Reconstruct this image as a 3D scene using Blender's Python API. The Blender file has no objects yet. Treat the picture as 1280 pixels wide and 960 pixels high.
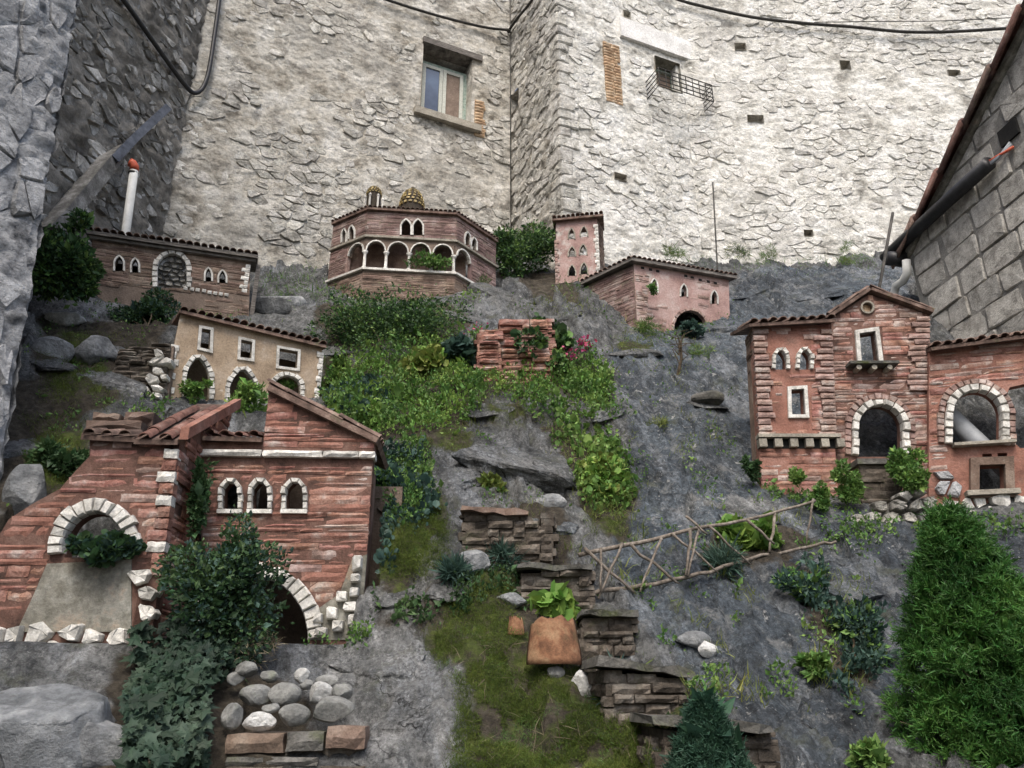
import bpy, bmesh, math, random
import numpy as np
from mathutils import Vector, Matrix
from mathutils.geometry import tessellate_polygon

random.seed(7)
R = np.random.default_rng(11)
SC = bpy.context.scene
COL = SC.collection

# ------------------------------------------------------------------ camera, sky, sun, exposure
F = 985.0
PITCH = math.radians(22.0)
CAM = np.array([0.0, 0.0, 1.6])
cam_data = bpy.data.cameras.new('camera')
cam_data.sensor_width = 36.0
cam_data.lens = 36.0 * F / 1280.0
cam_data.clip_start = 0.05
cam_data.clip_end = 300.0
cam = bpy.data.objects.new('camera', cam_data)
cam.location = CAM
cam.rotation_euler = (math.pi / 2 + PITCH, 0, 0)
COL.objects.link(cam)
SC.camera = cam

SUN_EL, SUN_AZ = math.radians(54), math.radians(-172)      # azimuth measured from +Y towards +X
world = bpy.data.worlds.new('World')
SC.world = world
world.use_nodes = True
wn = world.node_tree.nodes
wl = world.node_tree.links
bg = wn['Background']
sky = wn.new('ShaderNodeTexSky')
sky.sky_type = 'NISHITA'
sky.sun_disc = False
sky.sun_elevation = SUN_EL
sky.sun_rotation = SUN_AZ
sky.air_density = 1.0
sky.dust_density = 4.0
sky.ozone_density = 1.0
wl.new(sky.outputs[0], bg.inputs[0])
bg.inputs[1].default_value = 0.13
sd = bpy.data.lights.new('sun', 'SUN')
sd.energy = 1.35
sd.angle = math.radians(30)
sd.color = (1.0, 0.96, 0.9)
sun = bpy.data.objects.new('sun', sd)
sdir = Vector((math.sin(SUN_AZ) * math.cos(SUN_EL), math.cos(SUN_AZ) * math.cos(SUN_EL), math.sin(SUN_EL)))
sun.rotation_euler = sdir.to_track_quat('Z', 'Y').to_euler()
sun.location = (0, 0, 30)
COL.objects.link(sun)
SC.view_settings.view_transform = 'Standard'
SC.view_settings.look = 'None'
SC.view_settings.gamma = 1.0
SC.view_settings.exposure = 0.92
SC.cycles.max_bounces = 5
SC.cycles.diffuse_bounces = 3
SC.cycles.glossy_bounces = 2
SC.cycles.transmission_bounces = 2
SC.cycles.use_adaptive_sampling = True

# ------------------------------------------------------------------ geometry of sight lines (used only to work out real positions)
CP_, SP_ = math.cos(PITCH), math.sin(PITCH)
def rayd(u, v):
    a = (np.asarray(u, float) - 640.0) / F
    b = (480.0 - np.asarray(v, float)) / F
    return np.stack([a, CP_ - b * SP_, SP_ + b * CP_], -1)
def at(u, v, Y):
    d = rayd(u, v)
    return CAM + d * (np.asarray(Y, float) / d[..., 1])[..., None]

# ------------------------------------------------------------------ numpy noise
def _h(ix, iy, s):
    n = (ix.astype(np.int64) * 374761393 + iy.astype(np.int64) * 668265263 + s * 982451653) & 0x7fffffff
    n = ((n ^ (n >> 13)) * 1274126177) & 0x7fffffff
    return ((n ^ (n >> 16)) & 0xffffff) / float(0xffffff)
def perlin(x, y, s=0):
    ix, iy = np.floor(x), np.floor(y)
    fx, fy = x - ix, y - iy
    ux = fx * fx * fx * (fx * (fx * 6 - 15) + 10)
    uy = fy * fy * fy * (fy * (fy * 6 - 15) + 10)
    def g(ax, ay):
        a = _h(ix + ax, iy + ay, s) * 2 * math.pi
        return np.cos(a) * (fx - ax) + np.sin(a) * (fy - ay)
    a = g(0, 0) * (1 - ux) + g(1, 0) * ux
    b = g(0, 1) * (1 - ux) + g(1, 1) * ux
    return (a * (1 - uy) + b * uy) * 1.5
def fbm(x, y, o=4, s=0, gain=0.5):
    t = 0; amp = 1.0
    for k in range(o):
        t = t + amp * perlin(x * 2 ** k + 13.7 * k, y * 2 ** k - 7.3 * k, s + k)
        amp *= gain
    return t
def cell(x, y, s=0):
    ix, iy = np.floor(x), np.floor(y)
    f1 = np.full(x.shape, 9.0); f2 = np.full(x.shape, 9.0)
    dx1 = np.zeros(x.shape); dy1 = np.zeros(x.shape); r1 = np.zeros(x.shape); r2 = np.zeros(x.shape); r3 = np.zeros(x.shape)
    for a in (-1, 0, 1):
        for b in (-1, 0, 1):
            cx, cy = ix + a, iy + b
            px, py = cx + _h(cx, cy, s), cy + _h(cx, cy, s + 1)
            dx, dy = x - px, y - py
            d = np.hypot(dx, dy)
            m = d < f1
            f2 = np.where(m, f1, np.minimum(f2, d))
            f1 = np.where(m, d, f1)
            dx1 = np.where(m, dx, dx1); dy1 = np.where(m, dy, dy1)
            r1 = np.where(m, _h(cx, cy, s + 2), r1); r2 = np.where(m, _h(cx, cy, s + 3), r2); r3 = np.where(m, _h(cx, cy, s + 4), r3)
    return f1, f2, dx1, dy1, r1, r2, r3
def sstep(a, b, x):
    t = np.clip((x - a) / (b - a), 0, 1)
    return t * t * (3 - 2 * t)

# ------------------------------------------------------------------ object helpers
def tag(o, label=None, cat=None, group=None, kind=None):
    if label: o['label'] = label
    if cat: o['category'] = cat
    if group: o['group'] = group
    if kind: o['kind'] = kind
    return o
def thing(name, label, cat, loc, group=None):
    o = bpy.data.objects.new(name, None)
    o.empty_display_size = 0.1
    o.location = [float(c) for c in loc]
    COL.objects.link(o)
    return tag(o, label, cat, group)
def link(name, me, parent=None, loc=None):
    o = bpy.data.objects.new(name, me)
    if parent is not None: o.parent = parent
    if loc is not None: o.location = [float(c) for c in loc]
    COL.objects.link(o)
    return o
def np_mesh(name, V, Fc, mat, smooth=False):
    V = np.asarray(V, np.float32); Fc = np.asarray(Fc, np.int32)
    me = bpy.data.meshes.new(name)
    n, k = Fc.shape
    me.vertices.add(len(V)); me.vertices.foreach_set('co', V.ravel())
    me.loops.add(n * k); me.loops.foreach_set('vertex_index', Fc.ravel())
    me.polygons.add(n); me.polygons.foreach_set('loop_start', np.arange(0, n * k, k, dtype=np.int32))
    me.polygons.foreach_set('use_smooth', np.full(n, smooth))
    me.update(calc_edges=True)
    if mat: me.materials.append(mat)
    return me
class Acc:
    """collects shapes in world coordinates; build() links them as ONE mesh object under a thing"""
    def __init__(s): s.v = []; s.f = []
    def add(s, vs, fs):
        n = len(s.v)
        s.v.extend([(float(p[0]), float(p[1]), float(p[2])) for p in vs])
        s.f.extend([[i + n for i in f] for f in fs])
        return s
    def box(s, o, ex, ey, ez):
        o, ex, ey, ez = map(np.asarray, (o, ex, ey, ez))
        p = [o, o + ex, o + ex + ey, o + ey, o + ez, o + ex + ez, o + ex + ey + ez, o + ey + ez]
        return s.add(p, [(0, 3, 2, 1), (4, 5, 6, 7), (0, 1, 5, 4), (1, 2, 6, 5), (2, 3, 7, 6), (3, 0, 4, 7)])
    def tube(s, pts, r, n=8, cap=True):
        pts = [np.asarray(p, float) for p in pts]
        rs = r if hasattr(r, '__len__') else [r] * len(pts)
        vs = []; up = np.array([0.13, 0.2, 0.97])
        for i, p in enumerate(pts):
            t = pts[min(i + 1, len(pts) - 1)] - pts[max(i - 1, 0)]
            t = t / (np.linalg.norm(t) + 1e-9)
            a = np.cross(t, up)
            if np.linalg.norm(a) < 0.05: a = np.cross(t, np.array([1.0, 0, 0]))
            a /= np.linalg.norm(a); b = np.cross(t, a)
            for k in range(n):
                th = 2 * math.pi * k / n
                vs.append(p + rs[i] * (math.cos(th) * a + math.sin(th) * b))
        fs = []
        for i in range(len(pts) - 1):
            for k in range(n):
                fs.append((i * n + k, i * n + (k + 1) % n, (i + 1) * n + (k + 1) % n, (i + 1) * n + k))
        if cap:
            fs.append(tuple(range(n))[::-1]); m = (len(pts) - 1) * n
            fs.append(tuple(m + k for k in range(n)))
        return s.add(vs, fs)
    def build(s, name, mat, parent=None, smooth=False, label=None, kind=None, recalc=True):
        L = np.array(parent_origin(parent))
        me = bpy.data.meshes.new(name)
        me.from_pydata([(v[0] - L[0], v[1] - L[1], v[2] - L[2]) for v in s.v], [], s.f)
        if recalc:
            bm = bmesh.new(); bm.from_mesh(me)
            bmesh.ops.recalc_face_normals(bm, faces=bm.faces)
            bm.to_mesh(me); bm.free()
        if smooth: me.polygons.foreach_set('use_smooth', np.full(len(me.polygons), True))
        me.materials.append(mat)
        o = link(name, me, parent)
        return tag(o, label, None, None, kind)
def parent_origin(p):
    if p is None: return (0.0, 0.0, 0.0)
    x = np.zeros(3)
    while p is not None:
        x = x + np.array(p.location); p = p.parent
    return x
def solo(acc, name, mat, label, cat, group=None, smooth=False, kind=None):
    """a thing that is one mesh: its origin is put at the middle of its base"""
    a = np.array(acc.v)
    base = np.array([a[:, 0].mean(), a[:, 1].mean(), a[:, 2].min()])
    t = bpy.data.objects.new('tmp', None); t.location = base
    o = acc.build(name, mat, t, smooth)
    o.parent = None; o.location = base
    bpy.data.objects.remove(t)
    return tag(o, label, cat, group, kind)

# ------------------------------------------------------------------ materials
def mat(name, cols, scale=3.0, detail=6.0, rough=0.9, bump=0.4, bscale=30.0, var=0.25, stain=None, stain2=None,
        spec=0.25, metal=0.0, transl=0.0, dist=0.02, hue=0.0, stretch=None, grain=.24):
    m = bpy.data.materials.new(name); m.use_nodes = True
    nt = m.node_tree; N = nt.nodes; L = nt.links
    b = N['Principled BSDF']
    geo = N.new('ShaderNodeNewGeometry')
    vec = geo.outputs['Position']
    if stretch:
        mp = N.new('ShaderNodeMapping'); mp.inputs['Scale'].default_value = stretch
        L.new(vec, mp.inputs['Vector']); vec = mp.outputs[0]
    def noise(sc, det, rg=0.6):
        n = N.new('ShaderNodeTexNoise'); n.inputs['Scale'].default_value = sc
        n.inputs['Detail'].default_value = det; n.inputs['Roughness'].default_value = rg
        L.new(vec, n.inputs['Vector']); return n.outputs[0]
    def ramp(src, a, c):
        r = N.new('ShaderNodeMapRange'); r.inputs[1].default_value = a; r.inputs[2].default_value = c
        L.new(src, r.inputs[0]); return r.outputs[0]
    cr = N.new('ShaderNodeValToRGB')
    els = cr.color_ramp.elements
    k = len(cols)
    pos = [0.32 + 0.36 * i / max(k - 1, 1) for i in range(k)]
    els[0].position = pos[0]; els[0].color = (*cols[0], 1)
    els[1].position = pos[-1]; els[1].color = (*cols[-1], 1)
    for i in range(1, k - 1):
        e = els.new(pos[i]); e.color = (*cols[i], 1)
    L.new(noise(scale, detail), cr.inputs[0])
    c = cr.outputs[0]
    def mix(fac, c1, c2, mode='MIX'):
        x = N.new('ShaderNodeMix'); x.data_type = 'RGBA'; x.blend_type = mode
        if hasattr(fac, 'links'): L.new(fac, x.inputs[0])
        else: x.inputs[0].default_value = fac
        for s, q in ((c1, x.inputs[6]), (c2, x.inputs[7])):
            if hasattr(s, 'links'): L.new(s, q)
            else: q.default_value = (*s, 1)
        return x.outputs[2]
    for st in (stain, stain2):
        if st:
            col, sc, a, e = st
            c = mix(ramp(noise(sc, 5.0, 0.65), a, e), c, col)
    if grain > 0:
        gm = N.new('ShaderNodeMapRange'); gm.inputs[1].default_value = .34; gm.inputs[2].default_value = .66; gm.inputs[3].default_value = 1 - grain; gm.inputs[4].default_value = 1 + grain
        L.new(noise(bscale * 1.3, 5, .75), gm.inputs[0])
        gv = N.new('ShaderNodeVectorMath'); gv.operation = 'SCALE'; L.new(c, gv.inputs[0]); L.new(gm.outputs[0], gv.inputs['Scale']); c = gv.outputs[0]
    oi = N.new('ShaderNodeObjectInfo')
    ad = N.new('ShaderNodeMath'); ad.operation = 'ADD'
    L.new(oi.outputs['Random'], ad.inputs[0]); L.new(geo.outputs['Random Per Island'], ad.inputs[1])
    fr = N.new('ShaderNodeMath'); fr.operation = 'FRACT'; L.new(ad.outputs[0], fr.inputs[0])
    if var > 0:
        mr = N.new('ShaderNodeMapRange'); mr.inputs[3].default_value = 1 - var; mr.inputs[4].default_value = 1 + var
        L.new(fr.outputs[0], mr.inputs[0])
        hs = N.new('ShaderNodeHueSaturation')
        L.new(mr.outputs[0], hs.inputs['Value']); L.new(c, hs.inputs['Color'])
        if hue > 0:
            m2 = N.new('ShaderNodeMath'); m2.operation = 'MULTIPLY'; m2.inputs[1].default_value = 7.13; L.new(fr.outputs[0], m2.inputs[0])
            f2 = N.new('ShaderNodeMath'); f2.operation = 'FRACT'; L.new(m2.outputs[0], f2.inputs[0])
            m3 = N.new('ShaderNodeMapRange'); m3.inputs[3].default_value = 0.5 - hue; m3.inputs[4].default_value = 0.5 + hue
            L.new(f2.outputs[0], m3.inputs[0]); L.new(m3.outputs[0], hs.inputs['Hue'])
        c = hs.outputs[0]
    L.new(c, b.inputs['Base Color'])
    b.inputs['Roughness'].default_value = rough
    b.inputs['Specular IOR Level'].default_value = spec
    b.inputs['Metallic'].default_value = metal
    if bump > 0:
        bp = N.new('ShaderNodeBump'); bp.inputs['Strength'].default_value = bump; bp.inputs['Distance'].default_value = dist
        L.new(noise(bscale, 8.0, 0.7), bp.inputs['Height']); L.new(bp.outputs[0], b.inputs['Normal'])
    if transl > 0:
        tr = N.new('ShaderNodeBsdfTranslucent'); L.new(c, tr.inputs[0])
        ms = N.new('ShaderNodeMixShader'); ms.inputs[0].default_value = transl
        L.new(b.outputs[0], ms.inputs[1]); L.new(tr.outputs[0], ms.inputs[2])
        L.new(ms.outputs[0], N['Material Output'].inputs[0])
    return m

M_PLASTER = mat('lime_plaster', [(.20, .18, .145), (.44, .41, .35), (.58, .555, .495), (.67, .65, .60)], 2.6, 12, .95, 1.0, 11, 0.0,
                stain=((.12, .11, .095), 2.3, .54, .74), stain2=((.33, .315, .28), .55, .50, .66), dist=.06)
M_LIME = mat('limestone', [(.27, .26, .23), (.46, .44, .39), (.60, .58, .53), (.68, .67, .62)], 6, 12, .92, 1.0, 16, .22,
             stain=((.14, .135, .12), 4.5, .54, .70), stain2=((.58, .555, .49), 2.1, .56, .64), dist=.06, hue=.01)
M_BPLASTER = mat('sunlit_lime_plaster', [(.30, .285, .25), (.62, .60, .54), (.76, .745, .69), (.82, .81, .77)], 2.8, 12, .95, 1.0, 11, 0.0,
                 stain=((.20, .19, .17), 2.1, .57, .76), stain2=((.44, .425, .39), .5, .53, .68), dist=.06)  # lighter copy of the plaster, sunlight on the bastion put into the colour
M_BLIME = mat('sunlit_limestone', [(.38, .365, .33), (.62, .60, .54), (.74, .72, .67), (.79, .78, .74)], 6, 12, .92, 1.0, 16, .16,
              stain=((.20, .19, .17), 4.2, .56, .70), stain2=((.76, .745, .69), 2.1, .53, .62), dist=.06, hue=.01)  # lighter copy of the limestone, carrying the same painted sunlight
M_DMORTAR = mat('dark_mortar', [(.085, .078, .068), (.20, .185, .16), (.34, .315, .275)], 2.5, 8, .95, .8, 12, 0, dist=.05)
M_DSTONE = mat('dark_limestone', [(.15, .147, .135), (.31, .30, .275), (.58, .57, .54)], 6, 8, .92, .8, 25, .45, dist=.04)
M_BLUESTONE = mat('blue_grey_stone', [(.17, .175, .182), (.35, .357, .365), (.50, .505, .51), (.60, .605, .605)], 6, 12, .9, 1.0, 14, .2,
                  stain=((.06, .064, .07), 4.0, .55, .72), dist=.07)
M_BLOCK = mat('grey_block_stone', [(.27, .255, .225), (.45, .43, .385), (.58, .56, .51)], 9, 8, .93, .8, 45, .16,
              stain=((.15, .14, .125), 6, .55, .75), dist=.02)
M_BLOCKM = mat('block_mortar', [(.19, .18, .165), (.30, .29, .26)], 6, 7, .95, .6, 40, 0)
M_RED = mat('red_washed_brick', [(0.136, 0.068, 0.051), (0.268, 0.132, 0.098), (0.336, 0.196, 0.156), (0.416, 0.344, 0.304)], 7, 8, .93, .8, 55, .24,
            stain=((.52, .46, .41), 6, .60, .76), stain2=((.10, .065, .055), 8, .62, .78), dist=.015, hue=.012)  # brick tones lowered to stand in for shade low on the slope
M_REDJ = mat('red_mortar_joint_shade', [(0.053, 0.034, 0.027), (0.143, 0.079, 0.061), (0.203, 0.128, 0.101)], 7, 8, .95, .7, 50, 0, dist=.012)  # core darkened so the joints between bricks carry painted shade
M_REDP = mat('red_plaster', [(0.144, 0.072, 0.054), (0.272, 0.132, 0.098), (0.336, 0.192, 0.152)], 5, 8, .95, .7, 50, 0,
             stain=((.15, .10, .08), 6, .56, .75), dist=.012)
M_PINKB = mat('pink_brick', [(0.176, 0.122, 0.102), (0.311, 0.214, 0.181), (0.437, 0.370, 0.336)], 8, 8, .93, .8, 60, .25,
              stain=((.60, .55, .50), 7, .58, .74), stain2=((.12, .08, .07), 7, .64, .8), dist=.012, hue=.01)
M_PINKP = mat('pink_plaster', [(0.238, 0.150, 0.132), (0.361, 0.242, 0.216), (0.440, 0.334, 0.304)], 4, 8, .95, .5, 40, 0,
              stain=((.48, .44, .40), 5, .56, .72), stain2=((.2, .13, .11), 6, .64, .8), dist=.01)
M_BROWN = mat('brown_brick', [(0.102, 0.072, 0.056), (0.187, 0.132, 0.102), (0.272, 0.212, 0.170)], 6, 8, .93, .8, 55, .3,
              stain=((.40, .36, .31), 7, .62, .78), dist=.012, hue=.01)
M_BROWNP = mat('brown_mortar', [(.13, .10, .08), (.22, .17, .135)], 6, 8, .95, .7, 50, 0, dist=.012)
M_MAUVE = mat('mauve_brick', [(0.128, 0.085, 0.075), (0.212, 0.140, 0.123), (0.323, 0.255, 0.230)], 6, 8, .93, .8, 55, .25,
              stain=((.42, .38, .35), 7, .62, .78), dist=.012, hue=.01)
M_CREAM = mat('ochre_plaster', [(0.216, 0.162, 0.113), (0.333, 0.257, 0.180), (0.396, 0.324, 0.252)], 4, 8, .95, .4, 45, 0,
              stain=((.17, .135, .10), 5, .58, .76), stain2=((.5, .46, .40), 6, .62, .74), dist=.01)
M_GREYP = mat('grey_render', [(.11, .105, .085), (.22, .21, .175), (.36, .355, .315)], 7, 12, .95, .9, 30, 0,
              stain=((.30, .19, .11), 3.5, .58, .74), stain2=((.08, .085, .06), 6, .58, .74), dist=.012)
M_WHITE = mat('white_trim_stone', [(.34, .33, .30), (.60, .58, .53), (.70, .69, .65)], 14, 8, .9, .6, 60, .18,
              stain=((.22, .20, .17), 12, .58, .78), dist=.01)
M_TILE = mat('brown_roof_tile', [(.07, .05, .04), (.15, .10, .08), (.26, .19, .155)], 12, 8, .9, .6, 60, .35,
             stain=((.10, .11, .06), 8, .6, .78), dist=.008)
M_RTILE = mat('red_roof_tile', [(0.085, 0.047, 0.037), (0.162, 0.083, 0.066), (0.238, 0.153, 0.128)], 9, 8, .9, .6, 50, .3,
              stain=((.2, .19, .16), 6, .6, .78), dist=.01)
M_BOULDER = mat('boulder_rock', [(0.119, 0.128, 0.132), (0.255, 0.268, 0.276), (0.391, 0.404, 0.408)], 6, 12, .92, 1.0, 16, 0, stain=((.68, .69, .69), 2.0, .53, .64), stain2=((.06, .06, .05), 5, .6, .74), dist=.06)
M_LINTEL = mat('whitewashed_lintel', [(.55, .54, .51), (.72, .71, .68), (.80, .79, .76)], 3, 8, .92, .5, 25, 0, stain=((.38, .36, .33), 4, .6, .76))
M_TERRA = mat('terracotta', [(0.078, 0.039, 0.022), (0.203, 0.101, 0.055), (0.312, 0.203, 0.117)], 9, 8, .9, .5, 45, .12,
              stain=((.09, .08, .04), 8, .60, .76), dist=.01)
M_SLAB = mat('grey_stone_slab', [(0.060, 0.060, 0.053), (0.128, 0.123, 0.111), (0.212, 0.204, 0.187)], 10, 8, .93, .8, 35, .25,
             stain=((.06, .07, .025), 5, .52, .68), dist=.03)
M_EARTHB = mat('earthy_dry_stone', [(0.060, 0.050, 0.040), (0.120, 0.100, 0.080), (0.208, 0.188, 0.160)], 9, 8, .95, .9, 40, .35,
               stain=((.06, .07, .03), 5, .58, .76), dist=.02)
M_COBBLE = mat('river_cobble', [(0.102, 0.102, 0.095), (0.187, 0.189, 0.178), (0.289, 0.289, 0.272)], 9, 8, .85, .5, 45, .18,
               stain=((.16, .18, .12), 7, .55, .75), dist=.012)
M_WHITEROCK = mat('white_rock', [(.32, .32, .30), (.55, .55, .53), (.70, .70, .68)], 9, 8, .88, .8, 30, .1,
                  stain=((.28, .27, .22), 9, .6, .78), dist=.03)
M_PALEROCK = mat('pale_boulder_rock', [(.12, .125, .13), (.26, .27, .272), (.44, .445, .44)], 7, 12, .92, 1.0, 18, .12,
                 stain=((.55, .56, .55), 2.2, .60, .74), dist=.05)
M_TWIG = mat('weathered_twig', [(.08, .068, .055), (.155, .13, .105), (.25, .22, .19)], 30, 6, .9, .5, 90, .25, dist=.004)
M_STEM = mat('plant_stem', [(.05, .04, .025), (.12, .09, .06)], 20, 5, .9, .4, 60, .25, dist=.005)
M_BLACK = mat('black_plastic', [(.012, .012, .013), (.03, .03, .032)], 15, 5, .45, .15, 60, 0, spec=.4, grain=.06)
M_CABLE = mat('dark_cable', [(.025, .024, .022), (.075, .07, .062)], 15, 5, .7, .2, 60, .2)
M_STEEL = mat('dark_steel', [(.05, .055, .065), (.13, .14, .16)], 12, 6, .55, .3, 50, 0, spec=.4, metal=.4, grain=.06)
M_PVC = mat('white_pvc', [(.62, .62, .58), (.74, .74, .70)], 12, 5, .5, .1, 50, 0, stain=((.45, .43, .38), 9, .6, .8), grain=.06)
M_GPVC = mat('grey_pvc', [(.27, .29, .31), (.36, .38, .40)], 12, 5, .5, .1, 50, 0, stain=((.22, .22, .21), 9, .6, .8), grain=.06)
M_ORANGE = mat('red_orange_plastic', [(.55, .10, .05), (.66, .16, .09)], 12, 5, .5, .1, 50, 0, grain=.06)
M_GREENW = mat('green_painted_wood', [(.16, .22, .18), (.28, .35, .30), (.38, .42, .37)], 20, 6, .7, .3, 60, .1, stain=((.32, .28, .22), 14, .6, .75))
M_PALEW = mat('pale_painted_wood', [(.40, .41, .36), (.52, .53, .47)], 20, 6, .7, .2, 60, .1)
M_OLDWOOD = mat('grey_old_timber', [(.06, .055, .05), (.16, .145, .13), (.26, .24, .215)], 8, 7, .9, .6, 40, .1, stretch=(1, 1, 8))
M_CURTAIN = mat('brown_shutter', [(.15, .11, .085), (.25, .19, .15)], 6, 5, .8, .3, 30, 0)
M_DARKIN = mat('painted_interior_shade', [(.012, .012, .012), (.025, .024, .022)], 5, 4, .95, .2, 30, 0)  # near-black colour stands in for shade inside openings, holes and gaps
M_GLASS = mat('window_glass', [(.03, .045, .08), (.09, .13, .20)], 1.6, 3, .06, 0, 10, 0, spec=.9, grain=.06)  # blue of the reflected sky is put into the glass colour
M_SILL = mat('worn_sill_stone', [(.22, .20, .165), (.38, .35, .29)], 7, 8, .93, .7, 35, .1)
M_OBRICK = mat('orange_old_brick', [(.32, .20, .12), (.46, .32, .20), (.52, .42, .30)], 10, 7, .93, .7, 50, .25)
M_GOLD = mat('gold_mosaic', [(.14, .095, .025), (.26, .19, .06), (.42, .36, .20)], 40, 4, .35, .4, 120, .45, metal=.35, spec=.5)
M_MOSJ = mat('dark_mosaic_joint', [(.03, .025, .018), (.07, .055, .04)], 40, 4, .8, .3, 120, 0)
# foliage
def leafmat(n, a, b, c, var=.35, hue=.02, tr=.25, rough=.55): return mat(n, [a, b, c], 2.2, 4, rough, 0, 10, var, transl=tr, hue=hue, spec=.3, grain=0)
M_LDARK = leafmat('dark_green_leaf', (.026, .058, .024), (.05, .10, .038), (.09, .155, .055))
M_LMID = leafmat('mid_green_leaf', (.065, .14, .036), (.12, .22, .055), (.20, .31, .08))
M_LBRIGHT = leafmat('bright_green_leaf', (.10, .20, .04), (.17, .29, .06), (.26, .37, .09))
M_LYELLOW = leafmat('yellow_green_leaf', (.11, .15, .035), (.17, .21, .05), (.27, .29, .08))
M_LBLUE = leafmat('blue_green_leaf', (.03, .06, .05), (.055, .105, .082), (.09, .15, .11))
M_IVY = leafmat('ivy_leaf', (0.014, 0.030, 0.019), (0.029, 0.058, 0.034), (0.068, 0.100, 0.068), rough=.65)
M_CONIF = leafmat('conifer_needle', (.028, .082, .018), (.055, .145, .028), (.10, .22, .045), tr=.2)
M_SPRUCE = leafmat('spruce_needle', (.012, .035, .022), (.025, .065, .04), (.04, .09, .055), tr=.2)
M_MOSS = leafmat('moss', (.05, .075, .014), (.095, .135, .024), (.16, .20, .045), var=.4, rough=.9)
M_DRY = leafmat('dry_stalk', (.14, .12, .075), (.24, .20, .13), (.33, .29, .2), var=.3, rough=.8)
M_PINK = leafmat('pink_petal', (.42, .05, .13), (.55, .08, .20), (.6, .16, .27), var=.2)
M_YFLOW = leafmat('yellow_petal', (.45, .46, .05), (.55, .55, .09), (.6, .6, .18), var=.2)

# ------------------------------------------------------------------ the rock slope
def cam_yaw(P0, yaw):
    a = math.radians(yaw)
    return np.array([math.cos(a), math.sin(a), 0.0])
class Fac:
    """a vertical front: pixel -> (s along, t up) on that plane; d is depth into the building"""
    def __init__(s, u, v, Y, yaw, P=None):
        s.O = at(u, v, Y) if P is None else np.array(P, float)
        s.ex = cam_yaw(s.O, yaw); s.ez = np.array([0, 0, 1.0]); s.ey = np.cross(s.ez, s.ex); s.yaw = math.radians(yaw)
    def st(s, u, v):
        d = rayd(u, v); k = np.dot(s.O - CAM, s.ey) / np.dot(d, s.ey)
        q = CAM + d * k - s.O
        return (float(np.dot(q, s.ex)), float(q[2]))
    def pts(s, px): return [s.st(*p) for p in px]
    def w(s, a, t, d=0.0): return s.O + s.ex * a + s.ez * t + s.ey * d
    def m(s, px_u, px_v):
        """size of a pixel here, in metres"""
        return abs(s.st(px_u + 1, px_v)[0] - s.st(px_u, px_v)[0])

F_H1 = Fac(111, 360, 7.8, 19)
F_H2 = Fac(204, 492, 6.55, 30)
F_RL = Fac(100, 800, 4.5, 3)
F_RR = Fac(380, 797, 4.95, 3)
F_H5 = Fac(455, 372, 8.9, 6)
F_H6 = Fac(696, 353, 9.9, -8)
F_H7 = Fac(796, 412, 9.2, 20)
F_TW = Fac(951, 612, 6.40, 0)
F_GB = Fac(1040, 612, 6.47, -1)
F_WG = Fac(1160, 625, 6.42, -12)
F_PL = Fac(368, 942, 3.9, 2)

ctrl = [(-60, 985, 3.3), (150, 985, 3.5), (400, 985, 3.75), (640, 985, 3.8), (850, 985, 3.8), (1100, 985, 3.9), (1340, 985, 3.9),
        (60, 830, 4.15), (480, 880, 4.3), (500, 800, 4.75), (640, 860, 4.4), (760, 900, 4.15), (900, 860, 4.6), (960, 760, 5.1),
        (1060, 860, 4.6), (1200, 900, 4.4), (1250, 690, 5.8), (1120, 700, 5.55), (560, 740, 5.05), (660, 740, 5.2), (520, 650, 5.6), (700, 640, 5.9),
        (830, 680, 5.75), (900, 680, 5.65), (1010, 670, 5.9), (550, 580, 6.2), (640, 580, 6.35), (760, 600, 6.5), (860, 580, 6.75), (500, 520, 6.8), (620, 510, 7.0),
        (730, 520, 7.15), (850, 480, 7.9), (900, 530, 7.3), (420, 470, 7.5), (520, 450, 7.7), (640, 450, 7.9), (740, 430, 8.4), (850, 430, 8.9),
        (500, 390, 8.7), (600, 365, 9.1), (680, 370, 9.6), (660, 335, 10.6), (380, 345, 10.3), (760, 335, 10.5), (900, 338, 11.0), (1050, 338, 11.35), (1140, 332, 11.35),
        (940, 380, 10.0), (930, 440, 8.9), (925, 520, 7.6), (930, 600, 6.55), (70, 420, 6.9), (50, 560, 5.4), (15, 620, 4.95), (110, 480, 6.2), (60, 390, 7.2), (150, 430, 7.0),
        (1150, 400, 8.6), (1300, 430, 7.7), (1300, 560, 6.7), (1090, 540, 7.1), (1220, 520, 7.05),
        (330, 545, 5.75), (480, 640, 5.35), (470, 720, 5.0), (420, 800, 4.8), (300, 850, 4.4), (230, 850, 4.35)]
ctrl += [(111, 372, 7.78), (220, 392, 8.0), (320, 398, 8.35), (204, 500, 6.5), (300, 500, 6.9), (398, 500, 7.25),
         (455, 375, 8.85), (560, 372, 8.95), (696, 356, 9.85), (750, 356, 9.8), (796, 416, 9.15), (845, 420, 9.3), (912, 395, 9.65),
         (951, 616, 6.36), (1040, 620, 6.4), (1100, 625, 6.35), (1160, 650, 6.3), (1270, 650, 6.1)]
CT = np.array(ctrl, float)
Wp = at(CT[:, 0], CT[:, 1], CT[:, 2])
extra = np.array([(-8, 12.5, 9.6), (-8, 6, 6.0), (-8, 2, 1.2), (8, 12.5, 9.0), (9, 6, 4.0), (9, 2, 0.6), (-3, 1.8, .45), (0, 1.8, .4), (3, 1.8, .4),
                  (0, 2.8, .95), (-2, 2.8, .95), (2, 2.8, .95), (-3, 12.5, 9.2), (0, 12.6, 9.2), (4, 12.5, 8.8), (-5, 1, .0), (0, .8, 0), (5, 1, 0)], float)
Wp = np.vstack([Wp, extra])
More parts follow.
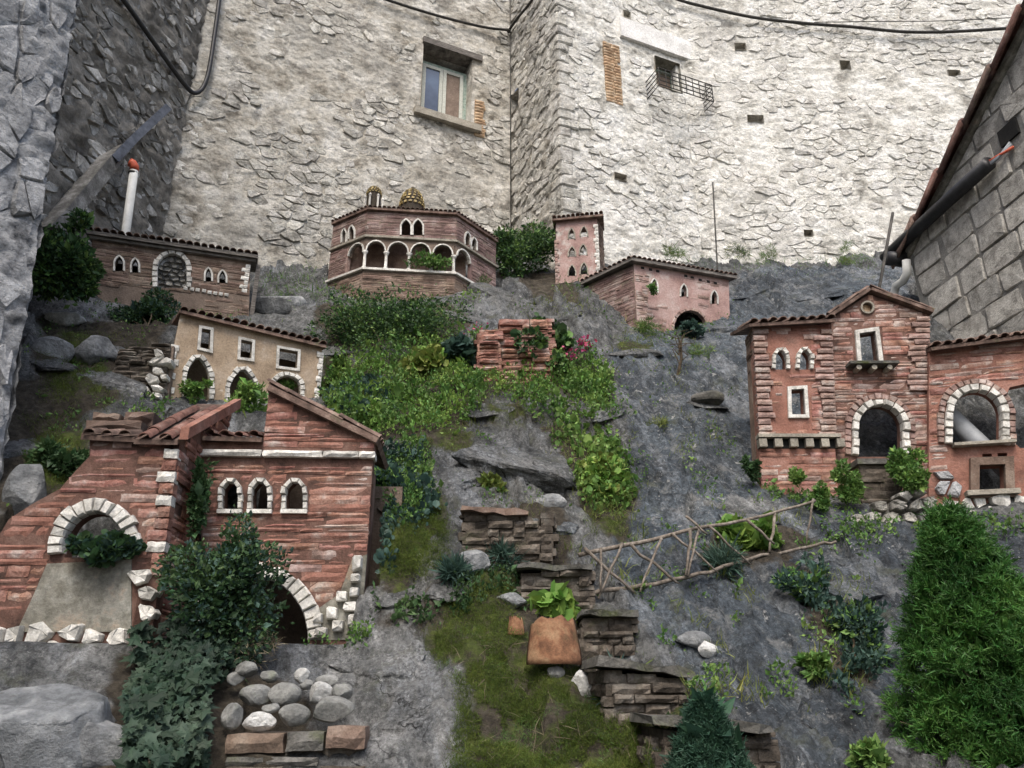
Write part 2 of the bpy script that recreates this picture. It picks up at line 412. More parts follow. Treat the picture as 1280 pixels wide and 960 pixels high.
def _k(a, b):
    d2 = (a[:, None, 0] - b[None, :, 0]) ** 2 + (a[:, None, 1] - b[None, :, 1]) ** 2
    return np.sqrt(d2 + 0.09)
n_ = len(Wp)
A_ = np.zeros((n_ + 3, n_ + 3))
A_[:n_, :n_] = _k(Wp, Wp) - np.eye(n_) * 0.03
A_[:n_, n_] = 1; A_[:n_, n_ + 1:] = Wp[:, :2]; A_[n_, :n_] = 1; A_[n_ + 1:, :n_] = Wp[:, :2].T
sol = np.linalg.solve(A_, np.concatenate([Wp[:, 2], [0, 0, 0]]))
X0, X1, Y0, Y1, DX = -8.0, 9.0, 0.6, 12.6, 0.026
gx = np.arange(X0, X1, DX); gy = np.arange(Y0, Y1, DX)
GX, GY = np.meshgrid(gx, gy)
def Hbase(x, y):
    P = np.stack([x.ravel(), y.ravel()], -1); out = np.empty(len(P))
    for i in range(0, len(P), 40000):
        q = P[i:i + 40000]
        out[i:i + 40000] = _k(q, Wp) @ sol[:n_] + sol[n_] + q @ sol[n_ + 1:]
    return out.reshape(x.shape)
cxs = np.arange(X0, X1 + .2, .1); cys = np.arange(Y0, Y1 + .2, .1)
CX, CY = np.meshgrid(cxs, cys)
HC = Hbase(CX, CY)
def bil(G, x, y, x0, y0, st):
    fx = np.clip((x - x0) / st, 0, G.shape[1] - 1.001); fy = np.clip((y - y0) / st, 0, G.shape[0] - 1.001)
    ix, iy = fx.astype(int), fy.astype(int); fx = fx - ix; fy = fy - iy
    return (G[iy, ix] * (1 - fx) + G[iy, ix + 1] * fx) * (1 - fy) + (G[iy + 1, ix] * (1 - fx) + G[iy + 1, ix + 1] * fx) * fy
H = bil(HC, GX, GY, X0, Y0, .1)
def hit_on(G, x0, y0, st, u, v):
    u = np.atleast_1d(np.asarray(u, float)); v = np.atleast_1d(np.asarray(v, float))
    d = rayd(u, v); d = d / d[:, 1:2]
    out = np.full(len(u), 12.5); done = np.zeros(len(u), bool)
    for Y in np.arange(2.2, 12.5, 0.02):
        x = d[:, 0] * Y; z = CAM[2] + d[:, 2] * Y
        below = (z < bil(G, x, np.full(len(u), Y), x0, y0, st)) & ~done
        out[below] = Y; done |= below
    return CAM + d * out[:, None]
def inpoly(poly, x, y):
    p = np.asarray(poly, float); r = np.zeros(np.shape(x), bool); j = len(p) - 1
    for i in range(len(p)):
        c = ((p[i, 1] > y) != (p[j, 1] > y)) & (x < (p[j, 0] - p[i, 0]) * (y - p[i, 1]) / (p[j, 1] - p[i, 1] + 1e-12) + p[i, 0])
        r ^= c; j = i
    return r
# where soil, moss, pale limestone and smooth slate lie on the slope (outlines carried onto the ground)
def ground_poly(px):
    q = hit_on(HC, X0, Y0, .1, [p[0] for p in px], [p[1] for p in px]); return q[:, :2]
def dens(px):
    out = []
    for i in range(len(px)):
        a, b = px[i], px[(i + 1) % len(px)]
        for k in range(4): out.append((a[0] + (b[0] - a[0]) * k / 4, a[1] + (b[1] - a[1]) * k / 4))
    return out
wob = .13 * fbm(GX * 2.2, GY * 2.2, 5, 5, .6); wob2 = .13 * fbm(GX * 2.2, GY * 2.2, 5, 25, .6)
def mask(polys, soft=0):
    m = np.zeros(H.shape)
    for p in polys:
        g = ground_poly(dens(p))
        m = np.maximum(m, inpoly(g, GX + wob, GY + wob2).astype(float))
    for _ in range(14):
        q = np.pad(m, 1, mode='edge')
        m = (q[:-2, 1:-1] + q[2:, 1:-1] + q[1:-1, :-2] + q[1:-1, 2:] + 2 * m) / 6
    return m
PATHP = [(545, 790), (590, 720), (660, 720), (640, 770), (720, 830), (740, 850), (830, 900), (845, 985), (560, 985), (575, 860), (525, 800)]
MOSS_PX = [PATHP, [(450, 560), (530, 560), (560, 650), (560, 720), (520, 720), (480, 730), (462, 680)], [(505, 545), (590, 530), (590, 560), (520, 565)],
           [(600, 505), (660, 510), (650, 530), (600, 525)], [(730, 640), (780, 640), (780, 672), (740, 672)], [(85, 412), (140, 440), (120, 470), (70, 450)], [(60, 470), (130, 470), (120, 500), (60, 500)],
           [(45, 545), (110, 530), (100, 605), (50, 610)], [(370, 450), (430, 440), (430, 460), (380, 462)], [(770, 425), (820, 435), (810, 445), (770, 440)]]
GREEN_PX = [(400, 490), (430, 455), (500, 455), (520, 440), (600, 450), (700, 440), (760, 470), (770, 520), (700, 500), (620, 490), (560, 540), (470, 540), (410, 520)]
SOIL_PX = MOSS_PX + [GREEN_PX, [(40, 395), (150, 405), (215, 395), (205, 440), (140, 520), (60, 520), (30, 470)], [(0, 480), (100, 500), (110, 600), (30, 660), (-40, 640)], [(665, 520), (720, 520), (800, 600), (790, 640), (730, 640), (700, 570)], [(575, 630), (700, 630), (730, 760), (800, 830), (700, 850), (600, 750)],
                     [(470, 740), (560, 760), (550, 790), (470, 785)], [(880, 660), (1020, 660), (1000, 715), (880, 720)], [(980, 710), (1100, 760), (1080, 880), (1040, 860), (1010, 760)],
                     [(240, 850), (400, 850), (400, 985), (100, 985), (160, 800)], [(620, 340), (700, 340), (740, 400), (690, 380)], [(560, 380), (600, 400), (560, 440), (420, 440), (390, 380)]]
PALE_PX = [[(395, 800), (455, 780), (530, 800), (560, 870), (560, 985), (440, 985), (440, 900)], [(-60, 820), (155, 820), (155, 900), (60, 985), (-60, 985)],
           [(40, 385), (110, 390), (150, 430), (140, 480), (70, 490), (40, 440)], [(470, 715), (550, 720), (550, 760), (470, 760)],
           [(840, 640), (1000, 640), (940, 620), (820, 630)]]
SLATE_PX = [[(760, 440), (930, 350), (1140, 335), (1140, 420), (940, 610), (1100, 650), (1280, 650), (1330, 720), (1100, 985), (960, 985), (800, 800), (730, 700), (800, 620)]]
soil = mask(SOIL_PX); moss = mask(MOSS_PX); pale = mask(PALE_PX); slate = mask(SLATE_PX)
# rock relief: blocks with their own tilt, open cracks, bedding and roughness
wx = GX + .25 * fbm(GX * 1.1, GY * 1.1, 3, 40); wy = GY + .25 * fbm(GX * 1.1, GY * 1.1, 3, 50)
c1 = cell(wx / 1.15 + wy * .25, wy / .8, 3); c2 = cell(wx / .42, wy / .33 - wx * .4, 9)
c3 = cell(wx / .17 + 3, wy / .13 - wx, 15)
c0 = cell(wx / 2.1 - wy * .2 + 5, wy / 1.25 + 3, 33)
det = ((c0[4] - .5) * c0[2] * .5 + (c0[5] - .3) * c0[3] * .9 + (c0[6] - .5) * .4) * .55
det += ((c1[4] - .5) * c1[2] * .45 + (c1[5] - .3) * c1[3] * .7 + (c1[6] - .5) * .22) * .5
det += ((c2[4] - .5) * c2[2] * .26 + (c2[5] - .5) * c2[3] * .28 + (c2[6] - .5) * .11) * (1 - .5 * slate)
det += ((c3[4] - .5) * c3[2] * .10 + (c3[5] - .5) * c3[3] * .10 + (c3[6] - .5) * .035) * (1 - .45 * slate)
crack = -(1 - sstep(.0, .07, c1[1] - c1[0])) * .12 - (1 - sstep(0, .08, c2[1] - c2[0])) * .05 * (1 - .4 * slate) - (1 - sstep(0, .12, c3[1] - c3[0])) * .014
rgh = .05 * fbm(GX * 1.3, GY * 1.3, 3, 60) + .034 * fbm(GX * 5, GY * 5, 3, 70) + .022 * fbm(GX * 11, GY * 11, 2, 80) + .05 * np.abs(fbm(GX * 3.1 + 4, GY * 3.1, 4, 85)) * (1 - .3 * slate)
bed = GY * .8 + GX * .55 + .35 * fbm(GX * .9, GY * .9, 3, 90)
bed = ((bed * 2.6) % 1) ** 3 * .07
det *= 1 - .45 * slate; crack *= 1 - .35 * slate
full = det + crack + rgh + bed * (.3 + .7 * slate)
full = full * (1 - .6 * soil) + soil * (.06 * fbm(GX * 3, GY * 3, 4, 95))
# houses: calm ground in front, hollow floor inside
def foot(fc, s0, s1, d0, d1, front=.25):
    a = (GX - fc.O[0]) * fc.ex[0] + (GY - fc.O[1]) * fc.ex[1]; d = (GX - fc.O[0]) * fc.ey[0] + (GY - fc.O[1]) * fc.ey[1]
    o = np.maximum(np.maximum(s0 - a, a - s1), np.maximum(d0 - front - d, d - d1))
    return a, d, o
CARVE = [(F_H1, 0, 2.2, .0, .55, 0.02), (F_H2, .0, 1.75, .0, .5, -.1), (F_RL, -.75, .56, .0, .55, -.25), (F_RR, -.62, .42, .0, .75, -.35),
         (F_H5, -.15, 1.25, .1, .75, .12), (F_H6, 0, .6, 0, .4, -.1), (F_H7, -.1, 1.25, .0, .5, -.1),
         (F_WG, .04, 1.4, .05, .42, .06), (F_PL, -.36, .36, .0, .45, .06), (F_PL, -.5, .5, -.5, .0, -.22), (F_RL, -.9, .45, -.35, .0, -.03), (F_RR, -.60, .30, -.30, .0, -.05)]
calm = np.ones(H.shape)
for fc, s0, s1, d0, d1, zf in CARVE + [(F_TW, 0, .65, 0, .3, 0), (F_GB, 0, .85, 0, .3, 0), (F_WG, 0, 1.1, 0, .3, 0)]:
    a, d, o = foot(fc, s0, s1, d0, d1)
    calm = np.minimum(calm, sstep(0.0, .45, o) * .85 + .15)
H = H + full * calm
for fc, s0, s1, d0, d1, zf in CARVE:
    a, d, o = foot(fc, s0, s1, d0, d1, 0)
    ins = o < 0
    H = np.where(ins, np.minimum(H, fc.O[2] + zf + .03 * full), H)
HG = H
def hit(u, v): return hit_on(HG, X0, Y0, DX, u, v)
def hit1(u, v): return hit(u, v)[0]
def ground(x, y): return bil(HG, np.asarray(x, float), np.asarray(y, float), X0, Y0, DX)
def gnormal(x, y):
    e = .06
    nx = -(ground(x + e, y) - ground(x - e, y)) / (2 * e); ny = -(ground(x, np.asarray(y) + e) - ground(x, np.asarray(y) - e)) / (2 * e)
    n = np.stack([nx, ny, np.ones_like(nx)], -1); return n / np.linalg.norm(n, axis=-1, keepdims=True)

def rock_material():
    m = bpy.data.materials.new('slope_rock'); m.use_nodes = True
    nt = m.node_tree; N = nt.nodes; L = nt.links; b = N['Principled BSDF']
    geo = N.new('ShaderNodeNewGeometry')
    def noise(sc, det, rg=.65, st=None):
        n = N.new('ShaderNodeTexNoise'); n.inputs['Scale'].default_value = sc; n.inputs['Detail'].default_value = det; n.inputs['Roughness'].default_value = rg
        v = geo.outputs['Position']
        if st:
            mp = N.new('ShaderNodeMapping'); mp.inputs['Scale'].default_value = st[:3]; mp.inputs['Rotation'].default_value = st[3]
            L.new(v, mp.inputs[0]); v = mp.outputs[0]
        L.new(v, n.inputs['Vector']); return n.outputs[0]
    def mr(src, a, c, o0=0., o1=1.):
        r = N.new('ShaderNodeMapRange'); r.inputs[1].default_value = a; r.inputs[2].default_value = c; r.inputs[3].default_value = o0; r.inputs[4].default_value = o1
        L.new(src, r.inputs[0]); return r.outputs[0]
    def ramp(src, cols, lo=.32, hi=.68):
        cr = N.new('ShaderNodeValToRGB'); e = cr.color_ramp.elements; k = len(cols)
        e[0].position = lo; e[0].color = (*cols[0], 1); e[1].position = hi; e[1].color = (*cols[-1], 1)
        for i in range(1, k - 1):
            q = e.new(lo + (hi - lo) * i / (k - 1)); q.color = (*cols[i], 1)
        L.new(src, cr.inputs[0]); return cr.outputs[0]
    def mix(f, a, c):
        x = N.new('ShaderNodeMix'); x.data_type = 'RGBA'; L.new(f, x.inputs[0])
        for s, q in ((a, x.inputs[6]), (c, x.inputs[7])):
            if hasattr(s, 'links'): L.new(s, q)
            else: q.default_value = (*s, 1)
        return x.outputs[2]
    def attr(n):
        a = N.new('ShaderNodeAttribute'); a.attribute_name = n
        x = N.new('ShaderNodeMath'); x.operation = 'MULTIPLY_ADD'; L.new(noise(5.5, 9, .75), x.inputs[0]); x.inputs[1].default_value = 1.5; L.new(a.outputs['Fac'], x.inputs[2])
        return mr(x.outputs[0], 1.12, 1.42)
    def mul(a, c):
        x = N.new('ShaderNodeMath'); x.operation = 'MULTIPLY'; L.new(a, x.inputs[0])
        if hasattr(c, 'links'): L.new(c, x.inputs[1])
        else: x.inputs[1].default_value = c
        return x.outputs[0]
    grey = ramp(noise(3.4, 12, .74), [(0.033, 0.034, 0.033), (0.096, 0.098, 0.094), (0.148, 0.149, 0.144), (0.266, 0.266, 0.259)])  # rock tones lowered, shade over the lower slope put into the colour
    blue = ramp(noise(2.8, 12, .74), [(0.023, 0.030, 0.037), (0.058, 0.073, 0.088), (0.094, 0.114, 0.132), (0.209, 0.230, 0.245)])
    c = mix(attr('slate'), grey, blue)
    plm = ramp(noise(3.1, 10), [(0.072, 0.074, 0.072), (0.168, 0.170, 0.165), (0.336, 0.336, 0.328)])
    c = mix(mr(noise(.75, 5, .6), .40, .60, .55, 0.), c, (.035, .038, .042))
    c = mix(attr('pale'), c, plm)
    def fall(sc, seed):
        mp = N.new('ShaderNodeMapping'); mp.vector_type = 'TEXTURE'; mp.inputs['Location'].default_value = (seed, 0, 0); mp.inputs['Rotation'].default_value = (.8, 0, .45); mp.inputs['Scale'].default_value = (1, 4.5, 1)
        L.new(geo.outputs['Position'], mp.inputs[0])
        n = N.new('ShaderNodeTexNoise'); n.inputs['Scale'].default_value = sc; n.inputs['Detail'].default_value = 11; n.inputs['Roughness'].default_value = .76; L.new(mp.outputs[0], n.inputs['Vector']); return n.outputs[0]
    c = mix(mul(mr(fall(3.2, 3.), .51, .62), .65), c, (.23, .245, .26))
    c = mix(mul(mr(fall(4.1, 9.), .53, .63), .7), c, (.028, .032, .036))
    def scale(c, f):
        g = N.new('ShaderNodeVectorMath'); g.operation = 'SCALE'; L.new(c, g.inputs[0]); L.new(f, g.inputs['Scale']); return g.outputs[0]
    c = scale(c, mr(noise(15, 8, .8, (1, .55, .55, (.6, .2, .5))), .36, .64, .45, 1.6))
    c = scale(c, mr(noise(48, 4, .8), .36, .64, .6, 1.42))
    fleck = mul(mr(noise(13, 5, .7), .60, .68), mr(noise(1.1, 3), .45, .6))
    c = mix(fleck, c, (.42, .42, .40))
    fleck2 = mul(mr(noise(42, 3, .7), .62, .70), mr(noise(1.7, 3), .42, .62))
    c = mix(fleck2, c, (.48, .48, .46))
    streak = mr(noise(5, 7, .7, (1, .25, .25, (0.5, 0.3, 0.6))), .60, .72)
    c = mix(mul(streak, .75), c, (.045, .05, .055))
    vo = N.new('ShaderNodeTexVoronoi'); vo.feature = 'DISTANCE_TO_EDGE'; vo.inputs['Scale'].default_value = 1.9
    wp = N.new('ShaderNodeTexNoise'); wp.inputs['Scale'].default_value = 2.2; wp.inputs['Detail'].default_value = 7; L.new(geo.outputs['Position'], wp.inputs['Vector'])
    vm = N.new('ShaderNodeVectorMath'); vm.operation = 'MULTIPLY_ADD'; L.new(wp.outputs['Color'], vm.inputs[0]); vm.inputs[1].default_value = (.8, .8, .8); L.new(geo.outputs['Position'], vm.inputs[2]); L.new(vm.outputs[0], vo.inputs['Vector'])
    c = mix(mul(mr(vo.outputs['Distance'], .013, .003), mr(noise(1.3, 4), .5, .62)), c, (.02, .02, .02))
    pk = mul(mr(noise(4.5, 12, .8), .53, .62), .75); c = mix(pk, c, (.23, .235, .23))
    dk = mul(mr(noise(8.5, 12, .8), .55, .63), .7); c = mix(dk, c, (.03, .032, .034))
    lich = mul(mr(noise(3.6, 7, .7), .57, .68), .5)
    c = mix(lich, c, (.10, .105, .06))
    so = ramp(noise(14, 8), [(.022, .018, .013), (.055, .045, .032), (.11, .095, .07)])
    c = mix(attr('soil'), c, so)
    mo = ramp(noise(9, 8), [(.03, .042, .010), (.07, .092, .018), (.12, .145, .03)])
    mf = N.new('ShaderNodeMath'); mf.operation = 'MULTIPLY'; L.new(attr('moss'), mf.inputs[0]); L.new(mr(noise(6, 9, .78), .45, .57), mf.inputs[1])
    c = mix(mf.outputs[0], c, mo)
    c = scale(c, mr(noise(30, 5, .8), .35, .65, .8, 1.2))
    L.new(c, b.inputs['Base Color']); b.inputs['Roughness'].default_value = .85; b.inputs['Specular IOR Level'].default_value = .3
    bp = N.new('ShaderNodeBump'); bp.inputs['Strength'].default_value = .9; bp.inputs['Distance'].default_value = .09
    L.new(noise(9, 12, .72), bp.inputs['Height'])
    bp2 = N.new('ShaderNodeBump'); bp2.inputs['Strength'].default_value = .8; bp2.inputs['Distance'].default_value = .016
    L.new(noise(42, 7, .75), bp2.inputs['Height']); L.new(bp.outputs[0], bp2.inputs['Normal'])
    L.new(bp2.outputs[0], b.inputs['Normal'])
    return m
ny_, nx_ = H.shape
# each point also leans outwards a little so that steep faces are not smeared
VX = GX + .02 * fbm(H * 9, GY * 9, 3, 120); VY = GY + .02 * fbm(H * 9, GX * 9, 3, 130)
V_ = np.stack([VX, VY, H], -1).reshape(-1, 3)
idx = np.arange(ny_ * nx_).reshape(ny_, nx_)
Q_ = np.stack([idx[:-1, :-1], idx[:-1, 1:], idx[1:, 1:], idx[1:, :-1]], -1).reshape(-1, 4)
M_ROCK = rock_material()
me = np_mesh('rock_slope', V_, Q_, M_ROCK, True)
for nm, arr in (('soil', soil), ('moss', moss), ('pale', pale), ('slate', slate)):
    a = me.attributes.new(nm, 'FLOAT', 'POINT'); a.data.foreach_set('value', arr.ravel().astype(np.float32))
SLOPE = tag(link('rock_slope', me), 'steep grey rock slope with moss and earth under the model houses', None, None, 'structure')
def ico(n=3):
    bm = bmesh.new(); bmesh.ops.create_icosphere(bm, subdivisions=n, radius=1.0); V = np.array([v.co[:] for v in bm.verts]); Fs = [[v.index for v in f.verts] for f in bm.faces]; bm.free(); return V, np.array(Fs)
ICO3, ICO4, ICO5 = ico(3), ico(4), ico(5)
def unit(a): return a / (np.linalg.norm(a, axis=-1, keepdims=True) + 1e-9)
def ledge(u, v, w, h, seed, thick=.4, sl=0.0, raise_=.35, turn=None, pl=0.0):
    """an angular outcrop of the bedrock lying along the slope"""
    rng = np.random.default_rng(seed); V, Fs = ICO5 if w * h > 3500 else ICO4; V = V.copy()
    p = hit1(u, v); n = gnormal(p[0:1], p[1:2])[0]; n = unit(n * .6 + np.array([0, -.25, .5])); x = unit(np.cross(np.array([0, 1.0, 0]), n)); y = np.cross(n, x)
    V -= np.clip(V[:, 2] - rng.uniform(.45, .6), 0, None)[:, None] * np.array([0, 0, 1.0])
    for _ in range(13):
        nn = rng.normal(0, 1, 3); nn[2] *= .55; nn = unit(nn); V -= np.clip(V @ nn - rng.uniform(.5, .85), 0, None)[:, None] * nn
    a = rng.uniform(-.5, .5) if turn is None else turn
    k = np.linalg.norm(p - CAM) / math.hypot(F, math.hypot(u - 640, v - 480)); V /= np.abs(V).max(0)
    V += (.05 * fbm(V[:, 0] * 3 + seed, V[:, 1] * 3 + V[:, 2] * 2, 4, seed))[:, None] * unit(V)
    sx, sy = w * k / 2, h * k / 2 * 1.15; sz = min(sx, sy) * thick
    q = V * np.array([sx, sy, sz]); q = np.stack([q[:, 0] * math.cos(a) - q[:, 1] * math.sin(a), q[:, 0] * math.sin(a) + q[:, 1] * math.cos(a), q[:, 2]], -1)
    W = q[:, 0:1] * x + q[:, 1:2] * y + q[:, 2:3] * n
    me = np_mesh('rock_ledge', W, Fs, M_ROCK, False)
    for nm, val in (('slate', sl), ('pale', pl)):
        at_ = me.attributes.new(nm, 'FLOAT', 'POINT'); at_.data.foreach_set('value', np.full(len(W), val, np.float32))
    link('rock_ledge', me, SLOPE, p + n * sz * (raise_ - .5))
for i, (u, v, w, h, sl, pl) in enumerate(((640, 575, 170, 110, 0, 0), (560, 600, 90, 70, 0, 0), (700, 600, 60, 60, 0, 0), (635, 372, 110, 60, 0, 0), (590, 400, 90, 36, 0, 0), (500, 388, 130, 34, 0, 0), (505, 556, 80, 36, 0, 0),
        (660, 655, 90, 40, .5, 0), (700, 660, 60, 30, .6, .4), (800, 440, 90, 34, 0, 0), (885, 505, 60, 26, 0, .4), (560, 735, 70, 46, 0, 1), (500, 745, 90, 50, 0, 1), (940, 365, 120, 40, 1, .3), (1050, 362, 130, 44, 1, .2),
        (905, 410, 70, 40, 1, 0), (75, 400, 80, 30, 0, 1), (110, 440, 90, 50, 0, 1), (140, 480, 100, 60, 0, .4), (65, 455, 60, 60, 0, .3), (30, 560, 80, 130, 0, 0), (40, 640, 60, 80, 0, .6), (340, 385, 100, 40, 0, 0), (420, 440, 80, 30, 0, 0),
        (1010, 700, 120, 40, 1, .3), (1060, 740, 90, 60, 1, 0), (1040, 800, 90, 40, 1, 0), (870, 800, 90, 30, 1, .5), (930, 650, 100, 34, .8, .6), (480, 830, 110, 80, 0, 1), (510, 900, 90, 70, 0, 1), (480, 950, 90, 60, 0, 1), (440, 830, 60, 40, 0, .6), (610, 515, 70, 30, 0, 0), (760, 520, 50, 30, .5, .3), (690, 400, 80, 40, 0, 0), (1250, 700, 120, 60, 1, .2), (1120, 690, 90, 40, 1, .2))):
    ledge(u, v, w, h, 300 + i, .34, sl, .30, None, pl)
g = Acc(); g.add([(-60, -60, -.02), (60, -60, -.02), (60, 60, -.02), (-60, 60, -.02)], [(0, 1, 2, 3)])
o = g.build('ground', M_SLAB, None, kind='structure')

# ------------------------------------------------------------------ rubble masonry: cells clipped from jittered sites
def clip(poly, px, py, nx, ny):
    out = []; n = len(poly)
    for i in range(n):
        a, b = poly[i], poly[(i + 1) % n]
        da = (a[0] - px) * nx + (a[1] - py) * ny; db = (b[0] - px) * nx + (b[1] - py) * ny
        if da <= 0: out.append(a)
        if (da < 0) != (db < 0) and da != db:
            t = da / (da - db); out.append((a[0] + (b[0] - a[0]) * t, a[1] + (b[1] - a[1]) * t))
    return out
def cells(w, h, sw, sh, rng, jit=.42, drop=.0):
    nx, ny = max(1, round(w / sw)), max(1, round(h / sh)); sw, sh = w / nx, h / ny
    S = {}
    for j in range(-2, ny + 2):
        for i in range(-2, nx + 2):
            if rng.random() < drop: continue
            S[i, j] = ((i + .5 + (.5 if j % 2 else 0) + rng.uniform(-jit, jit)) * sw, (j + .5 + rng.uniform(-jit, jit)) * sh)
    asp = (sw / sh) ** 1.0
    out = []
    for j in range(-1, ny + 1):
        for i in range(-1, nx + 1):
            if (i, j) not in S: continue
            x, y = S[i, j]
            p = [(x - 2 * sw, y - 2 * sh), (x + 2 * sw, y - 2 * sh), (x + 2 * sw, y + 2 * sh), (x - 2 * sw, y + 2 * sh)]
            for b in (0, -1, 1, -2, 2):
                for a in (0, -1, 1, -2, 2):
                    q = S.get((i + a, j + b))
                    if q is None or (a == 0 and b == 0): continue
                    dx, dy = q[0] - x, (q[1] - y) * asp * asp
                    p = clip(p, (x + q[0]) / 2, (y + q[1]) / 2, dx, dy)
                    if len(p) < 3: break
                if len(p) < 3: break
            if len(p) >= 3: out.append(p)
    return out
def stone_shape(poly, gap, h, rng, rounding=1, top=.88, cut=(.06, .20), rag=.07):
    """rings of a stone over its outline: list of (x, y, height) rings, quads between, cap"""
    c = (sum(p[0] for p in poly) / len(poly), sum(p[1] for p in poly) / len(poly))
    size = math.sqrt(abs(sum(poly[i][0] * poly[(i + 1) % len(poly)][1] - poly[(i + 1) % len(poly)][0] * poly[i][1] for i in range(len(poly)))) / 2)
    if size < gap * 2.2: return None
    k = max(.3, 1 - gap * 1.7 / size)
    p = [(c[0] + (q[0] - c[0]) * k, c[1] + (q[1] - c[1]) * k) for q in poly]
    n = []
    for i in range(len(p)):
        a, b = p[i], p[(i + 1) % len(p)]
        if math.hypot(a[0] - b[0], a[1] - b[1]) < size * .14: n.append(((a[0] + b[0]) / 2, (a[1] + b[1]) / 2)); continue
        for q in (rng.uniform(*cut), 1 - rng.uniform(*cut)):
            x, y = a[0] * (1 - q) + b[0] * q, a[1] * (1 - q) + b[1] * q; f = 1 + rng.uniform(-rag, rag * .6); n.append((c[0] + (x - c[0]) * f, c[1] + (y - c[1]) * f))
    p = n; n = len(p)
    tx, ty = rng.uniform(-.3, .3), rng.uniform(-.3, .3)
    rings = []
    for (kk, hh) in ((1.03, -.05), (1.0, h * .45), (top * rng.uniform(.94, 1.06), h)):
        rg = []
        for q in p:
            j = rng.uniform(1 - rag, 1 + rag * .6) if hh > 0 else 1
            x, y = c[0] + (q[0] - c[0]) * kk * j, c[1] + (q[1] - c[1]) * kk * j
            z = hh if hh < 0 else hh + ((x - c[0]) * tx + (y - c[1]) * ty) * .3 + rng.uniform(-.2, .2) * h
            rg.append((x, y, z))
        rings.append(rg)
    vs = sum(rings, []) + [(c[0] + rng.uniform(-.15, .15) * size, c[1] + rng.uniform(-.15, .15) * size, h * rng.uniform(.85, 1.2))]
    fs = []
    for r in (0, 1):
        for i in range(n): fs.append((r * n + i, r * n + (i + 1) % n, (r + 1) * n + (i + 1) % n, (r + 1) * n + i))
    for i in range(n): fs.append((2 * n + i, 2 * n + (i + 1) % n, 3 * n))
    return vs, fs, size
def wall_stones(th, O, ex, up, out, w, h, sw, sh, gap, hfun, material, rng, skip=None, limit=300, name='stone', vis=None, jit=.42):
    """stones of one wall: the largest in view as parts, the rest joined; O + ex*x + up*y, out = towards the viewer"""
    L = parent_origin(th); got = []
    for p in cells(w, h, sw, sh, rng, jit, .30):
        c = (sum(q[0] for q in p) / len(p), sum(q[1] for q in p) / len(p))
        if c[0] < 0.02 or c[0] > w - .02 or c[1] < 0 or c[1] > h: continue
        if skip and any(skip(q[0], q[1]) for q in p + [c]): continue
        hh = hfun(c[0], c[1], rng)
        if hh is None: continue
        p = [(min(max(q[0], 0.0), w), q[1]) for q in p]
        r = stone_shape(p, gap * rng.uniform(.4, 1.5), hh, rng, 1, .93, (.05, .22), .11)
        if r is None: continue
        vs, fs, size = r
        W = [O + ex * a + up * b + out * z for a, b, z in vs]
        inview = 1.0
        if vis is not None: inview = 1.0 if vis(W[-1]) else 0.2
        got.append((size * inview, W, fs))
    got.sort(key=lambda g: -g[0])
    rest = Acc()
    for k, (s, W, fs) in enumerate(got):
        if k < limit:
            c = sum(W) / len(W)
            me = bpy.data.meshes.new(name); me.from_pydata([tuple(q - c) for q in W], [], fs)
            me.materials.append(material)
            link(name, me, th, c - L)
        else: rest.add(W, fs)
    if rest.v: rest.build('small_stones', material, th, False, kind='stuff', recalc=False)
def infront(p):
    q = p - CAM
    z = q[1] * CP_ + q[2] * SP_; y = -q[1] * SP_ + q[2] * CP_
    u = 640 + F * q[0] / z; v = 480 - F * y / z
    return -10 < u < 1290 and -10 < v < 960
def px_of(p):
    q = np.asarray(p) - CAM
    z = q[1] * CP_ + q[2] * SP_; y = -q[1] * SP_ + q[2] * CP_
    return 640 + F * q[0] / z, 480 - F * y / z
def mortar(th, O, ex, up, out, w, h, st, amp, material, seed, holes=(), name='mortar_face', back=.35, warp=None):
    """uneven mortar bed as a grid with openings left out and a solid back"""
    nx, ny = int(w / st) + 1, int(h / st) + 1
    a = np.linspace(0, w, nx + 1); b = np.linspace(0, h, ny + 1); A, B = np.meshgrid(a, b)
    # snap grid lines to the opening edges
    z = amp * (.25 + .6 * fbm(A * 1.2, B * 1.2, 3, seed) + .75 * fbm(A * 4, B * 6, 4, seed + 9, .6) + .4 * np.abs(fbm(A * 13, B * 16, 2, seed + 17)))
    for (x0, x1, y0, y1) in holes:
        i0, i1 = np.argmin(abs(a - x0)), np.argmin(abs(a - x1)); j0, j1 = np.argmin(abs(b - y0)), np.argmin(abs(b - y1))
        a[i0], a[i1], b[j0], b[j1] = x0, x1, y0, y1
    A, B = np.meshgrid(a, b)
    L = parent_origin(th)
    P = O + A[..., None] * ex + B[..., None] * up + z[..., None] * out - L
    ac, bc = (a[:-1] + a[1:]) / 2, (b[:-1] + b[1:]) / 2; AC, BC = np.meshgrid(ac, bc)
    keep = np.ones(AC.shape, bool)
    for (x0, x1, y0, y1) in holes: keep &= ~((AC > x0) & (AC < x1) & (BC > y0) & (BC < y1))
    idx = np.arange(P.shape[0] * P.shape[1]).reshape(P.shape[:2])
    Q = np.stack([idx[:-1, :-1], idx[:-1, 1:], idx[1:, 1:], idx[1:, :-1]], -1)[keep]
    o = link(name, np_mesh(name, P.reshape(-1, 3), Q, material, True), th)
    return o
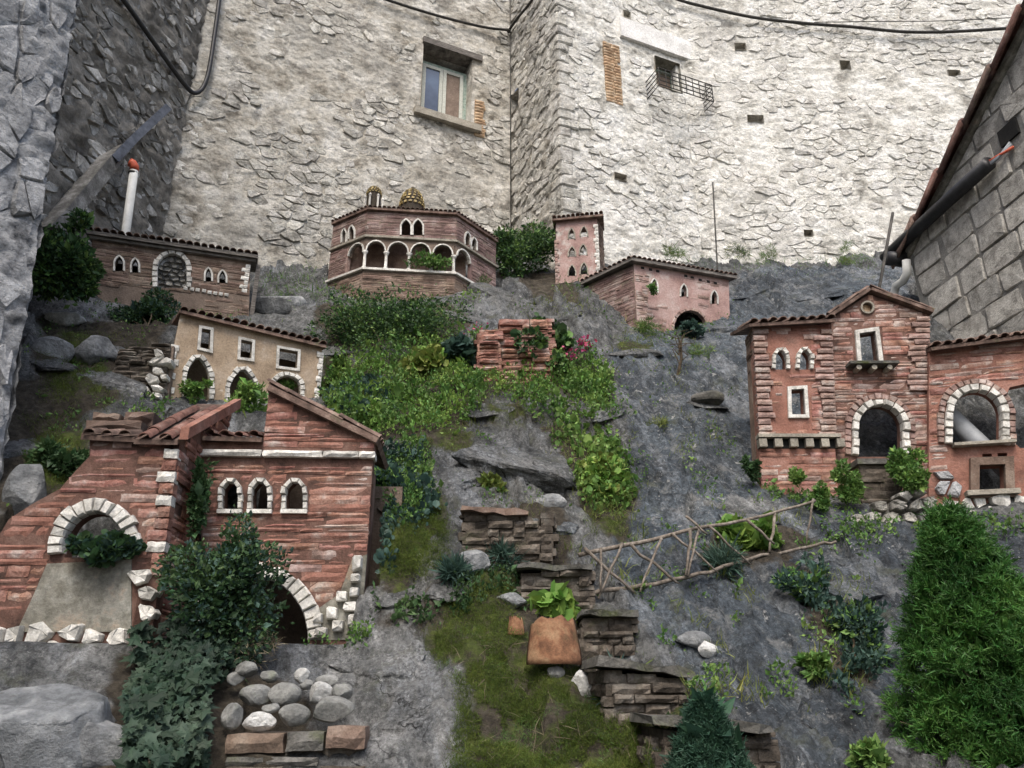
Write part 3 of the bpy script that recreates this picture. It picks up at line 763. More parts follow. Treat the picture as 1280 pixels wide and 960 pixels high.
def reveal(th, O, ex, up, out, hole, depth, material, inner, name='opening'):
    """the sides and the back of an opening, coloured as shade"""
    x0, x1, y0, y1 = hole
    p = [O + ex * a + up * b for a, b in ((x0, y0), (x1, y0), (x1, y1), (x0, y1))]
    ac = Acc()
    for i in range(4):
        j = (i + 1) % 4
        ac.add([p[i] + out * .03, p[j] + out * .03, p[j] - out * depth, p[i] - out * depth], [(0, 1, 2, 3)])
    ac.build(name, material, th, recalc=False)
    if inner is not None:
        b = Acc(); b.add([q - out * depth for q in p], [(0, 1, 2, 3)]); b.build('shade_back', inner, th, recalc=False)  # near-black sheet in place of the shade inside

# ------------------------------------------------------------------ the old walls behind
UP = np.array([0, 0, 1.0])
def wallfac(P, Q, z0):
    P, Q = np.array(P, float), np.array(Q, float)
    f = Fac(0, 0, 1, math.degrees(math.atan2(Q[1] - P[1], Q[0] - P[0])), (P[0], P[1], z0)); f.len = float(np.hypot(*(Q - P))); return f
def rect(fc, TL, TR, BR, BL):
    p = fc.pts([TL, TR, BR, BL])
    return (.5 * (p[0][0] + p[3][0]), .5 * (p[1][0] + p[2][0]), .5 * (p[2][1] + p[3][1]), .5 * (p[0][1] + p[1][1]))
def hole_at(fc, u, v, w, h):
    s, t = fc.st(u, v); return (s - w / 2, s + w / 2, t - h / 2, t + h / 2)
def in_holes(holes, m=.02):
    return lambda x, y: any(x0 - m < x < x1 + m and y0 - m < y < y1 + m for x0, x1, y0, y1 in holes)
ZB, ZH = 6.0, 8.9
A = wallfac((-5.04, 9.7), (0, 12.0), ZB)
B = wallfac((0, 12.0), (.8, 10.5), ZB)
C1 = wallfac((.8, 10.5), (3.2, 11.52), ZB)
C2 = wallfac((3.2, 11.52), (11.0, 11.75), ZB)
D = wallfac((-5.75, 6.0), (-5.04, 9.7), 4.6)

def backing(th, fc, material, h=ZH, e0=.0, e1=.0, d=.16):
    ac = Acc(); ac.box(fc.w(-e0, 0, d), fc.ex * (fc.len + e0 + e1), fc.ey * .5, UP * h); ac.build('wall_core', material, th)
tA = thing('castle_wall', 'tall pale rubble wall with patchy plaster and a green-framed casement window', 'wall', A.w(A.len / 2, 0))
win = rect(A, (529, 52), (590, 76), (587, 160), (525, 136))
mortar(tA, A.O, A.ex, UP, -A.ey, A.len, ZH, .024, .024, M_PLASTER, 201, [win])
rA = random.Random(3)
def hA(x, y, r):
    m = float(fbm(np.array([x * .8]), np.array([y * .8]), 3, 77)[0])
    px = px_of(A.w(x, y))
    up = 1 if px[1] < 120 else 0
    if up and m > -.3 and r.random() < .85: return None
    if m > .08 and r.random() < .85: return None
    return r.uniform(.004, .036) - .006 * up
wall_stones(tA, A.O, A.ex, UP, -A.ey, A.len, ZH, .20, .115, .008, hA, M_LIME, rA, in_holes([win], .05), vis=infront)
reveal(tA, A.O, A.ex, UP, -A.ey, win, .42, M_PLASTER, M_DARKIN)
wx0, wx1, wy0, wy1 = win
ac = Acc(); ac.box(A.w(wx0 - .02, wy1 - .02, -.07), A.ex * (wx1 - wx0 + .22), A.ey * .3, UP * .13); ac.build('timber_lintel', M_OLDWOOD, tA)
ac = Acc(); ac.box(A.w(wx0 - .12, wy0 - .15, -.13), A.ex * (wx1 - wx0 + .30), A.ey * .42, UP * .14); ac.build('window_sill', M_SILL, tA)
ac = Acc(); th = .075; fd = .24; ft = wy1 - .17
for (a0, a1, b0, b1) in ((wx0, wx0 + th, wy0, ft), (wx1 - th, wx1, wy0, ft), (wx0 + th, wx1 - th, ft - th, ft), (wx0 + th, wx1 - th, wy0, wy0 + th * .8)):
    ac.box(A.w(a0, b0, fd), A.ex * (a1 - a0), A.ey * .09, UP * (b1 - b0))
wf = ac.build('window_frame', M_GREENW, tA)
mid = (wx0 + wx1) / 2
for k, (a0, a1) in enumerate(((wx0 + th + .004, mid - .004), (mid + .004, wx1 - th - .004))):
    ac = Acc(); t2 = .065; b0, b1 = wy0 + th * .8 + .004, ft - th - .004
    for (p0, p1, q0, q1) in ((a0, a0 + t2, b0, b1), (a1 - t2, a1, b0, b1), (a0 + t2, a1 - t2, b1 - t2, b1), (a0 + t2, a1 - t2, b0, b0 + t2)):
        ac.box(A.w(p0, q0, fd - .025), A.ex * (p1 - p0), A.ey * .06, UP * (q1 - q0))
    s = ac.build('casement', M_PALEW, tA)
    ac = Acc(); ac.box(A.w(a0 + t2, b0 + t2, fd + .0), A.ex * (a1 - a0 - 2 * t2), A.ey * .008, UP * (b1 - b0 - 2 * t2))
    ac.build('pane', M_GLASS if k == 0 else M_CURTAIN, s, label='glass pane with painted blue reflection' if k == 0 else 'brown shuttered pane')
# bricks mended beside the window
bx0, by0 = A.st(592, 170); bx1, by1 = A.st(606, 130)
def unit_brick(rng):
    """an irregular brick, 1 x 1 x 1, front towards -Y"""
    nx, nz = 4, 2; V = []; Fs = []
    for k in range(nz + 1):
        for i in range(nx + 1):
            e = (i in (0, nx)) or (k in (0, nz))
            V.append((i / nx - .5 + rng.uniform(-.02, .02), -.5 + (.10 if e else 0) + rng.uniform(-.035, .035), k / nz - .5 + rng.uniform(-.05, .05)))
    for k in range(nz):
        for i in range(nx):
            a = k * (nx + 1) + i; Fs.append((a, a + 1, a + nx + 2, a + nx + 1))
    per = [i for i in range(nx)] + [k * (nx + 1) + nx for k in range(nz)] + [nz * (nx + 1) + i for i in range(nx, 0, -1)] + [k * (nx + 1) for k in range(nz, 0, -1)]
    n = len(V)
    for p in per: V.append((V[p][0], .5, V[p][2]))
    for i in range(len(per)):
        j = (i + 1) % len(per); Fs.append((per[i], n + i, n + j, per[j])[::-1])
    return V, Fs
rb = random.Random(5)
BRV = [unit_brick(rb) for _ in range(14)]
_bm = {}
def brick_mesh(k, material):
    key = (k, material.name)
    if key not in _bm:
        me = bpy.data.meshes.new('brick'); me.from_pydata(BRV[k][0], [], BRV[k][1]); me.materials.append(material); _bm[key] = me
    return _bm[key]
def place_brick(th, fc, s0, s1, t0, t1, proud, depth, material, rng, name='brick', d=0.0, tilt=.007):
    o = link(name, brick_mesh(rng.randrange(14), material), th, fc.w((s0 + s1) / 2, (t0 + t1) / 2, d - proud + depth / 2) - parent_origin(th))
    o.rotation_euler = (0, rng.uniform(-tilt, tilt), fc.yaw + rng.uniform(-.01, .01)); o.scale = (s1 - s0, depth, t1 - t0)
    return o
class Bricks:
    """brick courses over a front; the largest stay single bricks, the rest of a thing is joined when it has too many"""
    def __init__(s): s.items = []
    def add(s, *a): s.items.append(a)
    def build(s, th, limit=290):
        s.items.sort(key=lambda a: -(a[2] - a[1]) * (a[4] - a[3])); rest = {}
        for k, (fc, s0, s1, t0, t1, pr, dp, m, rng) in enumerate(s.items):
            if k < limit: place_brick(th, fc, s0, s1, t0, t1, pr, dp, m, rng)
            else:
                V, Fs = BRV[rng.randrange(14)]; ac = rest.setdefault(m.name, (Acc(), m))[0]
                ac.add([fc.w((s0 + s1) / 2 + v[0] * (s1 - s0), (t0 + t1) / 2 + v[2] * (t1 - t0), -pr + dp / 2 + v[1] * dp) for v in V], Fs)
        for ac, m in rest.values(): ac.build('small_bricks', m, th, kind='stuff', recalc=False)
yy = by0
while yy < by1:
    place_brick(tA, A, bx0, bx1 + rA.uniform(-.05, .04), yy, yy + .055, .05, .12, M_OBRICK, rA, tilt=.05); yy += .07

tB = thing('bastion_wall', 'bright rubble stone bastion projecting beside the castle wall with small barred window', 'wall', C1.w(0, 0))
hB = hole_at(B, 645, 127, .34, .42)
mortar(tB, B.O, B.ex, UP, -B.ey, B.len, ZH, .035, .045, M_PLASTER, 211, [hB], name='side_mortar')
def hBf(x, y, r): return r.uniform(.01, .055)
wall_stones(tB, B.O, B.ex, UP, -B.ey, B.len, ZH, .20, .115, .010, hBf, M_LIME, random.Random(8), in_holes([hB], .04), limit=60, vis=infront)
reveal(tB, B.O, B.ex, UP, -B.ey, hB, .4, M_LIME, M_DARKIN)
win2 = rect(C1, (819, 71), (851, 82), (850, 118), (819, 106))
pl1 = [hole_at(C1, 783, 19, .16, .16), hole_at(C1, 775, 222, .24, .13)]
mortar(tB, C1.O, C1.ex, UP, -C1.ey, C1.len, ZH, .024, .024, M_BPLASTER, 221, [win2] + pl1)
bk = rect(C1, (753, 52), (776, 60), (776, 132), (757, 128))
lint = rect(C1, (772, 27), (864, 54), (864, 77), (775, 50))
def hC(x, y, r):
    m = float(fbm(np.array([x * .7 + 9]), np.array([y * .7]), 3, 87)[0])
    if m > .10 and r.random() < .8: return None
    return r.uniform(.002, .032)
wall_stones(tB, C1.O, C1.ex, UP, -C1.ey, C1.len, ZH, .20, .115, .007, hC, M_BLIME, random.Random(9), in_holes([win2, bk, lint] + pl1, .03), limit=110, vis=infront)
for hh in pl1: reveal(tB, C1.O, C1.ex, UP, -C1.ey, hh, .3, M_PLASTER, M_DARKIN)
reveal(tB, C1.O, C1.ex, UP, -C1.ey, win2, .34, M_GREYP, M_DARKIN)
ac = Acc(); ac.box(C1.w(lint[0], lint[2], -.08), C1.ex * (lint[1] - lint[0]), C1.ey * .12, UP * (lint[3] - lint[2])); ac.build('white_lintel', M_LINTEL, tB)
a0, a1, b0, b1 = win2
ac = Acc(); t2 = .055
for (p0, p1, q0, q1) in ((a0, a0 + t2, b0, b1 - .05), (a1 - t2, a1, b0, b1 - .05), (a0 + t2, a1 - t2, b1 - .05 - t2, b1 - .05), (a0 + t2, a1 - t2, b0 + .02, b0 + .02 + t2)):
    ac.box(C1.w(p0, q0, .2), C1.ex * (p1 - p0), C1.ey * .07, UP * (q1 - q0))
wf2 = ac.build('window_frame', M_GREENW, tB)
ac = Acc(); ac.box(C1.w(a0 + t2, b0 + .05, .24), C1.ex * (a1 - a0 - 2 * t2), C1.ey * .01, UP * (b1 - b0 - .1)); ac.build('pane', M_CURTAIN, wf2)
# iron basket under the small window
g0 = C1.st(808, 118); g1 = C1.st(874, 140); gt = C1.st(808, 104)[1]; gb = g0[1] - .12; dp = .42
ac = Acc()
for k in range(5):
    z = gb + (gt - gb) * k / 4
    ac.tube([C1.w(g0[0], z, .02), C1.w(g0[0], z, -dp), C1.w(g1[0], z, -dp), C1.w(g1[0], z, .02)], .011, 5)
ac.build('basket_rail', M_CABLE, tB)
for k in range(9):
    x = g0[0] + (g1[0] - g0[0]) * k / 8
    ac = Acc(); ac.tube([C1.w(x, gt, -dp), C1.w(x, gb, -dp)], .009, 5); ac.build('basket_bar', M_CABLE, tB)
z = bk[2]; rk = random.Random(15)
while z < bk[3]:
    x = bk[0]
    while x < bk[1] - .06:
        x2 = min(bk[1], x + rk.uniform(.14, .24)); place_brick(tB, C1, x, x2 - .012, z, z + .05, .045, .1, M_OBRICK, rk); x = x2
    z += .065
pl2 = [hole_at(C2, 925, 59, .22, .16), hole_at(C2, 1056, 82, .2, .2), hole_at(C2, 1192, 92, .24, .13), hole_at(C2, 944, 149, .3, .15), hole_at(C2, 1010, 292, .16, .12)]
pl2 = [h for h in pl2 if h[0] > .02]
mortar(tB, C2.O, C2.ex, UP, -C2.ey, C2.len, ZH, .028, .024, M_BPLASTER, 231, pl2)
wall_stones(tB, C2.O, C2.ex, UP, -C2.ey, C2.len, ZH, .215, .12, .006, hC, M_BLIME, random.Random(10), in_holes(pl2, .02), limit=130, vis=infront)
for hh in pl2: reveal(tB, C2.O, C2.ex, UP, -C2.ey, hh, .3, M_PLASTER, M_DARKIN)

backing(tA, A, M_PLASTER, ZH, .3, .3, .55); backing(tB, B, M_PLASTER, ZH, .3, .0, .55); backing(tB, C1, M_BPLASTER, ZH, .0, .3, .55); backing(tB, C2, M_BPLASTER, ZH, .3, .0, .55)
for fc_, s_ in ((C1, C1.len),):
    ac = Acc(); ac.box(fc_.w(s_ - .12, 0, .03), fc_.ex * .26, fc_.ey * .2, UP * ZH); ac.build('seam_core', M_BPLASTER, tB)
tD = thing('shaded_wall', 'dark rubble wall running back at the left corner', 'wall', D.w(D.len / 2, 0))  # darker mortar and stone colours than the castle wall
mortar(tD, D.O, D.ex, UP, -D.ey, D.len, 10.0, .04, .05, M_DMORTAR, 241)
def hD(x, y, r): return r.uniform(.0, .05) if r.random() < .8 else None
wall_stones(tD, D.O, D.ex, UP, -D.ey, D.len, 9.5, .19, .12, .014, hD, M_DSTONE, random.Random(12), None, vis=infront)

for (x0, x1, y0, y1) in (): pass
backing(tD, D, M_DMORTAR, 13.0, 4.0, .2)  # core made taller and longer out of view, to shade the left
def corner_stones(th, P, e1, e2, z0, z1, material, rng):
    z = z0
    while z < z1:
        h = rng.uniform(.14, .30); l1, l2 = rng.choice(((.34, .2), (.2, .36), (.28, .26)))
        q = P + UP * (z - P[2]); V = []
        for a, b in ((-.035, -.035), (l1, -.035), (l1, l2), (-.035, l2)):
            for t in (0.01, h - .01): V.append(q + e1 * (a + rng.uniform(-.015, .015)) + e2 * (b + rng.uniform(-.015, .015)) + UP * (t + rng.uniform(-.012, .012)))
        c = sum(V) / 8; me = bpy.data.meshes.new('corner_stone'); me.from_pydata([tuple(v - c) for v in V], [], [(0, 1, 3, 2), (2, 3, 5, 4), (4, 5, 7, 6), (6, 7, 1, 0), (1, 7, 5, 3), (0, 2, 4, 6)][::1]); me.materials.append(material)
        bm = bmesh.new(); bm.from_mesh(me); bmesh.ops.bevel(bm, geom=bm.edges[:], offset=.022, segments=1, affect='EDGES'); bmesh.ops.recalc_face_normals(bm, faces=bm.faces); bm.to_mesh(me); bm.free()
        link('corner_stone', me, th, c - parent_origin(th)); z += h
corner_stones(tB, C1.w(0, 0), C1.ex, -B.ex, 6.8, 14.6, M_LIME, random.Random(44))
# near wall of upright bluish stones at the left edge
E = wallfac((-4.85, 2.4), (-3.30, 4.98), 2.4)
upE = np.array([-.085, 0, .996])
HE = 10.5
tE = thing('rough_near_wall', 'near bluish grey wall of upright rough stones at the far left', 'wall', E.w(E.len / 2, 0))
mortar(tE, E.O, E.ex, upE, -E.ey, E.len, 7.0, .035, .05, M_BLUESTONE, 251)
def hE(x, y, r): return r.uniform(.005, .055)
wall_stones(tE, E.O, E.ex, upE, -E.ey, E.len, 7.0, 0.11, .25, .009, hE, M_BLUESTONE, random.Random(13), None, vis=infront)
E2 = Fac(0, 0, 1, 165, E.w(E.len, 0))
w_ = Acc()
for q0, q1, hh in ((E.w(0, 0, .12), E.w(E.len, 0, .12), 12.0), (E.w(0, 0, 0), np.array([-4.9, -9.0, 2.4]), 12.5)):  # wall raised and run on unseen behind the camera to shade the slope
    d_ = (q1 - q0); n_d = np.array([-d_[1], d_[0], 0]); n_d = n_d / np.linalg.norm(n_d); n_d = -n_d if n_d[0] > 0 else n_d
    w_.box(q0 - UP * 2.6, d_, n_d * .6, upE * hh)
w_.build('wall_core', M_BLUESTONE, tE)
e2 = np.array([-.97, .24, 0]); o2 = np.array([.24, .97, 0])
mortar(tE, E.w(E.len, 0), e2, upE, o2, 2.0, 7.0, .06, .05, M_BLUESTONE, 252, name='end_mortar')

# grey block building at the right
G = Fac(1150, 330, 8.6, -81.6)
tG = thing('block_house', 'grey block-built house wall with red verge tiles at the right edge', 'house', G.w(1.0, -2))
vt = [G.st(1137, 318), G.st(1283, 36)]
slope = (vt[1][1] - vt[0][1]) / (vt[1][0] - vt[0][0])
def topline(s): return vt[0][1] + (s - vt[0][0]) * slope
sE = 3.6
ac = Acc()
front = [(vt[0][0], -3.2), (sE, -3.2), (sE, topline(sE)), (vt[0][0], topline(vt[0][0]))]
P = [G.w(a, b, 0) for a, b in front] + [G.w(a, b, 2.5) for a, b in front]
ac.add(P, [(0, 1, 2, 3), (7, 6, 5, 4), (0, 4, 5, 1), (1, 5, 6, 2), (2, 6, 7, 3), (3, 7, 4, 0)]); ac.build('wall', M_BLOCKM, tG)
rg = random.Random(21); t = -2.2; LG = parent_origin(tG); hG2 = G.st(1262, 165)
while t < topline(sE):
    hgt = rg.uniform(.25, .34); s = vt[0][0] + rg.uniform(0, .1) + .03
    while s < sE:
        ln = rg.uniform(.30, .62); e = min(s + ln, sE)
        pts = [(s, t), (e, t), (e, t + hgt), (s, t + hgt)]
        q = clip(pts, vt[0][0], vt[0][1] - .06, -slope, 1) if True else pts
        q = clip(q, vt[0][0] + .02, 0, -1, 0) if len(q) > 2 else q
        if len(q) > 2 and not (s - .02 < hG2[0] < e + .02 and t < hG2[1] < t + hgt):
            r = stone_shape(q, .017, rg.uniform(.012, .026), rg, 1, .965, (.03, .09), .025)
            if r:
                W = [G.w(a, b, -z) for a, b, z in r[0]]; c = sum(W) / len(W)
                me = bpy.data.meshes.new('block'); me.from_pydata([tuple(x - c) for x in W], [], r[1]); me.materials.append(M_BLOCK)
                link('block', me, tG, c - LG)
        s = e
    t += hgt
dv = np.array([vt[1][0] - vt[0][0], vt[1][1] - vt[0][1]]); Lv = np.hypot(*dv); dv /= Lv; nv = np.array([-dv[1], dv[0]])
k = 0; pos = -.15
while pos < Lv + 1.0:
    ln = .62; ac = Acc(); n = 7; vs = []
    for e_ in (pos - .05, pos + ln):
        wd = .25 if e_ > pos else .22
        lift = .03 if e_ > pos else .0
        for rr in (wd, wd - .03):
            for i in range(n):
                an = math.pi * i / (n - 1)
                c0 = np.array(vt[0]) + dv * e_ + nv * (-.06 + lift + math.sin(an) * rr)
                vs.append(G.w(c0[0], c0[1], .04 - math.cos(an) * rr * 1.0))
    fs = []
    for i in range(n - 1):
        fs += [(i, i + 1, 2 * n + i + 1, 2 * n + i), (n + i, 3 * n + i, 3 * n + i + 1, n + i + 1), (i, n + i, n + i + 1, i + 1), (2 * n + i, 2 * n + i + 1, 3 * n + i + 1, 3 * n + i)]
    fs += [(0, 2 * n, 3 * n, n), (n - 1, 2 * n - 1, 4 * n - 1, 3 * n - 1)]
    ac.add(vs, fs); ac.build('verge_tile', M_RTILE if k in (1, 2, 4) else M_TILE, tG, True); pos += ln; k += 1
ac = Acc(); a_ = (vt[0][0], topline(vt[0][0]) - .05); b_ = (sE, topline(sE) - .05)
ac.add([G.w(a_[0], a_[1], -.06), G.w(b_[0], b_[1], -.06), G.w(b_[0], b_[1] + .09, -.06), G.w(a_[0], a_[1] + .09, -.06),
        G.w(a_[0], a_[1], .6), G.w(b_[0], b_[1], .6), G.w(b_[0], b_[1] + .09, .6), G.w(a_[0], a_[1] + .09, .6)],
       [(0, 1, 2, 3), (7, 6, 5, 4), (0, 4, 5, 1), (1, 5, 6, 2), (2, 6, 7, 3), (3, 7, 4, 0)]); ac.build('verge_mortar', M_GREYP, tG)
ac = Acc(); ac.box(G.w(hG2[0] - .13, hG2[1] - .11, -.028), G.ex * .26, G.ey * .03, UP * .2); ac.build('cable_hole_shade', M_DARKIN, tG)  # dark block on the wall face, painted shade of a hole
# black pipe under the verge with cables coming out of it
def on(fc, u, v, d): s, t = fc.st(u, v); return fc.w(s, t, d)
p0, p1 = on(G, 1117, 323, -.12), on(G, 1249, 205, -.12)
ac = Acc(); ac.tube([p0, p0 * .5 + p1 * .5, p1], .082, 14)
pipe = solo(ac, 'black_pipe', M_BLACK, 'black plastic conduit pipe slanting along the grey block wall', 'pipe', None, True)
for k in range(3):
    ac = Acc(); q = on(G, 1240, 212, -.12); e = on(G, 1266 + 2 * k, 178 + 3 * k, -.03)
    ac.tube([q + np.array([0, 0, .03 * k - .03]), (q + e) / 2 + np.array([0, -.03, .03 * k - .05]), e], .017, 6)
    solo(ac, 'cable', M_GPVC if k < 2 else M_ORANGE, ['upper grey cable leaving the black conduit pipe', 'lower grey cable leaving the black conduit pipe', 'reddish cable leaving the black conduit pipe'][k], 'cable', 'cables out of the black pipe', True)
ac = Acc(); q = on(G, 1132, 322, -.1)
ac.tube([q + np.array([-.16, 0, -.02]), q + np.array([.06, 0, -.03])], [.09, .11], 10); ac.tube([q + np.array([0.05, 0, -.03]), q + np.array([.16, .1, .06])], [.09, .05], 8)
solo(ac, 'pipe_bracket', M_BLACK, 'black lumpy bracket at the lower end of the black pipe', 'bracket', None, True)
ac = Acc(); ac.tube([on(G, 1142, 326, -.1), on(G, 1143, 342, -.1), on(G, 1138, 352, -.1), on(G, 1129, 358, -.1), on(G, 1126, 370, -.1), on(G, 1128, 400, -.1)], .052, 12)
solo(ac, 'drain_pipe', M_PVC, 'short bent whitish drain pipe under the black bracket', 'pipe', None, True)

# cables and pipes on the old walls
def curve_pts(pts, n=6):
    out = []; P = [np.asarray(p, float) for p in pts]; P = [2 * P[0] - P[1]] + P + [2 * P[-1] - P[-2]]
    for i in range(1, len(P) - 2):
        for k in range(n):
            t = k / n
            out.append(.5 * (2 * P[i] + (P[i + 1] - P[i - 1]) * t + (2 * P[i - 1] - 5 * P[i] + 4 * P[i + 1] - P[i + 2]) * t * t + (3 * P[i] - P[i - 1] - 3 * P[i + 1] + P[i + 2]) * t ** 3))
    out.append(P[-2]); return out
ac = Acc(); ac.tube(curve_pts([on(D, 118, -30, -.1), on(D, 145, 0, -.1), on(D, 185, 55, -.1), on(D, 222, 105, -.1), on(A, 244, 124, -.15), on(A, 258, 104, -.12), on(A, 268, 45, -.12), on(A, 275, -10, -.12), on(A, 280, -50, -.12)]), .035, 8)
solo(ac, 'thick_cable', M_BLACK, 'thick black cable looping down into the left wall corner', 'cable', 'cables strung on the old walls', True)
ac = Acc(); ac.tube(curve_pts([on(A, 440, -12, -.1), on(A, 480, 4, -.1), on(A, 540, 23, -.1), on(A, 600, 38, -.1), on(A, 632, 43, -.12), on(B, 641, 41, -.1), on(B, 655, 24, -.12), on(B, 670, 6, -.12), on(B, 682, -15, -.12)]), .026, 8)
solo(ac, 'wall_cable', M_CABLE, 'dark cable sagging above the green-framed window into the corner', 'cable', 'cables strung on the old walls', True)
ac = Acc(); ac.tube(curve_pts([on(C1, 800, -14, -.12), on(C1, 840, 4, -.12), on(C2, 880, 15, -.12), on(C2, 940, 28, -.12), on(C2, 1000, 35, -.12), on(C2, 1065, 40, -.12), on(C2, 1130, 46, -.12), on(C2, 1200, 45, -.12), on(C2, 1300, 38, -.12)]), .03, 8)
solo(ac, 'bastion_cable', M_CABLE, 'thick dark cable sagging across the bright bastion wall', 'cable', 'cables strung on the old walls', True)
ac = Acc(); ac.tube(curve_pts([on(C2, 1015, 33, -.1), on(C2, 1090, 32, -.1), on(C2, 1180, 31, -.1), on(C2, 1300, 25, -.1)]), .009, 6)
solo(ac, 'thin_cable', M_CABLE, 'thin cable just above the thick one on the bright wall', 'cable', 'cables strung on the old walls', True)
ac = Acc(); ac.tube([on(A, 636, -20, -.06), on(A, 636.5, 120, -.06), on(A, 637, 290, -.06)], .011, 6)
solo(ac, 'corner_cable', M_CABLE, 'thin upright cable down the corner between the two walls', 'cable', 'cables strung on the old walls', True)
ac = Acc(); ac.tube([on(D, 191, 138, -.22), on(D, 150, 175, -.22), on(D, 122, 203, -.22)], .075, 4)
solo(ac, 'steel_beam', M_STEEL, 'dark bluish steel beam slanting up the shaded left wall', 'beam', None)
ac = Acc(); q = [on(D, 150, 180, -.02), on(D, 132, 206, -.02), on(D, 62, 292, -.02), on(D, 40, 285, -.02), on(D, 60, 265, -.02), on(D, 120, 195, -.02)]
ac.add(q + [x - D.ey * .22 for x in q], [(0, 1, 2, 3, 4, 5), (11, 10, 9, 8, 7, 6)] + [(i, i + 6, (i + 1) % 6 + 6, (i + 1) % 6) for i in range(6)])
solo(ac, 'stone_coping', M_DSTONE, 'sloping grey stone coping below the steel beam', 'coping', None)
p0 = at(157, 292, 8.35); p1 = at(167.5, 213, 8.35)
t = thing('vent_pipe', 'white plastic pipe with red elbow standing behind the brown hall', 'pipe', p0 - np.array([0, 0, .35]))
ac = Acc(); ac.tube([p0 - np.array([0.05, 0, .35]), p0, p1], .052, 14); ac.build('pipe', M_PVC, t, True)
ac = Acc(); ac.tube([p1, p1 + np.array([.003, -.01, .05]), p1 + np.array([-.02, -.02, .085]), p1 + np.array([-.055, -.035, .10])], .056, 14); ac.build('elbow', M_ORANGE, t, True)
ac = Acc(); ac.tube([p1 - np.array([0.006, 0, .06]), p1 - np.array([0.002, 0, .03])], .058, 14); ac.build('pipe_clip', M_CABLE, t, True)
q = at(1097, 372, 7.2); e = at(1116, 266, 7.2); ac = Acc(); ac.tube([q - np.array([0, 0, .5]), q, e], .016, 8)
solo(ac, 'iron_rod', M_CABLE, 'black iron rod standing behind the gabled red house', 'rod', None, True)
q = at(897, 340, 10.4); e = at(891, 228, 10.4); ac = Acc(); ac.tube([q - np.array([0, 0, .3]), q, e], .012, 8)
solo(ac, 'thin_rod', M_CABLE, 'thin dark rod standing behind the pink house', 'rod', None, True)

# ------------------------------------------------------------------ building blocks of the model houses
def arch(uL, uR, vS, vT, vB, kind='round', n=10):
    """pixel outline of an arched opening, bottom left, over the top, bottom right"""
    c = (uL + uR) / 2; r = (uR - uL) / 2; up = []
    for i in range(n + 1):
        if kind == 'round':
            a = math.pi * (1 - i / n); up.append((c + r * math.cos(a), vS - (vS - vT) * math.sin(a)))
        else:
            q = i / n * 2
            x = q if q <= 1 else 2 - q
            y = x ** .62
            up.append((c - r * (1 - x) if q <= 1 else c + r * (1 - x), vS - (vS - vT) * y))
    return [(uL, vB)] + up + [(uR, vB)]
def quad(u0, v0, u1, v1): return [(u0, v1), (u0, v0), (u1, v0), (u1, v1)]
def slab(th, fc, outline, holes, thick, material, name='wall', d0=0.0):
    """an upright slab with openings, d0 = depth of its front"""
    loops = [outline] + list(holes)
    tri = tessellate_polygon([[Vector((a, b, 0)) for a, b in l] for l in loops])
    flat = [p for l in loops for p in l]; n = len(flat)
    vs = [fc.w(a, b, d0) for a, b in flat] + [fc.w(a, b, d0 + thick) for a, b in flat]
    fs = []
    for t in tri:
        a, b, c = (flat[i] for i in t)
        if (b[0] - a[0]) * (c[1] - a[1]) - (b[1] - a[1]) * (c[0] - a[0]) < 0: t = (t[0], t[2], t[1])
        fs.append(tuple(t)); fs.append((t[2] + n, t[1] + n, t[0] + n))
    k = 0
    for l in loops:
        m = len(l)
        area = sum(l[i][0] * l[(i + 1) % m][1] - l[(i + 1) % m][0] * l[i][1] for i in range(m))
        ccw = (area > 0) == (k == 0)
        for i in range(m):
            a, b = k + i, k + (i + 1) % m
            fs.append((b, a, a + n, b + n) if ccw else (a, b, b + n, a + n))
        k += m
    ac = Acc(); ac.add(vs, fs); return ac.build(name, material, th, recalc=False)
def spans(poly, t):
    xs = []; n = len(poly)
    for i in range(n):
        a, b = poly[i], poly[(i + 1) % n]
        if (a[1] > t) != (b[1] > t): xs.append(a[0] + (b[0] - a[0]) * (t - a[1]) / (b[1] - a[1]))
    xs.sort(); return list(zip(xs[::2], xs[1::2]))
def free(outline, holes, t0, t1):
    ts = (t0 + (t1 - t0) * .08, (t0 + t1) / 2, t1 - (t1 - t0) * .08)
    cur = None
    for t in ts:
        s = spans(outline, t)
        cur = s if cur is None else [(max(a, c), min(b, d)) for a, b in cur for c, d in s if min(b, d) > max(a, c)]
    for h in holes:
        for t in ts:
            for (a, b) in spans(h, t):
                nx = []
                for (c, d) in cur:
                    if b <= c or a >= d: nx.append((c, d)); continue
                    if a > c: nx.append((c, a))
                    if b < d: nx.append((b, d))
                cur = nx
    return [(a, b) for a, b in cur if b - a > (t1 - t0) * .5]
def courses(bk, fc, outline, holes, ch, ln, material, rng, prob=.93, proud=(.006, .022), depth=.05, gap=.004, mfun=None):
    t = min(p[1] for p in outline); top = max(p[1] for p in outline)
    while t < top:
        h = ch * rng.choice((.62, .8, .95, 1.1, 1.35))
        for a, b in free(outline, holes, t, t + h):
            s = a
            while s < b - .004:
                l = rng.uniform(*ln); e = s + l
                if b - e < ln[0] * .5: e = b
                if rng.random() < prob:
                    m = mfun(fc, (s + e) / 2, t + h / 2, rng) if mfun else material
                    if m: bk.add(fc, s + gap * .5, e - gap * .5, t + gap * rng.uniform(-.3, 1.0), t + h - gap * rng.uniform(-.3, 1.0), rng.uniform(*proud), depth, m, rng)
                s = e
        t += h
def offset(path, w):
    out = []; n = len(path)
    for i in range(n):
        a, b = path[max(i - 1, 0)], path[min(i + 1, n - 1)]
        dx, dy = b[0] - a[0], b[1] - a[1]; l = math.hypot(dx, dy) + 1e-9
        out.append((path[i][0] - dy / l * w, path[i][1] + dx / l * w))
    return out
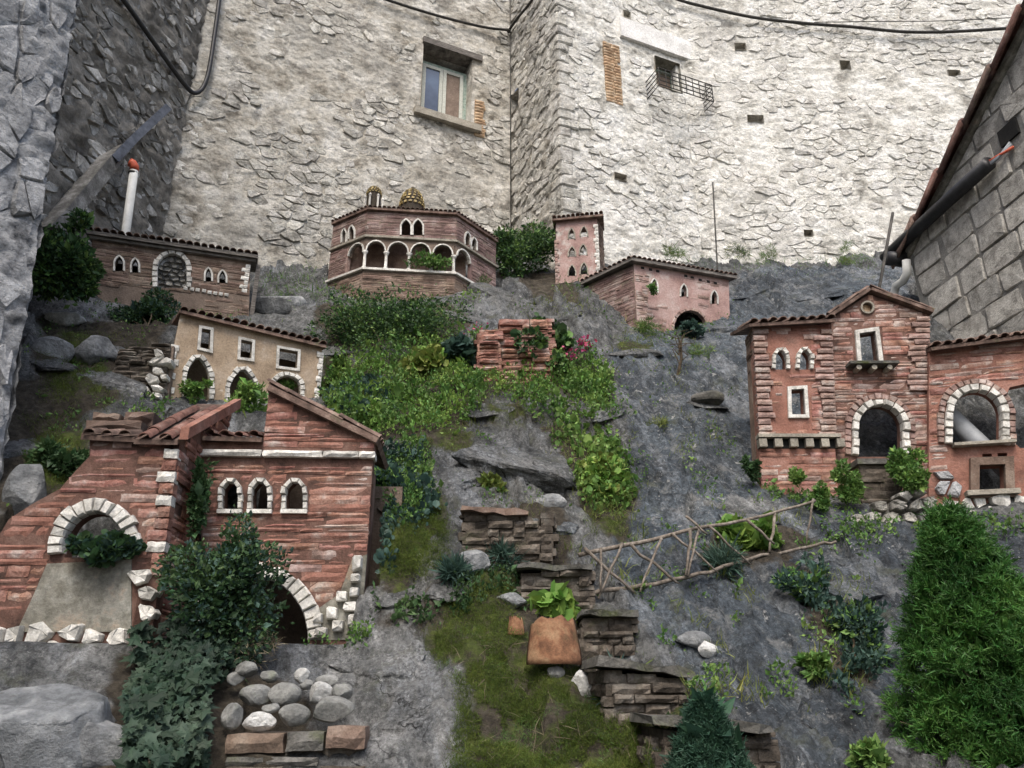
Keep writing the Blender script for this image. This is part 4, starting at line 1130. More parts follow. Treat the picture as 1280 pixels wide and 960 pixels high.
def ring(th, fc, path, w, proud, material, name='window_frame', closed=False, back=.03, label=None):
    """a raised band along an opening"""
    if closed:
        n = len(path); o = []
        for i in range(n):
            a, p, b = path[i - 1], path[i], path[(i + 1) % n]
            d1 = np.array([p[0] - a[0], p[1] - a[1]]); d2 = np.array([b[0] - p[0], b[1] - p[1]])
            d1 /= np.linalg.norm(d1); d2 /= np.linalg.norm(d2); n1 = np.array([-d1[1], d1[0]]); n2 = np.array([-d2[1], d2[0]])
            m = n1 + n2; m = m / (np.dot(m, n1) + 1e-6); o.append((p[0] + m[0] * w, p[1] + m[1] * w))
    else: o = offset(path, w)
    n = len(path); vs = []
    for d in (-proud, back):
        vs += [fc.w(a, b, d + (random.uniform(-.1, .1) * proud if d < 0 else 0)) for a, b in path] + [fc.w(a, b, d) for a, b in o]
    fs = []
    for i in range(n if closed else n - 1):
        j = (i + 1) % n
        fs += [(i, j, n + j, n + i), (2 * n + i, 3 * n + i, 3 * n + j, 2 * n + j), (i, 2 * n + i, 2 * n + j, j), (n + i, n + j, 3 * n + j, 3 * n + i)]
    if not closed: fs += [(0, n, 3 * n, 2 * n), (n - 1, 3 * n - 1, 4 * n - 1, 2 * n - 1)]
    ac = Acc(); ac.add(vs, fs); return ac.build(name, material, th, label=label)
def resample(path, n):
    P = np.array(path); seg = np.hypot(*(P[1:] - P[:-1]).T); L = np.concatenate([[0], np.cumsum(seg)])
    q = np.linspace(0, L[-1], n + 1); return [(float(np.interp(x, L, P[:, 0])), float(np.interp(x, L, P[:, 1]))) for x in q]
def voussoirs(th, fc, path, n, w, proud, material, rng, name='arch_stone', gap=.10):
    pp = resample(path, n); oo = offset(pp, w)
    L = parent_origin(th)
    for i in range(n):
        a, b = pp[i], pp[i + 1]; c, d = oo[i + 1], oo[i]
        g = gap * rng.uniform(.5, 1.3); k = rng.uniform(.85, 1.15)
        mix2 = lambda p, q, t: (p[0] + (q[0] - p[0]) * t, p[1] + (q[1] - p[1]) * t)
        A_, B_ = mix2(a, b, g * .5), mix2(b, a, g * .5); C_, D_ = mix2(c, d, g * .5), mix2(d, c, g * .5)
        C_, D_ = mix2(B_, C_, k), mix2(A_, D_, k)
        pr = proud * rng.uniform(.7, 1.3); Q = [A_, B_, C_, D_]; cx = sum(q[0] for q in Q) / 4; cy = sum(q[1] for q in Q) / 4
        vs = [fc.w(x, y, .03) for x, y in Q] + [fc.w(x, y, -pr * .6) for x, y in Q] + [fc.w(cx + (x - cx) * .82, cy + (y - cy) * .82, -pr + rng.uniform(-.15, .15) * pr) for x, y in Q]
        cc = sum(vs) / len(vs)
        me = bpy.data.meshes.new(name)
        fs = [(8, 9, 10, 11)] + [(r * 4 + q, r * 4 + (q + 1) % 4, r * 4 + 4 + (q + 1) % 4, r * 4 + 4 + q) for r in (0, 1) for q in range(4)]
        fs = [f[::-1] for f in fs]
        me.from_pydata([tuple(v - cc) for v in vs], [], fs); me.materials.append(material)
        bm = bmesh.new(); bm.from_mesh(me); bmesh.ops.recalc_face_normals(bm, faces=bm.faces); bm.to_mesh(me); bm.free()
        link(name, me, th, cc - L)
def quoins(th, fc, s, t0, t1, n, w, material, rng, side=1, name='corner_stone'):
    """stones up an upright edge at s, alternately long and short, reaching towards side"""
    for i in range(n):
        a = t0 + (t1 - t0) * i / n; b = t0 + (t1 - t0) * (i + .86) / n
        l = w * (1.0 if i % 2 else .6) * rng.uniform(.8, 1.2)
        s0, s1 = (s - .012 * side, s + l * side); place_brick(th, fc, min(s0, s1), max(s0, s1), a, b, .018, .06, material, rng, name)
def rubble_patch(th, fc, poly, sw, sh, material, rng, h=(.02, .05), gap=.012, name='base_stone', limit=300):
    """loose set stones inside a pixel outline on a front"""
    st = fc.pts(poly); x0 = min(p[0] for p in st); x1 = max(p[0] for p in st); y0 = min(p[1] for p in st); y1 = max(p[1] for p in st)
    L = parent_origin(th); k = 0
    for p in cells(x1 - x0, y1 - y0, sw, sh, rng):
        p = [(a + x0, b + y0) for a, b in p]; c = (sum(q[0] for q in p) / len(p), sum(q[1] for q in p) / len(p))
        if not bool(inpoly(st, np.array([c[0]]), np.array([c[1]]))[0]): continue
        r = stone_shape(p, gap, rng.uniform(*h), rng, 1, .9, (.05, .13), .06)
        if r is None: continue
        W = [fc.w(a, b, -z) for a, b, z in r[0]]; c = sum(W) / len(W)
        me = bpy.data.meshes.new(name); me.from_pydata([tuple(q - c) for q in W], [], r[1]); me.materials.append(material)
        link(name, me, th, c - L); k += 1
        if k >= limit: break
_tm = {}
def tile_mesh(material, n=6):
    if material.name in _tm: return _tm[material.name]
    vs = []
    for y, k in ((0, 1.0), (1, .86)):
        for r in (1.0, .78):
            for i in range(n):
                a = math.pi * i / (n - 1); vs.append((-math.cos(a) * r * k, y, math.sin(a) * r * k))
    fs = []
    for i in range(n - 1):
        fs += [(i, i + 1, 2 * n + i + 1, 2 * n + i), (n + i, 3 * n + i, 3 * n + i + 1, n + i + 1), (i, n + i, n + i + 1, i + 1), (2 * n + i, 2 * n + i + 1, 3 * n + i + 1, 3 * n + i)]
    me = bpy.data.meshes.new('roof_tile'); me.from_pydata(vs, [], fs)
    bm = bmesh.new(); bm.from_mesh(me); bmesh.ops.recalc_face_normals(bm, faces=bm.faces); bm.to_mesh(me); bm.free()
    me.polygons.foreach_set('use_smooth', np.full(len(me.polygons), True)); me.materials.append(material)
    _tm[material.name] = me; return me
def put_tile(th, parent, material, pos, right, along, r, length, rng):
    x = np.array(right) / np.linalg.norm(right); y = np.array(along) / np.linalg.norm(along); z = np.cross(x, y); z /= np.linalg.norm(z); x = np.cross(y, z)
    if z[2] < 0: z = -z; x = -x
    if rng.random() < .95: y = y + x * rng.uniform(-.09, .09) + z * rng.uniform(-.05, .05)
    o = link('roof_tile', tile_mesh(material), parent)
    M4 = Matrix([[x[0] * r, y[0] * length, z[0] * r * .8, 0], [x[1] * r, y[1] * length, z[1] * r * .8, 0], [x[2] * r, y[2] * length, z[2] * r * .8, 0], [0, 0, 0, 1]])
    M4.translation = Vector(pos - parent_origin(parent)); o.matrix_basis = M4
def roof(th, fc, a, b, depth, rise, over, material, r, rows, L=.16, thick=.03, rng=random.Random(1), slabmat=None, tileover=.02):
    """a lean-to roof from the front edge a-b (s, t) going back; barrel tiles over it"""
    a, b = np.array(a), np.array(b); along = (b - a) / np.linalg.norm(b - a)
    P = lambda p, d, t: fc.w(p[0], p[1] + t, d)
    k = rise / depth
    vs = [P(a, -over, -over * k), P(b, -over, -over * k), P(b, depth, rise), P(a, depth, rise)]
    vs += [v + UP * thick for v in vs]
    ac = Acc(); ac.add(vs, [(0, 3, 2, 1), (4, 5, 6, 7), (0, 1, 5, 4), (1, 2, 6, 5), (2, 3, 7, 6), (3, 0, 4, 7)])
    rf = ac.build('roof', slabmat or material, th)
    w = float(np.linalg.norm(b - a)); n = max(1, int(w / (2.15 * r)))
    right = fc.ex * along[0] + UP * along[1]; back = fc.ey + UP * k; bl = np.linalg.norm(back); back /= bl
    for row in range(rows):
        for i in range(n):
            p = a + along * (i + .5) * w / n
            pos = P(p, -over - tileover, -(over + tileover) * k) + UP * (thick + .004 + .012 * (1 if row else .9)) + back * row * L * .85 + UP * rng.uniform(-.006, .006)
            put_tile(th, rf, material, pos, right, back, r * rng.uniform(.93, 1.05), L * rng.uniform(.94, 1.06), rng)
    return rf
def rake(th, fc, a, b, r, L, depth, material, rng, thick=.03, d0=-.04, lift=0.0):
    """tiles lying along a sloping gable edge a (low) to b (high), with the roof slab behind them"""
    a, b = np.array(a), np.array(b); dv = b - a; W = float(np.linalg.norm(dv)); dv = dv / W
    nv = np.array([-dv[1], dv[0]]) * (1 if dv[0] > 0 else -1)
    lo = [fc.w(*(a + nv * lift), d0), fc.w(*(b + nv * lift), d0), fc.w(*(b + nv * lift), depth), fc.w(*(a + nv * lift), depth)]
    off = fc.ex * nv[0] + UP * nv[1]
    ac = Acc(); ac.add(lo + [p + off * thick for p in lo], [(0, 1, 2, 3), (7, 6, 5, 4), (0, 4, 5, 1), (1, 5, 6, 2), (2, 6, 7, 3), (3, 7, 4, 0)])
    rf = ac.build('roof', material, th)
    n = max(1, round(W / (L * .85))); al = fc.ex * dv[0] + UP * dv[1]
    for dd in range(max(1, min(3, int(depth / (2.1 * r))))):
        for i in range(n):
            p = a + dv * W * i / n + nv * (lift + thick + .003)
            put_tile(th, rf, material, fc.w(p[0], p[1], d0 + r * .9 + dd * 2.1 * r) + UP * rng.uniform(-.004, .004), fc.ey, al + off * .06, r, L * 1.02, rng)
    return rf
def shell(th, fc, s0, s1, t0, tL, tR, depth, material, thick=.05, back=True, d0=.05):
    """side and back walls behind a front"""
    P = []
    for s, t in ((s0, tL), (s1 - thick, tR)):
        ac = Acc(); ac.box(fc.w(s, t0, d0), fc.ex * thick, fc.ey * (depth - d0), UP * (t - t0)); ac.build('side_wall', material, th)
    if back:
        ac = Acc(); ac.box(fc.w(s0 + thick, t0, depth - thick), fc.ex * (s1 - s0 - 2 * thick), fc.ey * thick, UP * (min(tL, tR) - t0)); ac.build('back_wall', material, th)
def house(name, label, fc, cat='model house', group='miniature village houses on the rock slope'): return thing(name, label, cat, fc.O, group)
def below(fc, px, t): 
    s = fc.st(*px)[0]; return (s, t)

# ---- brown hall at the top left
rg = random.Random(31); fc = F_H1
t1 = house('model_hall', 'low brown brick hall with one large arch below the white pipe', fc)
out = fc.pts([(112, 404), (115, 296), (313, 322), (311, 404)])
big = fc.pts(arch(197, 233, 336, 318, 360)); w4 = [fc.pts(arch(a, b, c, d, e, 'pointed', 6)) for a, b, c, d, e in ((144, 154, 328, 321, 339), (165, 173, 331, 324, 341), (257, 264, 343, 336, 352), (274, 282, 346, 339, 354))]
slab(t1, fc, out, [big] + w4, .06, M_BROWNP)
bk = Bricks(); holes = [offset(h, .03) for h in [big] + w4]
topband = fc.pts([(114, 357), (115, 299), (313, 324), (312, 372)])
courses(bk, fc, topband, holes, .033, (.12, .26), M_BROWN, rg, .95, (.004, .014), .04)
low = fc.pts([(255, 404), (255, 372), (311, 374), (311, 404)]); courses(bk, fc, low, [], .035, (.1, .2), M_BROWN, rg, .7, (.002, .01), .04)
bk.build(t1)
voussoirs(t1, fc, big, 15, .055, .03, M_WHITE, rg)
for h in w4: ring(t1, fc, h, .02, .016, M_WHITE)
slab(t1, fc, big, [], .03, M_BLUESTONE, 'blocked_arch', .055)
rubble_patch(t1, fc, arch(198, 232, 337, 320, 360), .075, .06, M_DSTONE, rg, (-.045, -.028), .008, 'infill_stone')
p = [fc.st(u, v) for u, v in ((232, 361), (240, 362), (247, 363), (255, 364), (262, 366), (269, 367), (276, 368), (283, 369))]
for s, t in p: place_brick(t1, fc, s - .022, s + .022, t - .02, t + .02, .022, .05, M_WHITE, rg, 'base_stone')
s0 = fc.st(306, 350)[0]; quoins(t1, fc, s0 + .03, fc.st(306, 366)[1], fc.st(308, 330)[1], 7, .07, M_WHITE, rg, -1)
shell(t1, fc, out[0][0], out[2][0], out[0][1], fc.st(115, 296)[1], fc.st(313, 322)[1], .6, M_BROWNP)
a, b = fc.st(108, 294), fc.st(322, 325)
roof(t1, fc, a, b, .62, .16, .09, M_TILE, .038, 3, .17, .045, rg, M_OLDWOOD)
ac = Acc(); ac.box(fc.w(a[0] + .02, a[1] - .055, -.055), fc.ex * (b[0] - a[0] - .04) + UP * (b[1] - a[1]), fc.ey * .05, UP * .035); ac.build('eaves_board', M_OLDWOOD, t1)
ac = Acc(); q = fc.st(317, 372); ac.box(fc.w(q[0] - .02, q[1] - .25, .02), fc.ex * .05, fc.ey * .05, UP * (fc.st(318, 326)[1] - q[1] + .22)); ac.build('corner_post', M_OLDWOOD, t1)

# ---- ochre house
rg = random.Random(32); fc = F_H2
t2 = house('model_house', 'ochre plastered house with white-edged pointed arches full of greenery', fc)
out = fc.pts([(196, 540), (206, 486), (226, 392), (403, 434), (398, 498), (394, 545)])
rects = [fc.pts(q) for q in ([(250, 435), (252, 411), (263, 413), (262, 438)], [(300, 447), (301, 425), (315, 428), (314, 449)], [(348, 458), (349, 436), (372, 440), (371, 461)])]
a1 = fc.pts(arch(233, 261, 470, 446, 500, 'pointed')); a2 = fc.pts(arch(287, 319, 485, 461, 512, 'pointed')); a3 = fc.pts(arch(342, 375, 486, 470, 500))
slab(t2, fc, out, rects + [a1, a2, a3], .06, M_CREAM)
for h in rects: ring(t2, fc, h, .026, .018, M_WHITE, closed=True)
for h, n in ((a1, 17), (a2, 17), (a3, 13)): voussoirs(t2, fc, h, n, .045, .028, M_WHITE, rg)
quoins(t2, fc, fc.st(207, 480)[0], fc.st(207, 500)[1], fc.st(218, 430)[1], 8, .07, M_WHITE, rg, 1)
quoins(t2, fc, fc.st(398, 480)[0] + .01, fc.st(397, 500)[1], fc.st(402, 440)[1], 8, .05, M_WHITE, rg, -1)
a, b = fc.st(223, 392), fc.st(406, 436)
shell(t2, fc, out[1][0] + .05, out[3][0] - .01, out[0][1], a[1] - .01, b[1] - .01, .5, M_CREAM)
roof(t2, fc, a, b, .55, .12, .06, M_TILE, .036, 3, .16, .03, rg)
# stone stair pile beside it
rg = random.Random(33)
fs_ = Fac(175, 505, 6.45, 8); t = house('brick_stair', 'stack of dark brown brick steps left of the ochre house', fs_, 'steps', None)
bk = Bricks(); steps = [(140, 168, 452), (150, 215, 430), (136, 205, 470)]
out = fs_.pts([(136, 512), (140, 462), (150, 432), (214, 428), (205, 512)])
for dd in (0, .13, .26):
    f2 = Fac(0, 0, 1, 8, fs_.w(0, 0, dd)); sh = [(x + dd * .12, y + dd * .25) for x, y in out]
    courses(bk, f2, sh, [], .045, (.12, .26), M_EARTHB, rg, .97, (.0, .05), .2)
bk.build(t)
slab(t, fs_, [(x + .02, y - .02) for x, y in out], [], .35, M_BROWNP, 'core', .03)
rubble_patch(t, fs_, [(176, 520), (182, 470), (200, 440), (216, 440), (205, 520)], .09, .075, M_WHITE, rg, (.05, .09), .01, 'white_stone')

# ---- red house, left wing
rg = random.Random(34); fc = F_RL
t3 = house('model_house', 'left red brick house with white half-round arch and tiled lean-to roof', fc)
out = fc.pts([(-60, 900), (-60, 700), (0, 667), (11, 649), (40, 630), (75, 611), (95, 588), (112, 570), (112, 548), (225, 551), (210, 630), (202, 705), (188, 802), (186, 900)])
hole = fc.pts(arch(80, 160, 690, 641, 697, n=14)); a0 = fc.pts(arch(80, 160, 690, 641, 692, n=14))
slab(t3, fc, out, [hole], .10, M_REDJ)
panel = fc.pts([(22, 790), (45, 740), (60, 705), (165, 700), (165, 790)]); basezone = fc.pts([(-60, 900), (-60, 778), (160, 775), (166, 715), (205, 715), (186, 900)])
ringz = offset(a0, .10); ringz = [ringz[0]] + ringz + [ringz[-1]]
bk = Bricks()
def rmix(fc, s, t, r): x = r.random(); return M_RED if x < .55 else (M_REDP if x < .9 else M_PINKB)
courses(bk, fc, out, [ringz, panel, basezone], .047, (.10, .40), M_RED, rg, 1, (.001, .012), .07, .004, rmix)
bk.build(t3)
slab(t3, fc, [(x, y) for x, y in panel], [], .03, M_GREYP, 'render_panel', -.012)
voussoirs(t3, fc, a0, 15, .085, .045, M_WHITE, rg)
rubble_patch(t3, fc, [(-60, 880), (-60, 776), (60, 780), (165, 778), (168, 720), (203, 716), (186, 880)], .125, .10, M_WHITE, rg, (.03, .06), .014)
se = fc.st(222, 560)[0]
tt = fc.st(220, 570)[1]; 
for i in range(11):
    v = 568 + i * 14.5; u = 222 - (v - 560) * .135; s, t = fc.st(u, v); place_brick(t3, fc, s - rg.uniform(.05, .1), s + .012, t - .03, t + .028, .028, .08, M_WHITE if rg.random() < .6 else M_RED, rg, 'corner_stone')
# right return of this wing, with its own sloping top
Pr = fc.w(*fc.st(225, 551), .0); y_b = .85
fr = Fac(0, 0, 1, 93, Pr); fr.O = fc.w(fc.st(225, 551)[0], fc.st(200, 803)[1], 0.0)
hh = fc.st(225, 551)[1] - fc.st(200, 803)[1]
outr = [(0.0, -.5), (y_b, -.5), (y_b, hh + .53), (0.0, hh)]
slab(t3, fr, outr, [], .09, M_REDJ, 'return_wall', .0)
bk = Bricks(); courses(bk, fr, [(0.005, 0.0), (y_b, 0.0), (y_b, hh + .50), (0.005, hh - .02)], [], .047, (.1, .36), M_RED, rg, .9, (.004, .026), .07, .006, rmix); bk.build(t3, 120)
# tiled lean-to
a, b = fc.st(172, 552), fc.st(226, 553)
roof(t3, fc, a, b, .85, .53, .05, M_RTILE, .040, 6, .165, .03, rg, M_TILE)
roof(t3, fc, fc.st(106, 549), fc.st(172, 552), .32, .12, .05, M_TILE, .038, 1, .2, .03, rg, M_TILE)
ac = Acc(); q0, q1 = fc.w(b[0] + .01, b[1] + .0, -.06), fc.w(b[0] + .01, b[1] + .53, .85)
ac.add([q0, q1, q1 + UP * .075, q0 + UP * .075] + [x + fc.ex * .05 for x in (q0, q1, q1 + UP * .075, q0 + UP * .075)], [(0, 1, 2, 3), (7, 6, 5, 4), (0, 4, 5, 1), (1, 5, 6, 2), (2, 6, 7, 3), (3, 7, 4, 0)]); ac.build('verge_board', M_REDP, t3)
f3 = Fac(150, 545, 4.82, 3); bk = Bricks()
for uu0, uu1, vv0, vv1, dd in ((100, 176, 524, 541, .0), (104, 140, 508, 523, .10), (141, 182, 506, 523, .12), (120, 180, 541, 550, .02)):
    p = f3.st(uu0, vv1); q = f3.st(uu1, vv0); place_brick(t3, f3, p[0], q[0], p[1], q[1], .02 - dd, .5, M_BROWN, rg, 'stone_shelf', tilt=.03)

# ---- red house, right wing
rg = random.Random(35); fc = F_RR
t4 = house('model_house', 'red brick house with half gable, white cornice and three pointed windows', fc)
out = fc.pts([(252, 900), (252, 552), (329, 552), (336, 491), (469, 553), (466, 577), (459, 690), (450, 790), (444, 900)])
ar = fc.pts(arch(242 + 12, 386, 800, 722, 885, n=14)); ar0 = fc.pts(arch(254, 386, 800, 722, 800, n=14))
wins = [fc.pts(arch(x0, x1, 612, 601, 637, 'pointed', 8)) for x0, x1 in ((279, 298), (316, 335), (358, 379))]
slab(t4, fc, out, [ar] + wins, .10, M_REDJ)
corn = fc.pts([(252, 572), (252, 562), (470, 565), (470, 575)])
rz = offset(ar0, .09); rz = [(rz[0][0], -1)] + rz + [(rz[-1][0], -1)]
wz = [offset(w, .035) for w in wins]; bz = fc.pts([(388, 900), (392, 770), (425, 745), (440, 700), (470, 695), (470, 900)])
bk = Bricks(); courses(bk, fc, out, [rz, corn, bz] + wz, .044, (.10, .44), M_RED, rg, 1, (.001, .012), .07, .004, rmix); bk.build(t4)
c0, c1 = fc.st(252, 571), fc.st(470, 574)
rng2 = random.Random(2); x = c0[0]
while x < c1[0]:
    e = min(c1[0], x + rng2.uniform(.22, .4)); y = c0[1] + (c1[1] - c0[1]) * (x - c0[0]) / (c1[0] - c0[0])
    place_brick(t4, fc, x, e - .004, y, y + .042, .05, .12, M_WHITE, rg, 'cornice_stone', tilt=.004); x = e
for w in wins:
    voussoirs(t4, fc, w, 9, .03, .03, M_WHITE, rg, 'window_stone')
    b0, b1 = w[0], w[-1]; ac = Acc(); ac.box(fc.w(b0[0] - .03, b0[1] - .028, -.03), fc.ex * (b1[0] - b0[0] + .06), fc.ey * .09, UP * .026); ac.build('window_sill', M_WHITE, t4)
voussoirs(t4, fc, ar0, 19, .085, .04, M_WHITE, rg)
for (x, y, w, h) in ((1047, 80, 45, 70), (1040, 140, 45, 45), (1035, 195, 45, 45), (985, 212, 50, 50), (1020, 253, 65, 45), (945, 277, 55, 55), (893, 300, 45, 45), (1030, 312, 50, 65), (972, 330, 55, 50), (905, 352, 65, 40)):
    u, v = 120 + x / 3.2, 680 + y / 3.2; s, t = fc.st(u, v); k = fc.m(u, v); a_ = w / 3.2 * k / 2; b_ = h / 3.2 * k / 2
    pl = [(s + a_ * cx * rg.uniform(.85, 1.1), t + b_ * cy * rg.uniform(.85, 1.1)) for cx, cy in ((-1, -1), (1, -.9), (.95, 1), (-.9, .95))]
    r = stone_shape(pl, .004, .05, rg); W = [fc.w(p, q, -z - .012) for p, q, z in r[0]]; c = sum(W) / len(W)
    me = bpy.data.meshes.new('base_stone'); me.from_pydata([tuple(q - c) for q in W], [], r[1]); me.materials.append(M_WHITE); link('base_stone', me, t4, c - parent_origin(t4))
slab(t4, fc, fc.pts([(384, 800), (392, 765), (425, 742), (440, 700), (459, 693), (450, 800)]), [], .03, M_GREYP, 'base_render', -.008)
a, b = fc.st(471, 556), fc.st(335, 490)
rake(t4, fc, a, b, .038, .17, .62, M_TILE, rg, .04, -.05)
a, b = fc.st(256, 551), fc.st(329, 553)
roof(t4, fc, a, b, .5, .12, .05, M_RTILE, .036, 2, .17, .03, rg, M_TILE)
s1 = out[5][0]; ac = Acc(); ac.box(fc.w(s1 - .10, -.5, .1), fc.ex * .08 , fc.ey * .28, UP * (fc.st(466, 577)[1] + .5)); ac.build('side_wall', M_BROWN, t4)
ac = Acc(); ac.box(fc.w(out[0][0], -.5, .64), fc.ex * 1.02, fc.ey * .06, UP * (fc.st(466, 577)[1] + .5)); ac.build('back_wall', M_BROWNP, t4)

# ---- temple with colonnade and domes
rg = random.Random(36); fc = F_H5
t5 = house('model_temple', 'many-sided brown brick temple with white colonnade and gold mosaic dome', fc, 'model temple')
PL, PR = fc.w(*fc.st(457, 300)), fc.w(*fc.st(570, 302)); bz = fc.O[2]
tt = lambda v: fc.st(513, v)[1]
zt, zb, zl, za0, zsill = tt(267), tt(376) - .25, tt(299), tt(303), tt(340)
sL, sR = fc.st(457, 300)[0], fc.st(570, 302)[0]
def side(P, ang, ln): return Fac(0, 0, 1, ang, (P[0], P[1], fc.O[2]))
fl = Fac(0, 0, 1, -38 + 2, fc.w(sL, 0) ); LnL = .64
fl = Fac(0, 0, 1, -33, fc.w(sL, 0) - cam_yaw(None, -33) * LnL)
fr5 = Fac(0, 0, 1, 52, fc.w(sR, 0)); LnR = .84
def band(f, s0, s1, v0, v1, holes, mt, d0=0, th_=.05, nm='wall'): return slab(t5, f, [(s0, v0), (s1, v0), (s1, v1), (s0, v1)], holes, th_, mt, nm, d0)
wn5 = [fc.pts(arch(a, b, 282, 275, 294, 'pointed', 6)) for a, b in ((502, 513), (517, 528))]
wl5 = [fl.pts(arch(a, b, c, d, e, 'pointed', 6)) for a, b, c, d, e in ((428, 433, 293, 287, 303), (437, 443, 289, 283, 299))]
wr5 = [fr5.pts(arch(a, b, c, d, e, 'pointed', 6)) for a, b, c, d, e in ((581, 587, 297, 291, 306), (589, 595, 303, 298, 313))]
bk = Bricks()
for f, s0, s1, ho in ((fc, sL, sR, wn5), (fl, 0, LnL, wl5), (fr5, 0, LnR, wr5)):
    band(f, s0, s1, za0 - .01, zt, ho, M_BROWNP)
    courses(bk, f, [(s0, zl + .02), (s1, zl + .02), (s1, zt), (s0, zt)], [offset(h, .02) for h in ho], .034, (.12, .28), M_MAUVE, rg, .96, (.003, .012), .04)
    band(f, s0, s1, zb, zsill, [], M_BROWNP)
    courses(bk, f, [(s0, zsill - .42), (s1, zsill - .42), (s1, zsill - .01), (s0, zsill - .01)], [], .036, (.1, .24), M_BROWN, rg, .95, (.003, .014), .04)
    for h in ho: ring(t5, f, h, .022, .016, M_WHITE)
    ac = Acc(); ac.box(f.w(s0 - .01, zl - .015, -.035), f.ex * (s1 - s0 + .02), f.ey * .06, UP * .03); ac.build('string_course', M_SILL, t5)
    ac = Acc(); ac.box(f.w(s0 - .01, zsill - .012, -.04), f.ex * (s1 - s0 + .02), f.ey * .12, UP * .03); ac.build('sill_course', M_WHITE, t5)
# arcade: arched band, columns
def arcade(f, cols, vtop):
    o = [(cols[0], za0 - .01), (cols[0], tt(316))]
    hs = []; yb = tt(316); ytop = vtop
    for a, b in zip(cols[:-1], cols[1:]):
        w = (b - a) * .42; c = (a + b) / 2; pts = []
        for i in range(9):
            an = math.pi * (1 - i / 8); pts.append((c + w * math.cos(an), yb + (ytop - yb) * math.sin(an)))
        hs.append(pts)
    poly = [(cols[0], yb)]
    for h in hs: poly += h
    poly += [(cols[-1], yb), (cols[-1], za0 - .012), (cols[0], za0 - .012)]
    slab(t5, f, poly, [], .05, M_BROWNP, 'arcade_wall')
    for h in hs: ring(t5, f, h, .018, .02, M_WHITE, 'arch_ring')
    for c in cols[1:-1] if f is not fc else cols:
        ac = Acc(); p = f.w(c, zsill + .018, .02)
        hgt = yb - zsill - .02
        ac.tube([p, p + UP * .03, p + UP * .035, p + UP * hgt * .8, p + UP * hgt * .84, p + UP * hgt * .9, p + UP * hgt], [.034, .034, .021, .019, .02, .033, .040], 10)
        ac.build('column', M_WHITE, t5, True)
arcade(fc, [fc.st(u, 330)[0] for u in (455, 482, 511, 539, 567)], tt(304.5))
arcade(fr5, [0.0, .30], tt(304.5)); slab(t5, fr5, [(.30, zsill), (LnR, zsill), (LnR, za0 - .012), (.30, za0 - .012)], [], .05, M_MAUVE, 'wall')
arcade(fl, [LnL - .30, LnL], tt(304.5)); slab(t5, fl, [(0, zsill), (LnL - .30, zsill), (LnL - .30, za0 - .012), (0, za0 - .012)], [], .05, M_MAUVE, 'wall')
courses(bk, fr5, [(.33, zsill + .02), (LnR, zsill + .02), (LnR, zl - .03), (.33, zl - .03)], [], .034, (.1, .25), M_MAUVE, rg, .96, (.003, .012), .04)
courses(bk, fl, [(0, zsill + .02), (LnL - .33, zsill + .02), (LnL - .33, zl - .03), (0, zl - .03)], [], .034, (.1, .25), M_MAUVE, rg, .96, (.003, .012), .04)
bk.build(t5, 290)
slab(t5, fc, [(sL - .25, zb), (sR + .15, zb), (sR + .15, zt), (sL - .25, zt)], [], .04, M_BROWN, 'inner_wall', .32)
# roof: a low many-sided cap, tiles along the eaves
ring5 = [fl.w(0, zt, -.04), fc.w(sL, zt, -.05), fc.w(sR, zt, -.05), fr5.w(LnR, zt, -.04)]
apex = fc.w((sL + sR) / 2, zt + .17, .75); bkp = [fl.w(0, zt, .9), fr5.w(LnR - .2, zt, .5)]
ac = Acc(); lo = ring5 + [bkp[1], bkp[0]]; vs = lo + [q + UP * .035 for q in lo] + [apex]
ac.add(vs, [tuple(range(5, -1, -1))] + [(i, (i + 1) % 6, 6 + (i + 1) % 6, 6 + i) for i in range(6)] + [(6 + i, 6 + (i + 1) % 6, 12) for i in range(6)])
rf5 = ac.build('roof', M_TILE, t5)
for q0, q1 in zip(ring5[:-1], ring5[1:]):
    w = np.linalg.norm(q1 - q0); n = int(w / .062); rt = (q1 - q0) / w
    for i in range(n):
        p = q0 + rt * (i + .5) * w / n + UP * .036; inw = apex - p; inw[2] = 0; inw /= np.linalg.norm(inw); nrm = np.cross(UP, rt); 
        put_tile(t5, rf5, M_TILE, p - nrm * .015, rt, nrm + UP * .18, .027, .16, rg)
